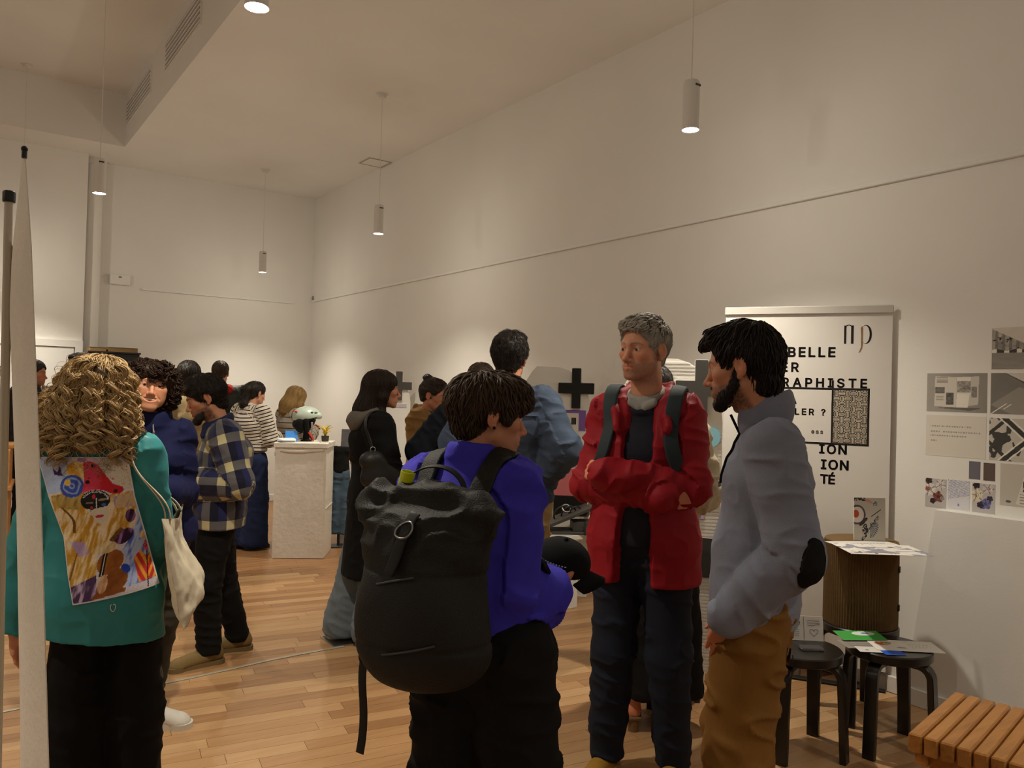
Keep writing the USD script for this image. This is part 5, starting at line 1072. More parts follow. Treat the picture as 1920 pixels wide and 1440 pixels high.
def man_plaid():
    h = Human('dark-haired bearded person in a navy plaid overshirt holding a phone', (1.254, 4.480), 283.0, 1.66, 'm', SKIN*np.array([.98, .90, .84]), srgb(30, 22, 18), hres=.003, res=.009, head=(0, 22, 0),
        pose=dict(head=(.0, .085, 1.435), neck=(.0, .0, 1.285), chest=(-.01, -.03, 1.13), waist=(-.005, -.01, .94), pelvis=(0, 0, .84), shL=(-.170, -.02, 1.235), shR=(.165, .0, 1.235), elL=(-.235, -.085, .985), elR=(.215, -.03, .985), wrL=(-.105, .155, .985), wrR=(.075, .195, .975),
        hipL=(-.085, .0, .81), hipR=(.085, 0, .81), knL=(-.09, .05, .45), knR=(.10, -.03, .45), anL=(-.07, .03, .083), anR=(.13, -.13, .083), toeL=(-.13, .20, 0), toeR=(.12, .05, 0)))
    h.hand_pose = dict(L=dict(dir=(.25, 1, -.1), palm=(.2, 0, 1), curl=.22, thumb=.2), R=dict(dir=(-.3, 1, .1), palm=(-.3, 0, 1), curl=.45))
    h.body(stubble=.9, nose=1.05, handres=.004, open_mouth=.4, smile=.3); h.eyes((.05, .03, .02), (0, 12), 3)
    D = hair_mat('hair_dark', (.014, .009, .007), .4, .4)
    S = cap_hair(.015, front=.070, face=(.072, .092, .090), nape=-.085); S.ell((0, .03, .105), (.066, .07, .034), k=.03); S.seg((-.05, .080, .080), (.05, .080, .080), .024, .024, k=.02)
    h.hair(S, D, .0035, .005, (60, 50, 50), strands=1500, length=.05, width=.0012, gravity=.4, seed=23)
    B = Shape()
    for g in (1, -1): B.chain([(g*.050, .030, -.065), (g*.032, .066, -.095), (g*.008, .088, -.112)], [.012, .020, .022], k=.02)
    h.hair(B, D, .004, .004, (160, 160, 120), name='beard', seed=24)
    pl = cloth_mat('navy_plaid', 'plaid')
    S = base_top(h, pl, .030, .735, 'overshirt', .008, .009, r=(.056, .050, .042), seed=25, flare=1.05)
    K = Shape(); ring(K, h.J['neck']+np.array([0, .014, .008]), .068, .066, .03, .012, wide=2.2)
    for g in (1, -1): K.seg((g*.03, .078, 1.275), (g*.065, .095, 1.225), .013, .010, wide=1.6, wax=(1, 0, 0))
    h.cloth('shirt_collar', K, knit('plaid_collar', srgb(40, 44, 74), bump=.3), .006, .001)
    for z in (1.16, 1.06, .96, .86, .78): p = S.onto(np.array([[.0, .2, z]]), .008)[0]; obj('button', put(lathe([(0, 0), (.006, 0), (.006, .002), (0, .003)], 10), frame_from(p, (1, 0, 0), (0, 0, 1))), shoe_dark, h.root)
    trousers(h, black_cloth, .018, (.080, .060, .048), .06, .060, res=.009, amp=.007, seed=26); h.shoes(M('shoe_tan', srgb(128, 106, 66), .8, var=.2), M('sole_tan', srgb(120, 100, 66), .7), L=.29, lace=M('lace_tan', srgb(150, 126, 84), .8))
    w = h.J['wrL']*.6+h.J['wrR']*.4; ph = thing('phone', 'phone held flat in the hands of the person in plaid', 'phone', h.world(w+np.array([-.015, .095, .048])), -math.radians(283)+.2)
    R = trimesh.transformations.euler_matrix(.25, 0, 0); obj('phone_body', put(bx((-.037, -.075, -.004), (.037, .075, .004), .003), R), M('phone_case', (.45, .42, .38), .35, .5), ph); obj('screen', put(bx((-.034, -.071, .004), (.034, .071, .0048)), R), M('phone_screen', (.02, .02, .025), .08, .6), ph)
    return h

def woman_coat():
    h = Human('person with long straight brown hair in a long black coat and pale jeans', (2.117, 4.352), 105.0, 1.62, 'f', SKIN*np.array([1.05, .92, .86]), srgb(40, 28, 22), hres=.0032, res=.009, head=(0, 2, 0),
        pose=dict(head=(.0, .045, 1.505), neck=(-.005, -.025, 1.360), chest=(0, -.015, 1.20), shR=(.155, .0, 1.285), shL=(-.155, .0, 1.280), elR=(.205, .04, 1.03), elL=(-.195, .06, 1.03), wrR=(.15, .20, .93), wrL=(-.10, .22, .93), anR=(.07, .0, .08), anL=(-.11, -.14, .08), toeR=(.10, .17, 0), toeL=(-.12, .05, 0), knR=(.08, .03, .45), knL=(-.10, -.06, .45)))
    h.body(nose=1.08); h.eyes((.06, .04, .03), (0, 4), 3)
    Bh = hair_mat('hair_long_brown', srgb(52, 36, 28), .35, .4, (70, 70, 8))
    S = Shape().ell((0, -.016, .045), (.084, .108, .086), k=.02); S.chain([(0, -.045, .02), (.0, -.100, -.14), (.02, -.150, -.44)], [.088, .072, .042], k=.05, wide=(1.0, 1.3))
    for g in (1, -1): S.chain([(g*.070, .02, .05), (g*.080, -.01, -.05), (g*.085, -.02, -.15), (g*.075, .035, -.26)], [.026, .024, .022, .012], k=.03)
    S.ell((0, .125, -.045), (.064, .09, .100), k=.012, op='sub'); h.hair(S, Bh, .0045, .004, (80, 80, 8), strands=3000, length=.20, width=.0010, gravity=.9, crown=(0, -.0, .13), seed=51)
    coat = knit('black_wool', srgb(15, 15, 16), .9, .1, .4, .1)
    S = base_top(h, coat, .032, .40, 'coat', .009, .010, r=(.058, .052, .046), flare=1.25, seed=52)
    Hd = Shape(); ring(Hd, h.J['neck']+np.array([0, -.025, -.005]), .098, .085, -.030, .026, wide=1.0, n=14); Hd.ell(h.J['neck']+np.array([0, -.085, -.045]), (.110, .050, .070), k=.03)
    h.cloth('hood', Hd, knit('grey_hood', srgb(112, 106, 98), bump=.4), .008, .008)
    trousers(h, knit('pale_denim', srgb(112, 122, 130), bump=.4), .030, (.080, .075, .080), .025, .115, 'jeans', .009, .008, seed=53); h.shoes(M('shoe_maroon', srgb(70, 40, 40), .6), sole_white, L=.26)
    p = Shape(); bag = thing('shoulder_bag', 'black slouchy shoulder bag on the person in the long black coat', 'bag', h.world((0, 0, 0)), -math.radians(105.0))
    p.seg((.245, -.05, 1.10), (.235, .03, .98), .060, .070, k=.04, wide=(1.3, 1.5), wax=(0, 1, 0)); p.ell((.245, .0, 1.0), (.055, .12, .075), k=.04); blk = M('black_leather', (.016, .016, .015), .45, .4, .3, 120)
    obj('bag_body', p.mesh(.008), blk, bag, True); obj('bag_strap', strap([(.24, -.06, 1.17), (.19, -.06, 1.27), (.135, -.02, 1.345), (.12, .06, 1.30), (.20, .08, 1.12)], S, .012, .004, .010), blk, bag, True)
    obj('strap_ring', put(trimesh.creation.torus(.014, .003), frame_from((.262, -.055, 1.165), (0, 1, 0), (0, 0, 1))), M('zip_silver', (.5, .5, .5), .3, metal=1.0), bag, True); obj('clasp', bx((.286, .02, .965), (.292, .045, .972)), M('zip_silver', (.5, .5, .5), .3, metal=1.0), bag)
    return h

def woman_bun():
    h = Human('person in glasses with a hair bun and a camel coat', (2.892, 5.088), 142.0, 1.62, 'f', SKIN*np.array([1.0, .88, .82]), srgb(50, 34, 26), hres=.0035, res=.010, head=(0, 14, 0), pose=dict(head=(.0, .05, 1.475), neck=(0, -.01, 1.335), elR=(.20, .03, 1.01), wrR=(.10, .22, .98), elL=(-.2, .03, 1.01), wrL=(-.06, .24, 1.0)))
    h.body(); h.eyes((.05, .03, .02), (0, 12), 3)
    Bh = hair_mat('hair_bun_brown', srgb(54, 38, 28), .4, .4)
    S = cap_hair(.008, front=.078, face=(.070, .10, .098), nape=-.06); S.ell((0, -.085, .118), (.034, .034, .030), k=.014); S.ell((0, .0, .11), (.06, .08, .02), k=.03); h.hair(S, Bh, .0045, .004, (60, 30, 60), strands=900, length=.05, gravity=.0, crown=(0, .12, .02), seed=61)
    g_ = []
    for g in (1, -1):
        a = np.linspace(0, 2*math.pi, 26); c = np.stack([g*.034+.024*np.cos(a), np.full(26, .106), .0+.020*np.sin(a)], -1); g_.append(tube(c, .0016, 6)); g_.append(tube([(g*.058, .104, .004), (g*.078, .03, .006), (g*.080, -.01, .0)], .0014, 6))
    g_.append(tube([(-.010, .108, .003), (0, .111, .005), (.010, .108, .003)], .0014, 6)); m = cat_(g_); m.apply_transform(h.HT()); obj('glasses', m, M('thin_gold_frame', (.45, .36, .22), .25, metal=1.0), h.root, True)
    base_top(h, knit('slate_jumper', srgb(62, 66, 78), bump=.4), .014, None, 'jumper', .010, seed=62, arms='', collar=dict(r=.010))
    camel = knit('camel_wool', srgb(140, 106, 62), .9, .1, .5, .3); S = Shape(); h.torso(S, .034); S.seg(h.J['pelvis'], (0, 0, .45), .155, .18, wide=1.4, k=.05); S.cut((0, 0, -1), (0, 0, .50)); S.seg((0, .20, 1.38), (0, .22, .5), .10, .11, k=.02, wide=.7, op='sub'); S.ell((0, .05, 1.42), (.08, .09, .09), op='sub'); h.arms(S, .026, 1.0, r=(.056, .050, .044))
    for g in (1, -1): S.chain([(0, -.09, 1.375), (g*.085, -.045, 1.375), (g*.10, .05, 1.33), (g*.085, .135, 1.18)], [.022, .024, .024, .014], wide=1.6, wax=(g*.3, 0, 1), k=.014)
    h.cloth('coat', S, camel, .009, .012, seed=63); trousers(h, black_cloth, .02, res=.014, seed=64); h.shoes(shoe_dark, sole_dark, L=.25); return h

def man_denim():
    h = Human('tall dark-haired person in a faded denim jacket seen from behind, hand on hip', (2.473, 3.419), 42.0, 1.80, 'm', SKIN*np.array([1.0, .86, .80]), srgb(34, 26, 22), hres=.004, res=.009, head=(6, 8, 0),
        pose=dict(head=(-.03, .02, 1.690), neck=(-.02, -.02, 1.525), chest=(-.01, -.02, 1.33), shR=(.150, .0, 1.450), shL=(-.190, -.02, 1.450), elR=(.270, -.085, 1.225), elL=(-.285, -.06, 1.225), wrR=(.135, .02, 1.03), wrL=(-.175, .06, 1.04)))
    h.hand_pose = dict(R=dict(dir=(.25, -.5, -.7), palm=(-1, .2, 0), curl=.3), L=dict(dir=(.3, .6, -.6), palm=(1, 0, 0), curl=.3)); h.body(stubble=.8); h.eyes(n=2)
    S = cap_hair(.016, front=.078, nape=-.075); S.ell((0, .03, .115), (.068, .08, .030), k=.03); h.hair(S, hair_mat('hair_wavy_dark', srgb(38, 29, 24), .4, .45), .0045, .006, (60, 60, 50), strands=1800, length=.035, curl=.003, gravity=.2, seed=71)
    den = knit('blue_denim', srgb(62, 74, 94), .8, .3, .4, .1); S = base_top(h, den, .034, .93, 'denim_jacket', .008, .011, r=(.062, .058, .046), collar=dict(rx=.070, ry=.070, c=(0, .005, .012), w=2.6, r=.013), seed=72)
    for z, x0 in ((1.39, .15), (.965, .17)): pp = S.march(np.stack([np.linspace(-x0, x0, 24)-.01, np.full(24, -.4), np.full(24, z)], -1), (0, 1, 0), .008, 30); obj('seam', tube(pp, .003, 6), M('denim_seam', srgb(40, 52, 76), .8), h.root, True)
    trousers(h, knit('beige_cargo', srgb(176, 152, 106), .85, .18, .5), .034, (.085, .070, .06), .05, .08, res=.009, amp=.014, seed=73); h.shoes(shoe_dark, sole_dark); return h

def simple_person(label, loc, head_deg, H, sex, head=(0, 0, 0), hair_s=None, hm=None, top=None, legs=None, skin=SKIN, pose=None, ease=.024, hem=None, leg_kw=None, hair_kw=None, seed=80, top_name='jumper', collar=None, body_kw=None, r=(.054, .048, .040), shoes=True):
    h = Human(label, loc, head_deg, H, sex, skin, (.03, .02, .015), hres=.005, res=.012, head=head, pose=pose); h.body(hands='RL', handres=.006, **(body_kw or {})); h.eyes(n=1)
    h.hair(hair_s or cap_hair(.012), hm or DARK_HAIR, .006, .004, **dict(dict(strands=500, length=.04, width=.0016, seed=seed), **(hair_kw or {})))
    h.S = base_top(h, top, ease, hem, top_name, .012, .009, r=r, seed=seed, collar=collar); trousers(h, legs or navy_jeans, **dict(dict(ease=.024, res=.014, seed=seed+1), **(leg_kw or {})))
    if shoes: h.shoes(shoe_dark, sole_dark, L=.26)
    return h

def crowd():
    simple_person('person in a dark navy jumper half hidden behind the brown-haired person in blue', (2.57, 4.03), 27.6, 1.66, 'm', hair_s=cap_hair(.012, nape=-.07), hm=BROWN_HAIR, top=knit('dark_navy_jumper', srgb(24, 28, 38), bump=.4), ease=.034, hem=.80, seed=81,
        pose=dict(head=(.075, .0, 1.560), neck=(.06, -.01, 1.41), chest=(.04, -.02, 1.24), shL=(-.13, -.02, 1.345), shR=(.21, .0, 1.345), elL=(-.275, .0, 1.150), wrL=(-.10, .20, 1.08), elR=(.27, .02, 1.10), wrR=(.16, .2, 1.05)))
    S = cap_hair(.008, nape=-.07); S.chain([(.0, -.105, .055), (.0, -.135, .01), (.0, -.115, -.14), (0, -.10, -.20)], [.030, .040, .038, .015], k=.02, wide=1.2)
    simple_person('person with a dark ponytail in a cream and black striped top and navy jeans', (2.36, 7.45), 60.0, 1.58, 'f', head=(12, 14, 0), hair_s=S, hm=DARK_HAIR, top=cloth_mat('cream_stripe', (.030, .009, srgb(214, 204, 190), srgb(30, 24, 26))), legs=knit('navy_wide_denim', srgb(30, 40, 72), bump=.3), ease=.028, seed=82,
        hem=.90, leg_kw=dict(r=(.085, .09, .10), hem_r=.13, ease=.022), pose=dict(head=(.0, .05, 1.44), neck=(-.01, -.02, 1.30), elR=(.19, .05, 1.02), wrR=(.10, .24, 1.02), elL=(-.19, .05, 1.02), wrL=(-.06, .25, 1.02), chest=(0, -.03, 1.15)))
    S = Shape().ell((0, -.016, .045), (.088, .110, .086), k=.02); S.chain([(0, -.045, .02), (0, -.07, -.12), (0, -.08, -.20)], [.09, .080, .055], k=.05, wide=1.25)
    for g in (1, -1): S.chain([(g*.075, .03, .04), (g*.085, .03, -.08), (g*.08, .05, -.19)], [.03, .03, .02], k=.03)
    S.ell((0, .13, -.05), (.060, .09, .10), k=.012, op='sub')
    simple_person('person with straight blonde hair in a grey striped sweater behind the tall plinth', (2.881, 7.806), 75.0, 1.54, 'f', head=(8, 24, 0), hair_s=S, hm=hair_mat('hair_straight_blonde', srgb(170, 136, 84), .4, .3), top=cloth_mat('grey_stripe', (.055, .009, srgb(176, 168, 152), srgb(34, 30, 30))), seed=83, hair_kw=dict(strands=900, length=.12, gravity=.9),
        pose=dict(head=(0, .055, 1.40), neck=(0, -.01, 1.265), elR=(.19, .06, 1.0), wrR=(.06, .22, 1.06), elL=(-.19, .06, 1.0), wrL=(-.04, .23, 1.08)))
    h = simple_person('person in a dark puffer jacket with a red hood, seen from behind', (2.478, 8.712), 12.0, 1.76, 'm', head=(10, 4, 0), hair_s=cap_hair(.007, nape=-.06), hm=BROWN_HAIR, top=M('dark_puffer', srgb(34, 36, 32), .5, .3, .3, 60), ease=.05, seed=84, top_name='puffer_jacket', pose=dict(head=(-.06, .01, 1.645), neck=(-.05, -.02, 1.47)))
    R = Shape(); ring(R, h.J['neck']+np.array([0, -.015, .005]), .095, .085, -.02, .034, wide=1.0); R.ell(h.J['neck']+np.array([0, -.10, .0]), (.105, .05, .06), k=.03); h.cloth('hood', R, knit('red_hood', srgb(178, 34, 30), bump=.3), .010, .006, label='bright red hood')
    simple_person('dark-haired person in a beige top behind the smiling curly-haired person', (1.526, 6.317), 350.0, 1.68, 'm', head=(25, 0, 0), hair_s=cap_hair(.012), top=knit('beige_top', srgb(170, 150, 112), bump=.4), seed=85)
    h = simple_person('person in a black beret behind the blonde curls', (.855, 6.800), 12.0, 1.72, 'm', hm=hair_mat('hair_grey_brown', srgb(108, 92, 74)), top=knit('charcoal_top', srgb(40, 38, 38), bump=.4), seed=86, hair_s=cap_hair(.010, nape=-.08))
    C = Shape().ell((.0, -.01, .088), (.094, .112, .042), k=.02); C.ell((0, .05, .085), (.07, .06, .030), k=.02); c = C.mesh(.005); c.apply_transform(h.HT()); obj('beret', c, knit('beret_black', srgb(20, 18, 22), bump=.3), h.root, True)
    simple_person('dark-haired person in a dark jacket in profile beside the white banner', (.673, 8.63), 122.0, 1.72, 'm', head=(0, 4, 0), skin=SKIN*np.array([.75, .62, .55]), hair_s=cap_hair(.010), top=knit('dark_jacket', srgb(40, 38, 40), bump=.3), ease=.04, seed=87, body_kw=dict(stubble=.5), pose=dict(head=(.0, .03, 1.575), neck=(0, -.02, 1.42)))
    # behind the red jacket
    h = Human('grey-haired person in a cream blouse and long black skirt, behind the red jacket', (2.715, 2.565), 45.0, 1.60, 'f', SKIN*np.array([1.0, .86, .80]), (.2, .19, .18), hres=.004, res=.009, pose=dict(head=(-.045, .01, 1.535), neck=(-.04, -.02, 1.385), shR=(.115, .0, 1.33), shL=(-.185, .0, 1.33), elR=(.165, -.03, 1.085), wrR=(.02, .18, 1.03), elL=(-.23, .0, 1.08), wrL=(-.1, .2, 1.03), chest=(-.03, 0, 1.22), anR=(.07, -.03, .11), anL=(-.11, -.06, .11), toeR=(.10, .15, 0), toeL=(-.13, .14, 0)))
    h.body(); h.eyes(n=1); S = cap_hair(.012, nape=-.085); h.hair(S, hair_mat('hair_steel', srgb(86, 80, 76), .5, .3), .005, .004, strands=900, length=.04, seed=91)
    base_top(h, knit('cream_blouse', srgb(196, 184, 158), .8, .08, .3), .034, .86, 'blouse', .009, .012, r=(.062, .066, .052), seed=92)
    K = Shape(); p = h.J['pelvis']; K.seg((p[0], p[1], .95), (p[0], -.02, .10), .122, .165, wide=(1.3, 1.25), wax=h.hx, k=.04); K.cut((0, 0, -1), (0, 0, .155)); h.cloth('skirt', K, black_cloth, .010, .014, freq=7, seed=93)
    for n in 'RL':
        a, t = h.J['an'+n], h.J['toe'+n]; d = np.array([t[0]-a[0], t[1]-a[1], 0]); d /= np.linalg.norm(d); T = frame_from((a[0], a[1], 0), (d[1], -d[0], 0), d)
        F = Shape().seg((0, -.03, .085), (0, .06, .065), .026, .028, k=.02).seg((0, .06, .060), (0, .15, .040), .030, .022, k=.02, wide=1.3).seg((0, -.02, .09), (0, -.01, .24), .030, .036, k=.03)
        m = F.mesh(.007); f = obj('foot', put(m, T), tinted('skin', .52, .35, .04), h.root, True, attrs=dict(tint=np.tile(np.array(h.skin)*np.array([1.05, .85, .8]), (len(m.vertices), 1))))
        obj('sandal_sole', put(tube(spline([(0, -.06, .060), (0, .0, .052), (0, .08, .030), (0, .18, .014)], 16), 0, 10, flat=(.036, .010), up=(0, 0, 1)), T), M('sandal_wood', srgb(120, 90, 60), .6), h.root, True); obj('sandal_heel', put(shift(lathe([(0, 0), (.022, 0), (.024, .05), (.028, .062), (0, .062)], 16), 0, -.035, 0), T), M('sandal_wood', srgb(120, 90, 60), .6), h.root, 40)
        for y, z in ((.10, .078), (-.01, .112)): aa = np.linspace(-.3, math.pi+.3, 14); obj('sandal_strap', put(tube(np.stack([.036*np.cos(aa), np.full(14, y), z-.035+.040*np.sin(aa)], -1), 0, 8, flat=(.008, .0022), up=(0, 0, 1)), T), M('sandal_strap', srgb(170, 150, 120), .6), h.root, True)

_red = man_red(); _grey = man_grey(); _blue, _blueS = person_blue(); backpack_blue(_blue, _blueS); cap_in_hand(_blue)
woman_teal(); woman_curly(); man_plaid(); woman_coat(); woman_bun(); man_denim(); crowd()
# ---------------------------------------------------------------- banners, boards and prints
from shapely.geometry import Polygon, Point, box as sbox, LineString
from shapely import affinity
from shapely.ops import unary_union
INK = M('print_ink', (.012, .010, .009), .6); PAPER = M('paper_white', (.80, .78, .74), .7); PRINT = tinted('print_paper', .55, .3)
def lin(c):
    c = np.asarray(c, float)/255; return np.where(c <= .04045, c/12.92, ((c+.055)/1.055)**2.4)
def text_run(txt, h, x0, x1=None, bold=True):
    """Letter-spaced lettering from x0 to x1 as one flat mesh, 0.4 mm thick."""
    gl = [(cat_([shift(meshkit.text_mesh(c, h, .0004, bold), a*h*.022, b*h*.022, 0) for a, b in ((0, 0), (1, 0), (-1, 0), (0, 1), (0, -1))]), c) for c in txt if c != ' ']; ws = [g.bounds[1][0]-g.bounds[0][0] for g, c in gl]
    n = len(txt); gap = ((x1-x0)-sum(ws)-.3*h*txt.count(' '))/max(n-1, 1) if x1 else .28*h
    out, x, k = [], x0, 0
    for c in txt:
        if c == ' ': x += .3*h+gap; continue
        g = gl[k][0]; g.apply_translation((x-g.bounds[0][0], 0, 0)); out.append(g); x += ws[k]+gap; k += 1
    return cat_(out)
def poster_banner():
    A, Bq = np.array([3.59, 2.94, 0]), np.array([4.04, 2.215, 0]); e = (Bq-A)/np.linalg.norm(Bq-A); n = np.array([e[1], -e[0], 0]); n = n if n@(-A) > 0 else -n
    T = np.eye(4); T[:3, 0], T[:3, 1], T[:3, 2], T[:3, 3] = e, (0, 0, 1), np.cross(e, (0, 0, 1)), A
    b = thing('poster_banner', 'white roll-up banner with black lettering behind the bearded person', 'banner', A)
    def add(name, m, mat, smooth=False, parent=b, label=None): return obj(name, shift(put(m, T), *(-A)), mat, parent, smooth, label=label)
    L = .8533
    add('sheet', bx((0, .10, -.002), (L, 1.985, 0)), M('banner_vinyl', (.80, .77, .73), .45, .35)); add('top_rail', bx((-.004, 1.978, -.010), (L+.004, 2.022, .012), .004), M('banner_rail', (.62, .59, .55), .4, .4))
    add('floor_bar', bx((.02, .0, -.02), (L, .012, .03), .002), INK); add('end_post', bx((L-.035, .0, -.035), (L+.004, .16, -.004), .003), M('banner_post', (.20, .17, .14), .5)); add('end_post', bx((0, .0, -.035), (.03, .16, -.004), .003), M('banner_post', (.20, .17, .14), .5))
    add('pole', shift(trimesh.creation.cylinder(.010, 1.97, sections=16), L/2, 0, 0).apply_transform(trimesh.transformations.rotation_matrix(math.pi/2, (1, 0, 0))).apply_translation((0, 1.0, -.02)), M('banner_post', (.2, .17, .14), .5), 40)
    def txt(t, h, x0, x1, y, mat=INK): add('lettering', shift(text_run(t, h, x0, x1), 0, y, .0002), mat)
    txt('ABELLE', .051, .272, .579, 1.746); txt('ER', .049, .302, .395, 1.664); txt('GRAPHISTE', .046, .246, .737, 1.583)
    txt('À', .036, .352, .381, 1.490); txt('LER ?', .033, .379, .535, 1.430); txt('ess', .021, .465, .525, 1.331, M('print_grey', (.16, .14, .13), .6))
    txt('ION', .047, .507, .645, 1.226); txt('ION', .049, .517, .656, 1.142); txt('TÉ', .047, .515, .590, 1.064)
    w = .0055; fr = unary_union([sbox(.10, 1.574-w, .751, 1.574+w), sbox(.10, 1.279-w, .751, 1.279+w), sbox(.564, 1.28, .574, 1.62), sbox(.741, 1.28, .751, 1.58)]); add('black_frame', shift(extrude(fr, .0004), 0, 0, .0001), INK)
    x0, x1, y0, y1 = .574, .741, 1.285, 1.570
    def pat(u, v):
        U, V = u*6, v*10.2; a, c = U % 1, V % 1; odd = (np.floor(U)+np.floor(V)) % 2
        bar = np.where(odd > .5, (np.abs(a*4 % 1-.5) < .23) & (np.abs(c-.5) < .40), (np.abs(c*4 % 1-.5) < .23) & (np.abs(a-.5) < .40)); ringc = np.abs(np.hypot(a-.5, c-.5)-.55) < .05
        return lin(np.where((bar | ringc)[:, None], np.array([52, 46, 40.]), np.array([206, 196, 178.])))
    m, t = print_sheet(x1-x0, y1-y0, pat, (170, 280), .0004); m.apply_translation(((x0+x1)/2, (y0+y1)/2, 0.0)); obj('pattern_print', shift(put(m, T), *(-A)), PRINT, b, attrs=dict(tint=t))
    for xx, wd in ((.625, .011), (.660, .0125)):
        add('logo', shift(extrude(sbox(xx-wd/2, 1.817, xx+wd/2, 1.915), .0004), 0, 0, .0002), INK)
    a = np.linspace(math.pi, .05, 14); arc = LineString([(.642+.018*math.cos(q), 1.897+.020*math.sin(q)) for q in a]).buffer(.0022); add('logo', shift(extrude(arc, .0004), 0, 0, .0002), INK)
    st = Polygon([(.700, 1.90), (.703, 1.86), (.703, 1.80), (.695, 1.775), (.690, 1.770), (.699, 1.772), (.709, 1.79), (.712, 1.81), (.712, 1.90), (.708, 1.912)]); add('logo', shift(extrude(st, .0004), 0, 0, .0002), M('print_bronze', srgb(150, 116, 92), .5))
    bowl = Point(.728, 1.866).buffer(1).boundary; bo = affinity.scale(Point(0, 0).buffer(1), .028, .050).difference(affinity.translate(affinity.scale(Point(0, 0).buffer(1), .021, .047), -.004, 0)); bo = affinity.translate(bo, .727, 1.867).intersection(sbox(.712, 1.80, .80, 1.93)); add('logo', shift(extrude(bo, .0004), 0, 0, .0002), INK)
poster_banner()

def white_banner():
    """Tall white fabric banner seen nearly edge-on, close on the left."""
    z = np.array([.04, .65, 1.165, 1.518, 1.682, 1.80, 1.87, 1.941, 2.0]); near = np.array([(.239, 2.002), (.215, 2.014), (.188, 2.025), (.167, 2.035), (.157, 2.039), (.150, 2.043), (.144, 2.046), (.138, 2.049), (.133, 2.051)])
    far = np.array([(.207, 2.39), (.190, 2.40), (.169, 2.409), (.149, 2.417), (.140, 2.42), (.136, 2.40), (.135, 2.34), (.134, 2.20), (.131, 2.06)])
    t = thing('white_banner', 'tall white fabric banner at the left edge seen from its side', 'banner', (.238, 2.004, 0)); o = np.array([.238, 2.004, 0]); N = 14; zz = np.linspace(.04, 2.0, 40); rows = []
    for q in zz:
        a = np.array([np.interp(q, z, near[:, 0]), np.interp(q, z, near[:, 1])]); b = np.array([np.interp(q, z, far[:, 0]), np.interp(q, z, far[:, 1])]); s = np.linspace(0, 1, N)[:, None]
        bow = np.sin(s*math.pi)*np.array([[-.020, -.004]])*min(1, (2.0-q)*3); p = a+(b-a)*s+bow; rows.append(np.hstack([p, np.full((N, 1), q)]))
    V = np.array(rows).reshape(-1, 3)-o; i, j = np.meshgrid(np.arange(39), np.arange(N-1), indexing='ij'); q = np.stack([i*N+j, i*N+j+1, (i+1)*N+j+1, (i+1)*N+j], -1).reshape(-1, 4); F = np.vstack([q[:, :3], q[:, [0, 2, 3]]]); k = len(V)
    B2 = V+np.array([.0025, .001, 0]); e1 = np.arange(39)*N; e2 = e1+N-1
    E = np.vstack([np.stack([e1, e1+N, e1+N+k], 1), np.stack([e1, e1+N+k, e1+k], 1), np.stack([e2+N, e2, e2+k], 1), np.stack([e2+N, e2+k, e2+N+k], 1)])
    m = trimesh.Trimesh(np.vstack([V, B2]), np.vstack([F, F[:, ::-1]+k, E]), process=False); m.fix_normals(); obj('fabric', m, M('banner_fabric', srgb(244, 238, 226), .7, .2, .5, 60, .05, 5), t, 50)
    w = lambda *p: np.array(p)-o
    obj('pole', tube([w(.146, 2.375, .03), w(.135, 2.372, 1.0), w(.124, 2.367, 1.955)], .0105, 14), M('banner_pole', srgb(196, 188, 172), .45, .4), t, 40)
    obj('pole_cap', shift(lathe([(0, 0), (.014, 0), (.015, .004), (.015, .024), (.012, .028), (0, .028)], 20), *w(.124, 2.367, 1.95)), M('black_plastic', (.02, .018, .018), .4), t, 40)
    obj('top_clip', cat_(shift(lathe([(0, 0), (.0055, 0), (.0055, .016), (0, .016)], 12), *w(.133, 2.052, 1.992)), shift(trimesh.creation.icosphere(2, .007), *w(.133, 2.052, 2.012))), M('black_plastic', (.02, .018, .018), .4), t, 40)
    obj('base', bx(w(.05, 1.99, 0), w(.27, 2.42, .035), .004), M('banner_base', srgb(150, 145, 138), .4, .5, metal=.5), t)
white_banner()

def wall_print(name, label, cat, y0, y1, z0, z1, paint, res=.0018, x=4.07, group=None, tilt=0.0):
    """A sheet on the right wall, y1 its left edge as one faces the wall."""
    w, h = abs(y1-y0), z1-z0; m, t = print_sheet(w, h, lambda u, v: np.clip(paint(u, v)*1.22, 0, .86), None, .0009, res=res)
    T = np.eye(4); T[:3, 0], T[:3, 1], T[:3, 2] = (0, -1, 0), (0, 0, 1), (-1, 0, 0); m = rot(m, tilt, (0, 0, 1)); m.apply_transform(T); m.apply_translation((x, (y0+y1)/2, (z0+z1)/2))
    o = obj(name, m, PRINT, attrs=dict(tint=t)); tag(o, label, cat, group)
G = lambda g: np.stack([g*1.0, g*.97, g*.92], -1)
def street(u, v):
    n, f = n2(u*8, v*8, 1, 1), n2(u*30, v*30, 1, 2); g = np.full(len(u), 196.)
    g = np.where(v > .48, 188+20*n, 118+30*n2(u*4, v*20, 1, 3)); b = (v > .42) & (v < .98-(u*.75)) & (u < .78); g = np.where(b, 90+120*n*((np.sin(u*60) > -.2)*.6+.5), g); g = np.where(b & (f > .62), 40, g)
    car = (v > .40) & (v < .47+.02*np.sin(u*20)) & (u < .75); g = np.where(car, 60+160*(np.sin(u*34) > .3), g); g = np.where((np.abs((u-.62)-(v-.40)*.35) < .008) & (v < .4), 190, g); g = np.where((u > .8) & (v > .42) & (v < .72), 70+60*f, g)
    e = (u < .012) | (v < .015); return lin(G(np.where(e, 205, g)))
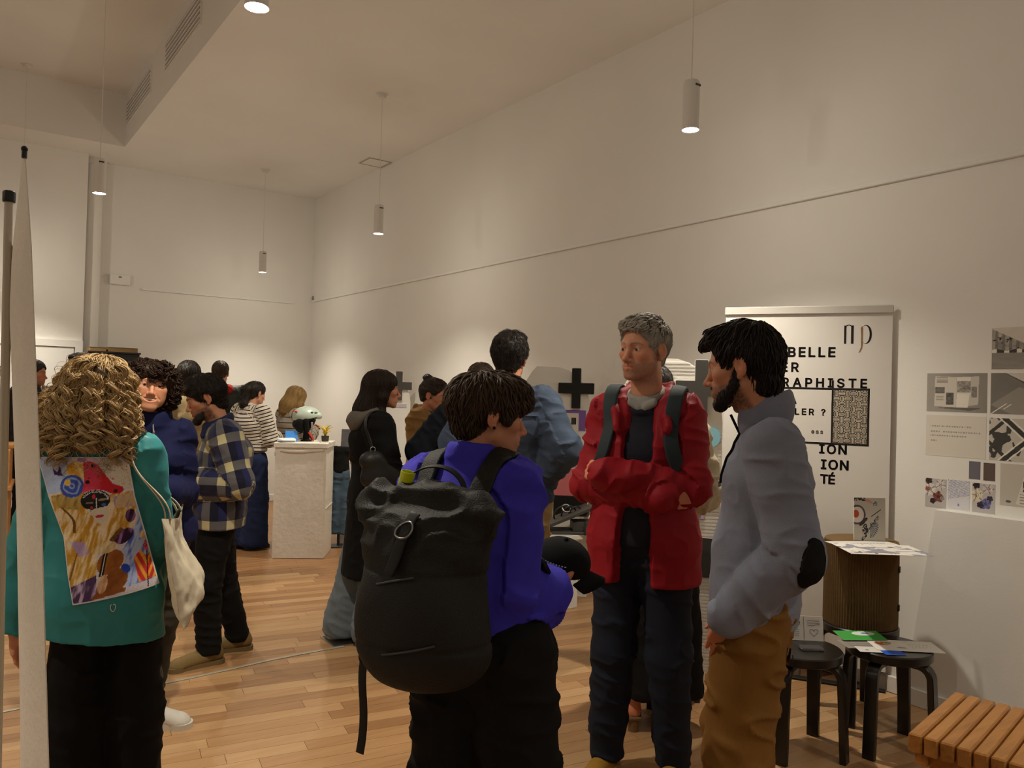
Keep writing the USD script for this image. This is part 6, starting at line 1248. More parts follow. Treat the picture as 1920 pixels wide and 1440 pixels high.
def book(u, v):
    g = 150-25*u+12*n2(u*4, v*4, 1, 5); p = poly_in(u, v, [(.13, .14), (.50, .12), (.50, .90), (.14, .92)]); g = np.where(p, 198, g); p2 = poly_in(u, v, [(.50, .12), (.86, .20), (.87, .92), (.50, .90)]); g = np.where(p2, 186, g)
    r = lambda a, b, c, d: (u > a) & (u < b) & (v > c) & (v < d); f = n2(u*30, v*30, 1, 6)
    g = np.where(r(.14, .31, .48, .64), 70+90*f, g); g = np.where(r(.33, .46, .18, .50), 40+110*f, g); g = np.where(r(.51, .74, .46, .90), 210, g); g = np.where(r(.515, .735, .50, .80), 60+150*f, g); g = np.where(r(.75, .84, .38, .66), 90+70*f, g); g = np.where(poly_in(u, v, [(.50, .06), (.69, .06), (.72, .46), (.51, .46)]), 220, g)
    ln = ((v*38) % 1 < .5); g = np.where((r(.17, .36, .76, .90) | r(.16, .29, .30, .40)) & ln, 120, g); g = np.where(poly_in(u, v, [(.16, .10), (.74, .04), (.9, .10), (.86, .16)]) & ~p & ~p2 & (v < .12), 100, g); return lin(G(g))
def geo1(u, v):
    g = 108+14*n2(u*5, v*5, 1, 7); g = np.where(poly_in(u, v, [(.0, .22), (.42, .66), (.98, .40), (.45, -.1)]), 140, g); g = np.where(poly_in(u, v, [(.20, 1.0), (.70, .62), (1.2, 1.1)]), 196, g); g = np.where(poly_in(u, v, [(.62, .10), (1.1, .42), (1.1, -.1), (.8, -.1)]), 200, g); g = np.where(poly_in(u, v, [(.18, 1.02), (.22, 1.0), (.72, .60), (.70, .57)]), 66, g); g = np.where((np.abs((u-.1)-(v-.1)*.9) < .012) & (v < .26) | (np.abs((u-.20)-(v-.12)*.9) < .010) & (v < .24) & (v > .12), 220, g); return lin(G(g))
def geo2(u, v):
    a, b = u+v*.72, u-v*.72; g = 178+16*n2(u*6, v*6, 1, 8); g = np.where(np.abs(a-.95) < .05, 58, g); g = np.where(np.abs(b-.20) < .045, 56, g); g = np.where(np.abs(b+.45) < .04, 60, g); g = np.where(np.abs(a-.30) < .04, 60, g); g = np.where((n2(u*7, v*4, 1, 9) > .60) & (np.abs(a-.95) > .08) & (u < .9), 66, g); g = np.where((np.abs(np.abs(a-.95)-.075) < .014) | (np.abs(np.abs(b-.20)-.07) < .014), 226, g); return lin(G(g))
def textpage(rows, g0=206, dens=.50, c=150):
    def f(u, v):
        g = np.full(len(u), float(g0)); 
        for v0, u0, u1, hh in rows: g = np.where((np.abs(v-v0) < hh) & (u > u0) & (u < u1) & (n2(u*70, v0*99+v*8, 1, 3, 2) > dens-.10) & (np.sin(u*150+v0*30) > -.55), c, g)
        return lin(G(g))
    return f
def flowers(cols, seed):
    def f(u, v):
        g = np.tile(np.array([176, 172, 170.]), (len(u), 1)); n = n2(u*9, v*9, 1, seed); f2 = n2(u*26, v*26, 1, seed+1)
        def lay(m, c): g[m] = np.array(c, float)
        for cx, cy, r, c in cols:
            d = np.hypot(u-cx, (v-cy)*1.35); th = np.arctan2((v-cy)*1.35, u-cx); m = d < r*(.62+.22*np.abs(np.cos(2.5*th+cx*9))+.5*n-.1); lay(m, c); lay(m & (np.abs(np.sin(2.5*th+cx*9+1.57)) > .93) & (d > r*.25), np.array(c)*.68); lay(m & (d < r*.30) & (f2 > .42), np.array(c)*.6); lay(m & (f2 > .62), np.clip(np.array(c)*1.18, 0, 255))
        return lin(g)
    return f
def swatch(c): return lambda u, v: lin(np.array(c, float)[None]*(.96+.08*n2(u*60, v*60, 1, 4))[:, None])
wall_print('photo_print', 'black and white photo print of a street with parked cars', 'print', 1.743, 1.45, 1.677, 1.877, street)
wall_print('photo_print', 'photo print of an open magazine on a grey ground', 'print', 2.044, 1.758, 1.470, 1.662, book)
wall_print('photo_print', 'photo print of overlapping grey cards beside the open magazine print', 'print', 1.742, 1.45, 1.468, 1.662, geo1)
wall_print('text_sheet', 'white sheet with four lines of pale typewriter text', 'print', 2.045, 1.759, 1.248, 1.452, textpage([(.73, .07, .76, .018), (.60, .07, .92, .018), (.50, .07, .68, .018), (.38, .07, .20, .018)]))
wall_print('photo_print', 'photo print of photographs laid out in a diagonal grid', 'print', 1.745, 1.45, 1.248, 1.448, geo2)
wall_print('colour_swatch', 'slate blue-grey colour swatch on the wall', 'swatch', 1.834, 1.782, 1.148, 1.234, swatch((104, 102, 112)), .004); wall_print('colour_swatch', 'dark brown colour swatch on the wall', 'swatch', 1.768, 1.716, 1.147, 1.232, swatch((92, 78, 72)), .004)
wall_print('flower_card', 'flower print card with brown-red petals, leftmost above the lining ledge', 'print', 2.042, 1.939, .988, 1.132, flowers([(.2, .62, .34, (206, 196, 190)), (.72, .80, .26, (196, 186, 182)), (.62, .38, .26, (120, 70, 62)), (.36, .22, .14, (60, 40, 44)), (.15, .92, .18, (70, 52, 50)), (.80, .34, .12, (150, 130, 128)), (.10, .62, .12, (150, 96, 84))], 11), .0012)
wall_print('text_card', 'pale card with slanted blue writing between two flower cards', 'print', 1.932, 1.829, .993, 1.135, lambda u, v: lin(np.where((((np.abs(((v-u*.35)*18) % 1-.5) < .2) & (n2(u*60, v*60, 1, 5, 2) > .45) & (v-u*.2 > .30)) | (ell_in(u, v, .5, .15, .04, .05)))[:, None], np.array([112, 122, 152.]), np.array([200, 198, 204.]))), .0012)
wall_print('flower_card', 'flower print card with violet-blue petals, right of the blue writing card', 'print', 1.817, 1.714, .991, 1.131, flowers([(.2, .58, .32, (204, 190, 168)), (.70, .84, .26, (190, 178, 176)), (.60, .32, .26, (104, 104, 150)), (.36, .26, .16, (50, 44, 62)), (.18, .92, .16, (52, 40, 50)), (.78, .50, .14, (66, 56, 76))], 14), .0012)
wall_print('photo_print', 'pale photo print of a leaflet, lowest at the right edge', 'print', 1.693, 1.45, 1.04, 1.236, lambda u, v: lin(G(np.where(poly_in(u, v, [(.28, .06), (1.1, -.1), (1.1, 1.0), (.46, .92)]), np.where((u > .4) & (v > .36) & (v < .60) & (n2(u*20, v*20, 1, 6) > .48), 70, np.where((v < .3) & (np.sin(v*90) > .2) & (u > .35) & (u < .8), 150, 208)), np.where(ell_in(u, v, .15, .10, .05, .03), 90, 184)))), .0016)
wall_print('wall_label', 'small white label sheet on the right wall beyond the bun', 'label', 6.765, 6.655, 1.451, 1.567, textpage([(.85, .1, .6, .05), (.6, .1, .9, .05), (.35, .1, .8, .05)], 232, .4), .004)

# cross-marked display boards
def display_board(label, at, bear, sc=1.0, dark=False, pieces=(), ribs=False, board_mat=None, plus_mat=None):
    t = thing('display_board', label, 'display board', (at[0], at[1], 0), -bear)   # local x to the right as seen from the front, y away
    out = Polygon([(-.417, 0), (-.417, 1.55), (-.34, 1.675), (-.304, 1.716), (-.125, 1.712), (-.06, 1.690), (0, 1.648), (.045, 1.60), (.083, 1.528), (.105, 1.45), (.113, 1.38), (.113, 0)]); out = affinity.scale(out, sc, 1, origin=(0, 0))
    T = np.array([[1, 0, 0, 0], [0, 0, 1, 0], [0, 1, 0, 0], [0, 0, 0, 1.]])
    def flat(p, th, y): m = extrude(p, th); m.apply_transform(T); m.apply_translation((0, y-th, 0)); m.fix_normals(); return m
    bm = board_mat or M('foam_board_white', (.82, .80, .76), .6); obj('board', flat(out, .016, .016), bm, t)
    if ribs:
        st = []; z = .02
        while z < 1.70:
            g = sbox(-.6, z, .6, z+.009).intersection(out.buffer(-.004))
            if not g.is_empty: st.append(flat(g, .0035, .0))
            z += .0185
        obj('ribs', cat_(st), bm, t, kind='stuff')
    pm = plus_mat or M('board_black', (.012, .012, .012), .55); z0 = 1.556; a, b, c, d = .133*sc, .040, .150, .033
    pl = unary_union([sbox(-a, z0-b, a, z0+b), sbox(-d, z0-c, d, z0+c)]).buffer(-.006).buffer(.006); obj('cross', flat(pl, .018, -.014), pm, t, label='dark cross on the board'); obj('cross_backing', flat(pl.buffer(.004), .012, -.002), bm, t)
    obj('foot', cat_(bx((-.36, .016, 0), (-.34, .16, .30)), bx((.03, .016, 0), (.05, .16, .30))), bm, t)
    for nm, pg, col, lb in pieces: obj(nm, flat(pg, .006, -.0045 if ribs else -.001), M('piece_'+nm+lb.replace(' ', '_').replace('-', '_'), col, .6), t, label=lb)
    return t, flat
def lens(cx, cz, rx, rz): return affinity.translate(affinity.scale(Point(0, 0).buffer(1), rx, rz), cx, cz)
B2 = math.radians(35.7)
pcs = [('colour_square', sbox(-.125, 1.46, -.036, 1.522), srgb(40, 150, 225), 'bright blue rectangle'), ('colour_disc', lens(.062, 1.303, .042, .052).union(sbox(.022, 1.27, .03, 1.34)), srgb(150, 210, 232), 'pale blue disc'),
       ('colour_quarter', lens(.03, 1.06, .082, .098).intersection(sbox(.036, .95, .113, 1.2)).union(sbox(.036, .95, .112, 1.06)), srgb(240, 92, 138), 'pink quarter-round piece'), ('colour_square', sbox(-.10, .868, .030, .936), srgb(196, 176, 222), 'lilac rectangle'), ('colour_square', sbox(-.42, .562, .113, .768), srgb(62, 60, 58), 'dark grey band'), ('colour_quarter', sbox(-.36, 1.14, -.20, 1.30), srgb(240, 190, 60), 'yellow square')]
display_board('white ribbed display board with grey cross between the red jacket and the bearded person', (3.268, 2.828), math.radians(48.2), 1.0, pieces=pcs, ribs=True, plus_mat=M('board_grey', srgb(78, 76, 73), .55))
pcs = [('colour_square', sbox(-.075, 1.24, .075, 1.392), srgb(130, 96, 170), 'purple square'), ('colour_quarter', lens(-.16, .86, .13, .12).intersection(sbox(-.30, .84, -.155, .99)), srgb(150, 190, 110), 'green quarter-round piece'), ('colour_square', sbox(-.152, .75, .02, .952), srgb(226, 130, 134), 'salmon pink square'), ('colour_square', sbox(-.205, .68, -.156, .755), srgb(206, 160, 40), 'ochre strip'), ('colour_square', sbox(-.150, .60, .10, .745), (.012, .012, .012), 'black rectangle')]
tb, flat = display_board('white display board with black cross and a taped text sheet behind the orange pouch', (3.875, 4.56), math.radians(45.0), 1.0, pieces=pcs)
m, t_ = print_sheet(.215, .40, textpage([(.86, .04, .38, .006), (.84, .04, .40, .006), (.70, .04, .60, .006)]+[(z, .06, .80, .010) for z in (.78, .75, .66, .62, .59, .53, .50, .44, .41, .34, .31, .25, .22)]+[(.13, .06, .35, .016)], 222, .42, 176), (90, 160), .0012)
T = np.array([[1, 0, 0, -.085], [0, 0, -1, -.008], [0, 1, 0, 1.17], [0, 0, 0, 1.]]); obj('text_sheet', put(m, T), PRINT, tb, attrs=dict(tint=t_)); obj('small_picture', bx((-.032, -.0105, 1.285), (.004, -.0092, 1.335)), M('dark_picture', (.05, .045, .04), .5), tb); obj('black_tab', bx((-.066, -.0105, .985), (-.030, -.0092, 1.045)), INK, tb)
display_board('white display board with grey cross farthest back, behind the long-haired person in the black coat', (3.90, 7.44), math.radians(50.0), 1.05, plus_mat=M('board_grey', srgb(78, 76, 73), .55), pieces=[('text_strip', sbox(-.15, 1.33, .08, 1.365), srgb(196, 190, 200), 'pale text strip')])

# ---------------------------------------------------------------- plinths and what stands on them
WR = M('wrapped_paper', (.80, .77, .70), .6, .3, .6, 26, .03, 4)
def tall_plinth():
    a = math.atan2(-.232, .383); c = np.array([2.702, 6.953]); t = thing('plinth', 'tall paper-wrapped white plinth with a ski helmet on top', 'plinth', (c[0], c[1], 0), a); h = .222
    S = Shape(); V = []
    m = bx((-h, -h, .004), (h, h, .985)); m = m.subdivide().subdivide().subdivide().subdivide(); v = np.asarray(m.vertices); r = meshkit.fbm(v*np.array([5, 5, 2.6])+.3, 3, 5)-.5; crease = (1-np.abs(2*meshkit.noise(v*np.array([9, 9, 3.]), 6)-1))**4
    nrm = np.where(np.abs(v[:, :2]) > h-.001, np.sign(v[:, :2]), 0); m.vertices = v+np.hstack([nrm*(.007*r+.003*crease)[:, None], np.zeros((len(v), 1))]); obj('wrapped_body', m, WR, t, 20)
    lid = bx((-h-.012, -h-.012, .975), (h+.012, h+.012, 1.02), .004); lid = lid.subdivide().subdivide().subdivide(); v = np.asarray(lid.vertices); lid.vertices = v+(meshkit.fbm(v*14, 3, 8)-.5)[:, None]*np.array([.006, .006, .004]); obj('wrapped_lid', lid, WR, t, 20)
    obj('fold_flap', tube(spline([(-h*.8, -h-.004, .955), (-.05, -h-.008, .945), (h*.3, -h-.006, .950), (h*.9, -h-.004, .962)], 20), 0, 8, flat=(.012, .003), up=(0, 1, 0)), WR, t, True); obj('seam_strip', bx((h-.006, -h-.004, .02), (h+.004, -h+.010, .97), .002), WR, t); obj('tape_line', bx((h+.001, -h+.01, .44), (h+.006, h-.01, .444)), WR, t)
    return c, a
pc, pa = tall_plinth()
def on_plinth(px, py): return np.array([pc[0]+px*math.cos(pa)-py*math.sin(pa), pc[1]+px*math.sin(pa)+py*math.cos(pa)])
def helmet():
    p = on_plinth(.0, .02); t = thing('ski_helmet', 'pale grey-green ski helmet with red details on the tall plinth', 'helmet', (p[0], p[1], 1.02), pa+.35)
    # local x = front of the helmet, tipped up
    S = Shape().ell((0, 0, .225), (.130, .104, .095), k=.01); S.ell((0, 0, .205), (.118, .094, .088), k=.006, op='sub'); S.cut((.22, 0, -1), (0, 0, .205), k=.006); S.seg((.10, -.05, .232), (.10, .05, .232), .030, .030, k=.02, wide=1.0)
    for x, y, r in ((-.02, .03, .014), (-.02, -.03, .014), (-.06, .03, .012), (-.06, -.03, .012), (.02, .035, .013), (.02, -.035, .013)): S.ell((x, y, .315), (r*1.3, r*.55, .03), k=.003, op='sub')
    for y in (-1, 1): S.ell((.07, y*.085, .26), (.020, .03, .008), k=.003, op='sub'); S.ell((.03, y*.095, .262), (.014, .03, .007), k=.003, op='sub')
    obj('shell', S.mesh(.004), M('helmet_shell', srgb(176, 190, 178), .35, .5), t, True); L = Shape().ell((0, 0, .210), (.120, .096, .085), k=.01); L.ell((.01, 0, .180), (.100, .080, .085), k=.01, op='sub'); L.cut((.22, 0, -1), (0, 0, .195)); blk = knit('helmet_liner', srgb(20, 19, 20), bump=.4)
    for y in (-1, 1): L.seg((-.02, y*.088, .19), (-.005, y*.080, .10), .022, .018, k=.02); L.seg((-.07, y*.07, .18), (-.06, y*.06, .10), .026, .022, k=.02)
    L.seg((-.085, -.05, .15), (-.085, .05, .15), .035, .035, k=.03)
    obj('liner', L.mesh(.005), blk, t, True); red = M('helmet_red', srgb(214, 62, 40), .5)
    for y in (-1, 1): obj('chin_strap', tube(spline([(-.01, y*.082, .11), (.03, y*.07, .06), (.06, y*.03, .02), (.065, 0, .012)], 16), 0, 8, flat=(.010, .002), up=(0, y, .3)), red, t, True); obj('side_strap', tube(spline([(.03, y*.092, .18), (.035, y*.085, .12), (.03, y*.07, .06)], 12), 0, 8, flat=(.009, .002), up=(0, y, .2)), M('strap_grey', srgb(150, 150, 148), .6), t, True)
    obj('vent_accent', cat_(*[rot(bx((-.115, y*.05-.012, .262), (-.095, y*.05+.012, .276), .003), .3, (0, 1, 0), (-.1, 0, .27)) for y in (-1, 0, 1)]), red, t)
    obj('stand', cat_(lathe([(0, 0), (.05, 0), (.05, .012), (.03, .02), (.026, .10), (.07, .16), (.085, .20), (0, .215)], 24)), blk, t, 40)
helmet()
p = on_plinth(-.11, -.10); t = thing('blue_card', 'glossy bright blue folded card standing on the tall plinth', 'card', (p[0], p[1], 1.02), pa+.5)
a = np.linspace(-.7, .7, 14); prof = np.stack([.085*np.sin(a), .030*np.cos(a)-.03], -1); prof2 = np.stack([.083*np.sin(a), .027*np.cos(a)-.03], -1); cd = trimesh.creation.extrude_polygon(Polygon(np.vstack([prof, prof2[::-1]])), .098, engine='earcut'); obj('card_sheet', rot(cd, -.12, (1, 0, 0)), M('blue_card', srgb(72, 150, 238), .3, .5), t, 40)
p = on_plinth(-.14, -.155); t = thing('white_case', 'rounded white case lying on the front edge of the tall plinth', 'case', (p[0], p[1], 1.02), pa+.55); S = Shape().seg((-.052, 0, .018), (.052, 0, .018), .030, .030, k=.02, wide=1.9, wax=(0, 1, 0)); S.cut((0, 0, -1), (0, 0, .008)); S.cut((0, 0, 1), (0, 0, .040), k=.02); obj('case_shell', S.mesh(.004), M('case_white', (.84, .85, .84), .3, .5), t, True); obj('case_base', lathe([(0, 0), (.06, 0), (.06, .009), (0, .009)], 32).apply_transform(np.diag([1.25, .9, 1, 1])), M('case_blue_grey', srgb(70, 110, 140), .4), t, 40)
p = on_plinth(.165, .06); t = thing('flower_pot', 'small pot with spiky yellow-green leaves beside the helmet', 'plant', (p[0], p[1], 1.02), 0); obj('pot', lathe([(0, 0), (.030, 0), (.036, .05), (.032, .05), (.030, .044), (0, .044)], 24), M('pot_dark', (.05, .045, .03), .6), t, 40); rng = random.Random(3); yl = [M('leaf_yellow', srgb(222, 176, 40), .5), M('leaf_lime', srgb(176, 176, 60), .5)]
for i in range(16):
    a, l, up = rng.random()*6.28, .05+.05*rng.random(), .04+.07*rng.random(); d = np.array([math.cos(a), math.sin(a), 0]); pts = [(0, 0, .045), d*l*.5+(0, 0, .05+up*.8), d*l+(0, 0, .045+up)]; m = tube(spline(pts, 9), 0, 6, flat=(.007, .0012), up=(0, 0, 1)); v = np.asarray(m.vertices); obj('leaf', m, yl[i % 2], t, True)
p = on_plinth(.19, -.12); t = thing('card_stack', 'spotted white cards at the right corner of the tall plinth', 'card', (p[0], p[1], 1.02), pa+.3)
for k in range(3): m, tt = print_sheet(.085, .055, lambda u, v: lin(np.where((n2(u*7, v*7, 1, 9+k) > .60)[:, None], np.array([40, 38, 36.]), np.array([232, 226, 206.]))), (40, 26), .001); obj('card', rotz(shift(m, .004*k, 0, .0012*k), .25*k), PRINT, t, attrs=dict(tint=tt))

t = thing('plinth', 'low white plinth partly hidden behind the tall wrapped one', 'plinth', (3.42, 7.29, 0), -.45); obj('body', bx((-.21, -.20, 0), (.21, .20, .80), .004), M('plinth_paint', (.82, .80, .76), .5), t); obj('top', bx((-.22, -.21, .80), (.22, .21, .822), .003), M('plinth_paint', (.82, .8, .76), .5), t)
obj('socket', bx((-.222, -.205, .79), (-.212, -.185, .815), .002), PAPER, t)
def painting():
    t = thing('painting', 'dark framed picture with a pale figure leaning behind the ski helmet', 'picture', (3.40, 7.32, .824), -.62); w, h = .36, .28
    def f(u, v):
        n = n2(u*6, v*6, 1, 4); g = np.tile(np.array([92, 88, 92.]), (len(u), 1))*(.8+.4*n)[:, None]; g[v < .28] = (70, 66, 72)
        g[ell_in(u, v, .42, .42, .10, .36)] = (168, 160, 158); g[ell_in(u, v, .55, .46, .12, .32)] = (176, 142, 82); g[ell_in(u, v, .42, .75, .06, .08)] = (190, 160, 140); g[ell_in(u, v, .62, .75, .10, .12)] = (120, 88, 60); return lin(g)
    m, tt = print_sheet(w, h, f, (90, 70), .004); m = shift(rot(m, math.pi/2-.16, (1, 0, 0)), 0, .0, h/2*math.cos(.16)+.004); obj('canvas', m, PRINT, t, attrs=dict(tint=tt))
    bk = shift(rot(bx((-w/2-.004, -h/2-.004, -.014), (w/2+.004, h/2+.004, -.0005)), math.pi/2-.16, (1, 0, 0)), 0, 0, h/2*math.cos(.16)+.004); obj('stretcher', bk, PAPER, t); obj('prop', rot(bx((-.01, .004, 0), (.01, .02, .24)), .30, (1, 0, 0), (0, .08, 0)).apply_translation((0, .10, 0)), PAPER, t)
painting()
for k, (a, b) in enumerate((((3.18, 7.19), .9),)):
    o = obj('cable', tube(spline([(3.205, 7.15, b-.10), (3.19, 7.10, b-.03), (3.185, 7.06, b-.10), (3.19, 7.04, .45), (3.20, 7.03, .006)], 30), .004, 8), M('cable_white', (.62, .60, .56), .5), smooth=True); tag(o, ['white cable looping down between the two plinths', 'second white cable hanging behind the tall plinth'][k], 'cable')

def low_plinth():
    t = thing('plinth', 'low wide white plinth holding the orange pouch and dark stand', 'plinth', (3.36, 4.50, 0)); m = M('plinth_paint', (.82, .8, .76), .5)
    obj('top', bx((-.42, -.24, .485), (.36, .10, .520), .004), m, t); obj('body', bx((-.40, -.215, 0), (.34, .08, .485), .004), m, t)
low_plinth()
def dark_stand():
    t = thing('tilted_stand', 'dark grey tilted stand with a flat lid and base on the low plinth', 'stand', (3.66, 4.42, .52), -.55); g = M('stand_grey', srgb(74, 72, 68), .5, .4); g2 = M('stand_light_grey', srgb(150, 142, 132), .5, .4); dk = M('stand_dark', (.03, .03, .03), .4)
    obj('base', bx((-.10, -.13, 0), (.24, .10, .018), .003), g, t); obj('upright', bx((.06, -.09, .018), (.22, .06, .085), .003), g, t); obj('lid', rot(bx((-.20, -.13, .0), (.22, .11, .022), .003), -.40, (0, 1, 0), (-.18, 0, 0)).apply_translation((0, 0, .018)), g, t)
    obj('rod', shift(lathe([(0, 0), (.008, 0), (.008, .012), (.004, .014), (.004, .11), (0, .11)], 12), .14, -.135, 0), dk, t, 40); obj('flap', rot(bx((.10, -.05, 0), (.12, .10, .20), .003), .55, (0, 1, 0), (.1, 0, 0)).apply_translation((.06, .02, .12)), g2, t); obj('knob', put(trimesh.creation.cylinder(.022, .03, sections=24), frame_from((.22, -.07, .185), (1, 0, 0), (0, 0, 1))), dk, t, 40)
    for i in range(3): obj('handle_loop', tube(spline([(-.06+.05*i, .0, .09+.02*i), (-.04+.05*i, -.03, .17), (.0+.05*i, -.02, .185), (.05+.05*i, .0, .14), (.06+.05*i, .02, .10+.02*i)], 20), .006, 8), dk, t, True)
    obj('silver_ring', put(trimesh.creation.torus(.03, .006), frame_from((.02, -.02, .17), (1, .2, 0), (0, .6, .8))), M('zip_silver', (.5, .5, .5), .3, metal=1.0), t, True)
dark_stand()
t = thing('orange_pouch', 'crumpled orange pouch on the low plinth', 'pouch', (3.36, 4.36, .52), .4); S = Shape().seg((-.05, 0, .035), (.06, .0, .10), .045, .030, k=.03, wide=1.2); S.ell((.075, .0, .145), (.028, .022, .030), k=.02); S.cut((0, 0, -1), (0, 0, .002)); m = S.mesh(.005); v = np.asarray(m.vertices); displace(m, .016*((1-np.abs(2*meshkit.noise(v*34, 3)-1))**2-.35)); obj('pouch_body', m, M('orange_nylon', srgb(226, 74, 34), .45, .4), t, True); obj('cord', tube(spline([(.03, -.03, .12), (.055, -.038, .125), (.075, -.02, .118), (.06, .02, .118), (.035, .02, .11), (.03, -.03, .12)], 20), .004, 6), M('cord_dark', (.05, .05, .08), .6), t, True)

# dark cabinet and cartons at the back, wooden piano-like cabinet at the far left
t = thing('dark_cabinet', 'tall black cabinet against the back wall under the cartons', 'cabinet', (1.56, 9.88, 0)); k = M('cabinet_black', (.016, .015, .014), .35, .4)
obj('body', bx((-.27, -.20, 0), (.235, .25, 1.83), .004), k, t); obj('top', bx((-.285, -.215, 1.83), (.245, .26, 1.85), .003), k, t); obj('door', bx((-.26, -.215, .06), (.225, -.20, 1.60), .003), M('cabinet_glass', (.012, .013, .013), .12, .5), t); obj('header', bx((-.26, -.212, 1.62), (.225, -.20, 1.80), .003), k, t); obj('handle', tube([(.19, -.235, .9), (.19, -.235, 1.2)], .008, 8), M('zip_silver', (.5, .5, .5), .3, metal=1.0), t, True)
cb = M('cardboard', srgb(150, 120, 80), .8, .2, .3, 60, .06, 8)
for nm, x0, x1, h, lb in (('carton', -.075, .225, .052, 'flat brown carton on the right of the black cabinet top'), ('carton', -.26, -.095, .046, 'smaller brown carton beside the column on the black cabinet')):
    t = thing('carton', lb, 'box', (1.56+(x0+x1)/2, 9.86, 1.85)); w = (x1-x0)/2; obj('box_body', bx((-w, -.12, 0), (w, .12, h-.004), .002), cb, t); obj('flap', bx((-w-.002, -.124, h-.004), (-.002, .124, h), .001), cb, t); obj('flap', bx((.002, -.124, h-.004), (w+.002, .124, h), .001), cb, t)
def piano():
    t = thing('wooden_cabinet', 'upright honey-coloured wooden cabinet at the far left, mostly hidden', 'cabinet', (.10, 8.0, 0), -.1); w1 = wood('cabinet_wood', srgb(150, 92, 44), srgb(196, 136, 76), srgb(216, 164, 104), .35, 0, (3, 30, 30), contrast=.9)
    obj('side_panel', bx((.36, -.28, 0), (.40, .30, .93), .004), w1, t); obj('side_panel', bx((-.60, -.28, 0), (-.56, .30, .93), .004), w1, t); obj('top', bx((-.62, -.12, .93), (.42, .31, .965), .005), w1, t); obj('upper_panel', bx((-.56, -.10, .70), (.36, -.08, .93), .003), M('cabinet_cream', srgb(190, 176, 150), .5), t); obj('shelf', bx((-.62, -.32, .60), (.42, .30, .635), .004), w1, t); obj('lower_panel', bx((-.56, -.26, .06), (.36, -.24, .59), .003), w1, t); obj('white_tag', bx((.30, -.268, .30), (.345, -.259, .345), .002), PAPER, t)
piano()

# ---------------------------------------------------------------- stools, leaflets, bench
STB = M('stool_black_lacquer', (.010, .009, .008), .28, .5)
def stool(label, x, y, a0):
    t = thing('stool', label, 'stool', (x, y, 0), 0); obj('seat', lathe([(0, .400), (.170, .400), (.175, .405), (.175, .435), (.170, .440), (0, .440)], 56), STB, t, 40)
    for i in range(4):
        a = math.radians(a0+90*i); d = np.array([math.cos(a), math.sin(a), 0]); r = .178; pts = [d*.06+(0, 0, .386), d*(r-.06)+(0, 0, .386)]+[d*(r-.055+.055*math.sin(q))+np.array([0, 0, .331+.055*math.cos(q)]) for q in np.linspace(.15, math.pi/2, 8)]+[d*(r+.008)+(0, 0, .17), d*(r+.016)+(0, 0, .0)]
        m = tube(pts, 0, 16, flat=(.026, .0135), up=d+np.array([0, 0, .02])); P = np.asarray(pts)
        # strap frame: thickness follows the bend
        n = len(P); tn = np.gradient(P, axis=0); tn /= np.linalg.norm(tn, axis=1, keepdims=True); b = np.array([-d[1], d[0], 0]); nn = np.cross(b, tn); th = .0135; w = .026
        q = np.stack([P-b*w+nn*th*.7, P-b*w*.88+nn*th, P+b*w*.88+nn*th, P+b*w+nn*th*.7, P+b*w-nn*th*.7, P+b*w*.88-nn*th, P-b*w*.88-nn*th, P-b*w-nn*th*.7], 1); kk = 8; v = q.reshape(-1, 3); i_, j_ = np.meshgrid(np.arange(n-1), np.arange(kk), indexing='ij'); f = np.stack([i_*kk+j_, i_*kk+(j_+1) % kk, (i_+1)*kk+(j_+1) % kk, (i_+1)*kk+j_], -1).reshape(-1, 4); F = np.vstack([f[:, :3], f[:, [0, 2, 3]]]+[[[0, c, c+1]] for c in range(1, kk-1)]+[[[(n-1)*kk, (n-1)*kk+c+1, (n-1)*kk+c]] for c in range(1, kk-1)])
        m = trimesh.Trimesh(v, F, process=False); m.fix_normals(); obj('leg', m, STB, t, 35)
    return t
stool('black round stool holding the standing card and pens, left of the others', 3.046, 2.053, 15); stool('black round stool covered with loose leaflets, nearest the wooden bench', 3.414, 1.858, 188); stool('black round stool under the brown paper drum', 3.640, 2.130, 200); stool('black round stool behind the red jacket, one leg showing by the ribbed board', 2.985, 2.815, -55)
def drum():
    t = thing('paper_drum', 'brown pleated paper drum standing on the back stool', 'drum', (3.640, 2.130, .44)); n = 168; a = np.arange(n)*2*math.pi/n; r = np.where(np.arange(n) % 2, .168, .161); r = np.where(np.cos(a-math.radians(-105)) > .45, r, r*.5+.0835)
    pts = np.stack([r*np.cos(a), r*np.sin(a)], -1); obj('pleats', trimesh.creation.extrude_polygon(Polygon(pts), .392, engine='earcut').apply_translation((0, 0, .002)), M('kraft_brown', srgb(112, 88, 56), .75, .2, .3, 90, .05, 20), t, 20); obj('end_board', lathe([(0, .392), (.166, .392), (.166, .400), (0, .400)], 48), M('kraft_brown', srgb(112, 88, 56), .75), t, 40)
    for z in (.10, .28): d = np.array([math.cos(math.radians(-72)), math.sin(math.radians(-72)), 0]); obj('snap', put(bx((-.012, -.015, 0), (.012, .015, .006), .002), frame_from(d*.169+(0, 0, z), (-d[1], d[0], 0), (0, 0, 1))), M('snap_dark', (.02, .015, .01), .5), t)
    obj('spine_strip', put(bx((-.007, -.19, 0), (.007, .19, .003)), frame_from(np.array([math.cos(math.radians(-66))*.166, math.sin(math.radians(-66))*.166, .20]), (math.sin(math.radians(66)), math.cos(math.radians(66)), 0), (0, 0, 1))), M('strip_grey', srgb(128, 116, 100), .5), t)
drum()
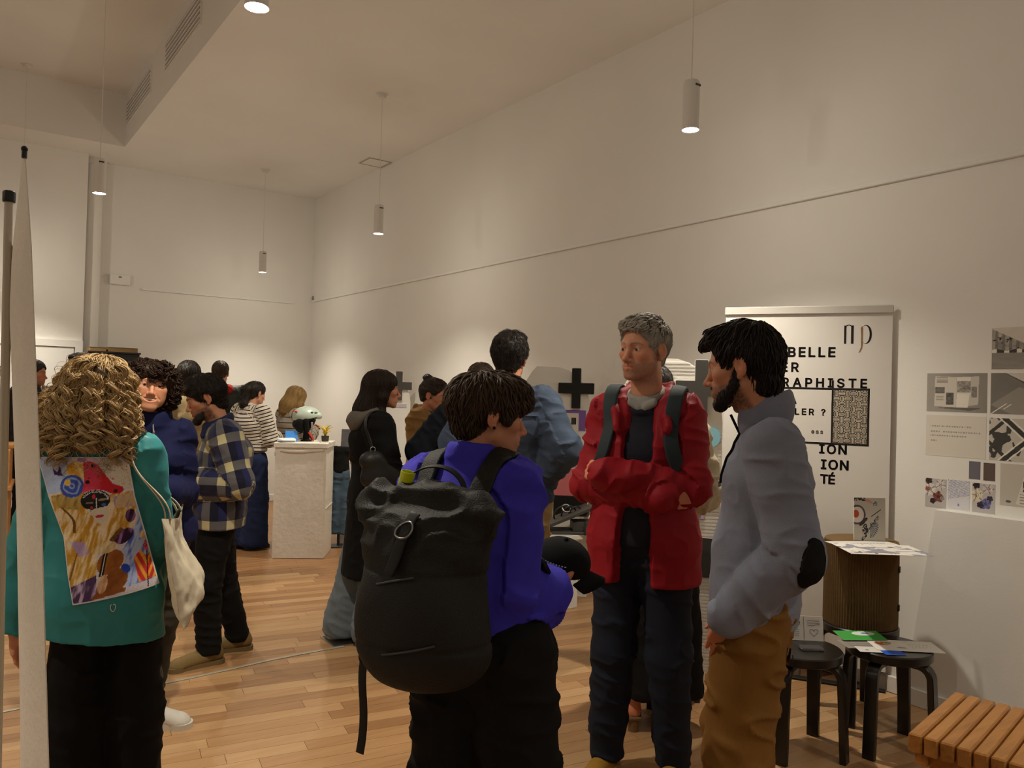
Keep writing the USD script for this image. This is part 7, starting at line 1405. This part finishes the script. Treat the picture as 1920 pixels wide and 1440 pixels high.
def sheet(name, label, cat, c, ang, w, h, paint, lift=.0, n=(60, 44), bend=0.0, pitch=0.0):
    m, t = print_sheet(w, h, paint, n, .0008, warp=(lambda V: V+np.stack([0*V[:, 0], 0*V[:, 0], bend*(V[:, 0]/w*2)**2], -1)) if bend else None); m = rotz(rot(m, pitch, (1, 0, 0)), ang); o = obj(name, shift(m, c[0], c[1], c[2]+lift), PRINT, attrs=dict(tint=t)); tag(o, label, cat)
def P3(base, *lays):
    def f(u, v):
        g = np.tile(np.array(base, float), (len(u), 1))
        for m, c in lays: g[m(u, v)] = c
        return lin(g)
    return f
tx = lambda rows, c=120: [((lambda u, v, r=r: (np.abs(v-r[0]) < r[3]) & (u > r[1]) & (u < r[2]) & (np.sin(u*120+r[0]*40) > -.4)), (c, c, c)) for r in rows]
z0 = .4405; zd = .8405
sheet('leaflet', 'grey folded leaflet under the green one on the right stool', 'leaflet', (3.335, 1.925, z0), -.55, .21, .115, P3((150, 144, 134), *tx([(.3, .1, .9, .03), (.5, .1, .8, .03)], 110)))
sheet('leaflet', 'small white leaflet at the left front of the right stool', 'leaflet', (3.285, 1.860, z0), -.70, .130, .075, P3((226, 222, 218), (lambda u, v: ell_in(u, v, .3, .4, .06, .09), (110, 130, 150))), .0012)
sheet('leaflet', 'bright blue leaflet at the front edge of the right stool', 'leaflet', (3.322, 1.788, z0), -.60, .090, .055, P3((36, 92, 214)), .0016)
sheet('leaflet', 'large open white leaflet hanging over the right stool edge', 'leaflet', (3.455, 1.812, z0), -.72, .285, .155, P3((234, 230, 224), (lambda u, v: ell_in(u, v, .20, .62, .12, .16) & (n2(u*12, v*12, 1, 3) > .42), (206, 120, 60)), (lambda u, v: ell_in(u, v, .28, .70, .07, .08), (150, 150, 70)), (lambda u, v: ell_in(u, v, .42, .30, .07, .07), (160, 160, 170)), *tx([(.62, .55, .9, .02), (.52, .55, .92, .02), (.42, .55, .88, .02), (.32, .55, .8, .02)], 190)), .0026)
sheet('leaflet', 'green leaflet with a white oval on the right stool', 'leaflet', (3.398, 1.985, z0), -.55, .205, .105, P3((74, 168, 78), (lambda u, v: ell_in(u, v, .62, .70, .26, .22), (226, 232, 226)), (lambda u, v: ell_in(u, v, .66, .72, .09, .10), (130, 150, 190))), .012, pitch=.10)
sheet('leaflet', 'open illustrated leaflet spread over the paper drum', 'leaflet', (3.470, 1.935, zd), -.66, .36, .25, P3((232, 228, 222), (lambda u, v: (n2(u*5, v*5, 1, 8) > .60), (150, 150, 165)), (lambda u, v: (n2(u*9, v*9, 1, 9) > .68), (70, 66, 74)), (lambda u, v: np.abs(u-.5) < .006, (170, 165, 160)), (lambda u, v: np.abs(v-.30-.4*(u-.6)) < .012, (90, 84, 80))), .0008, (110, 80))
sheet('leaflet', 'second white leaflet under the illustrated one on the drum', 'leaflet', (3.520, 2.02, zd), -.45, .32, .22, P3((222, 218, 214), *tx([(.3, .1, .9, .02), (.5, .1, .8, .02), (.7, .1, .85, .02)], 150)), .0, (80, 60))
def fcard():
    t = thing('flower_booklet', 'tall booklet with a flower and insect picture standing on the drum', 'booklet', (3.640, 2.090, .842), -.63); w, h = .150, .205
    def f(u, v):
        n, f2 = n2(u*9, v*12, 1, 21), n2(u*30, v*40, 1, 22); g = np.tile(np.array([196, 190, 176.]), (len(u), 1))
        def lay(m, c): g[m] = np.array(c, float)
        d = np.hypot((u-.10)/.9, (v-.60)*1.3); lay(d < .30, (222, 212, 204)); lay((np.abs(d-.27) < .03) & (n > .42), (90, 78, 84)); lay(np.hypot(u-.06, (v-.62)*1.1) < .10, (196, 84, 50)); lay((v > .92) & (u < .38) & (f2 > .45), (52, 46, 50)); lay(poly_in(u, v, [(.34, .92), (.58, .86), (.60, .90), (.44, .98)]), (206, 150, 136)); lay(ell_in(u, v, .68, .86, .07, .06) & (f2 > .45), (90, 110, 140))
        body = (np.abs((v-.40)-(.62-u)*-1.0+.0) < .07) & (u > .22) & (u < .78); lay(body & (f2 > .50), (44, 38, 44)); lay(ell_in(u, v, .36, .24, .10, .16) & (f2 > .44), (52, 44, 50)); lay(ell_in(u, v, .30, .44, .16, .05, .6) & (n > .4), (66, 56, 62)); fan = (np.hypot(u-.48, v-.36) < .30) & (u > .50) & (v < .42); lay(fan & (np.sin(np.arctan2(v-.36, u-.48)*34) > -.1), (84, 96, 112)); lay(np.abs(v-.60-(u-.62)*.55) + (u < .55)*1 + (u > .86)*1 < .012, (60, 54, 56)); return lin(g)
    m, tt = print_sheet(w, h, f, (120, 160), .0012); m = shift(rot(m, math.pi/2-.06, (1, 0, 0)), 0, 0, h/2); obj('cover', m, PRINT, t, attrs=dict(tint=tt)); obj('pages', shift(rot(bx((-w/2, -h/2, -.006), (w/2, h/2, -.0004)), math.pi/2-.06, (1, 0, 0)), 0, 0, h/2), PAPER, t); obj('back_prop', rot(bx((-.05, .006, 0), (.05, .0075, h*.85)), .28, (1, 0, 0), (0, .0, h*.85)), PAPER, t)
fcard()
def tent_card():
    t = thing('tent_card', 'white standing card with a hand-drawn heart on the left stool', 'card', (3.135, 2.105, z0), -.72); w, h, lean = .190, .105, .22; T = trimesh.transformations.rotation_matrix(math.pi/2-lean, (1, 0, 0)); T[2, 3] = 0
    def add(nm, m, mat): obj(nm, put(m, T), mat, t)
    add('front_panel', bx((-w/2, 0, -.001), (w/2, h, 0)), PAPER); obj('back_panel', put(bx((-w/2, 0, -.001), (w/2, h, 0)), trimesh.transformations.translation_matrix((0, 2*h*math.sin(lean), 0))@trimesh.transformations.rotation_matrix(math.pi/2+lean, (1, 0, 0))), PAPER, t); g = M('pencil_grey', (.18, .18, .19), .6)
    add('fold_line', bx((.010, .004, 0), (.0116, h-.004, .0003)), INK); add('lettering', shift(text_run('ER ?', .014, -.062, -.004), 0, .066, .0001), g); add('small_text', cat_(*[bx((-.05, .020+.008*i, 0), (-.010, .0225+.008*i, .0003)) for i in range(4)]), M('pale_blue_ink', srgb(140, 160, 190), .6)); add('drawn_lines', cat_(*[rotz(bx((.026, .066+.007*i, 0), (.080, .068+.007*i, .0003)), .12, (.05, .07, 0)) for i in range(4)]), g)
    q = np.linspace(0, 2*math.pi, 40); hx, hy = .0012*16*np.sin(q)**3, .0012*(13*np.cos(q)-5*np.cos(2*q)-2*np.cos(3*q)-np.cos(4*q)); ring_ = Polygon(np.stack([hx, hy], -1)); add('heart', shift(extrude(ring_.difference(ring_.buffer(-.0022)), .0003), .054, .036, 0), g)
tent_card()
for i, (dx, dy, a, lb) in enumerate(((0, 0, -.62, 'stack of small dark-edged cards in front of the standing card on the left stool'),)):
    t = thing('card_pile', lb, 'cards', (3.062, 2.010, z0), a)
    for k in range(8): obj('card', rotz(bx((-.046, -.028, .0012*k), (.046, .028, .0012*k+.0010)), .02*((k*37) % 5-2)), PAPER if k % 3 == 2 else M('card_dark', (.06, .05, .055), .5), t)
def pens():
    rng = random.Random(4); c = np.array([3.150, 2.185, z0])
    lbs = ['white pen leaning left in the cup', 'white pen at the back of the cup', 'white pen standing tallest in the cup', 'white pen at the right of the cup', 'white pen at the front of the cup']
    for k in range(5):
        a = k*1.26+.4; d = np.array([math.cos(a), math.sin(a), 0]); t = thing('pen', lbs[k], 'pen', c+d*.008+(0, 0, .004)); e = d*(.010+.012*rng.random())+np.array([0, 0, .150+.02*rng.random()+(.015 if k == 2 else 0)])
        obj('barrel', tube([(0, 0, 0), e*.8], .0042, 10), M('pen_white', (.80, .80, .80), .3, .5), t, 40); obj('pen_cap', tube([e*.72, e], .0050, 10), M('pen_cap_white', (.72, .74, .76), .2, .5), t, 40)
def cup():
    t = thing('pen_cup', 'clear cup of white pens on the left stool', 'cup', (3.150, 2.185, z0)); gl = _mats.get('frosted_cup') or usdkit.material(stage, '/World/Looks/frosted_cup', {'p': ('principled_bsdf', dict(base_color=(.9, .92, .92), roughness=.25, transmission_weight=.85, ior=1.3))}, [], surface='p.BSDF')
    obj('cup_wall', lathe([(.0, 0), (.026, 0), (.033, .085), (.031, .085), (.0245, .003), (0, .003)], 28), gl, t, 40); obj('rim', put(trimesh.creation.torus(.032, .0012), trimesh.transformations.translation_matrix((0, 0, .085))), gl, t, True)
cup(); pens()
def bench():
    o = np.array([2.62, 1.356, 0]); ax = np.array([.983, .185, 0]); ay = np.array([.185, -.983, 0]); T = np.eye(4); T[:3, 0], T[:3, 1], T[:3, 2], T[:3, 3] = ax, -ay, (0, 0, 1), (0, 0, 0)
    t = thing('bench', 'slatted honey-brown wooden bench in the lower right corner', 'bench', o); w = wood('bench_wood', srgb(128, 80, 34), srgb(166, 112, 54), srgb(188, 134, 72), .32, math.atan2(.185, .983)*-1, (5, 55, 55), contrast=.85); Lx, p = .537, .0478
    for k in range(20): y = -(k*p); m = bx((0, y-.0415, .358), (Lx, y, .42), .005); obj('slat', put(m, T), w, t)
    for x in (.05, Lx-.09): obj('rail', put(bx((x, -20*p+.01, .31), (x+.04, -.012, .358), .003), T), w, t)
    obj('cross_rail', put(bx((.02, -.055, .315), (Lx-.02, -.015, .356), .003), T), w, t); obj('cross_rail', put(bx((.02, -20*p+.01, .315), (Lx-.02, -20*p+.05, .356), .003), T), w, t)
    for x in (.055, Lx-.105):
        for y in (-.10, -20*p+.05): obj('leg', put(bx((x, y, 0), (x+.05, y+.05, .315), .004), T), w, t)
bench()

# floor outlet plate and the taped cable
t = thing('floor_plate', 'square steel floor outlet plate at the feet of the person in the black coat', 'plate', (2.03, 4.445, 0), -.05); obj('plate', bx((-.125, -.105, 0), (.125, .105, .004), .001), M('steel_plate', srgb(120, 116, 110), .35, .5, metal=.9), t); obj('edge_frame', cat_(bx((-.135, -.115, 0), (.135, -.105, .005)), bx((-.135, .105, 0), (.135, .115, .005)), bx((-.135, -.105, 0), (-.125, .105, .005)), bx((.125, -.105, 0), (.135, .105, .005))), M('steel_edge', srgb(190, 184, 172), .3, .5, metal=.8), t)
rng = np.random.default_rng(3); xs = np.linspace(-.6, 1.95, 60); ys = 4.262+.012*np.sin(xs*5)+.006*rng.standard_normal(60).cumsum()*.25+np.interp(xs, [-.6, .9, 1.95], [-.03, -.008, .07]); m = tube(np.stack([xs, ys, np.full(60, .0022)], -1), 0, 8, flat=(.012, .0018), up=(0, 0, 1)); o = obj('floor_cable', m, M('tape_clear', srgb(176, 168, 150), .3, .5), smooth=True); tag(o, 'pale flat cable taped across the wooden floor to the steel plate', 'cable')
# garments hung behind the tall plinth
def hung_jeans():
    t = thing('hanging_jeans', 'faded blue jeans and a black top hung behind the tall plinth', 'clothes', (3.12, 7.12, 0), -.45); S = Shape()
    for x in (-.035, .045): S.seg((x, 0, .70), (x*1.2, .0, .13), .055, .050, k=.03, wide=(1.0, 1.1))
    S.seg((-.03, 0, .70), (.04, 0, .70), .060, .060, k=.03); S.cut((0, 0, -1), (0, 0, .12)); m = S.mesh(.008); folds(m, S.cloth_coords(np.asarray(m.vertices)), .012, 10, seed=5); obj('jeans', m, knit('faded_denim', srgb(78, 100, 120), var=.3, bump=.4), t, True)
    S = Shape().seg((-.05, 0, .92), (.05, 0, .92), .050, .050, k=.03).seg((0, 0, .92), (0, 0, .74), .06, .07, k=.03, wide=1.3); S.cut((0, 0, 1), (0, 0, .955)); m = S.mesh(.008); folds(m, S.cloth_coords(np.asarray(m.vertices)), .010, 12, seed=6); obj('black_top', m, black_cloth, t, True)
    obj('hook_rail', cat_(bx((-.012, -.012, 0), (.012, .012, .96), .003), bx((-.07, -.08, 0), (.07, .08, .012), .003)), M('rail_dark', (.03, .03, .03), .4), t)
hung_jeans()
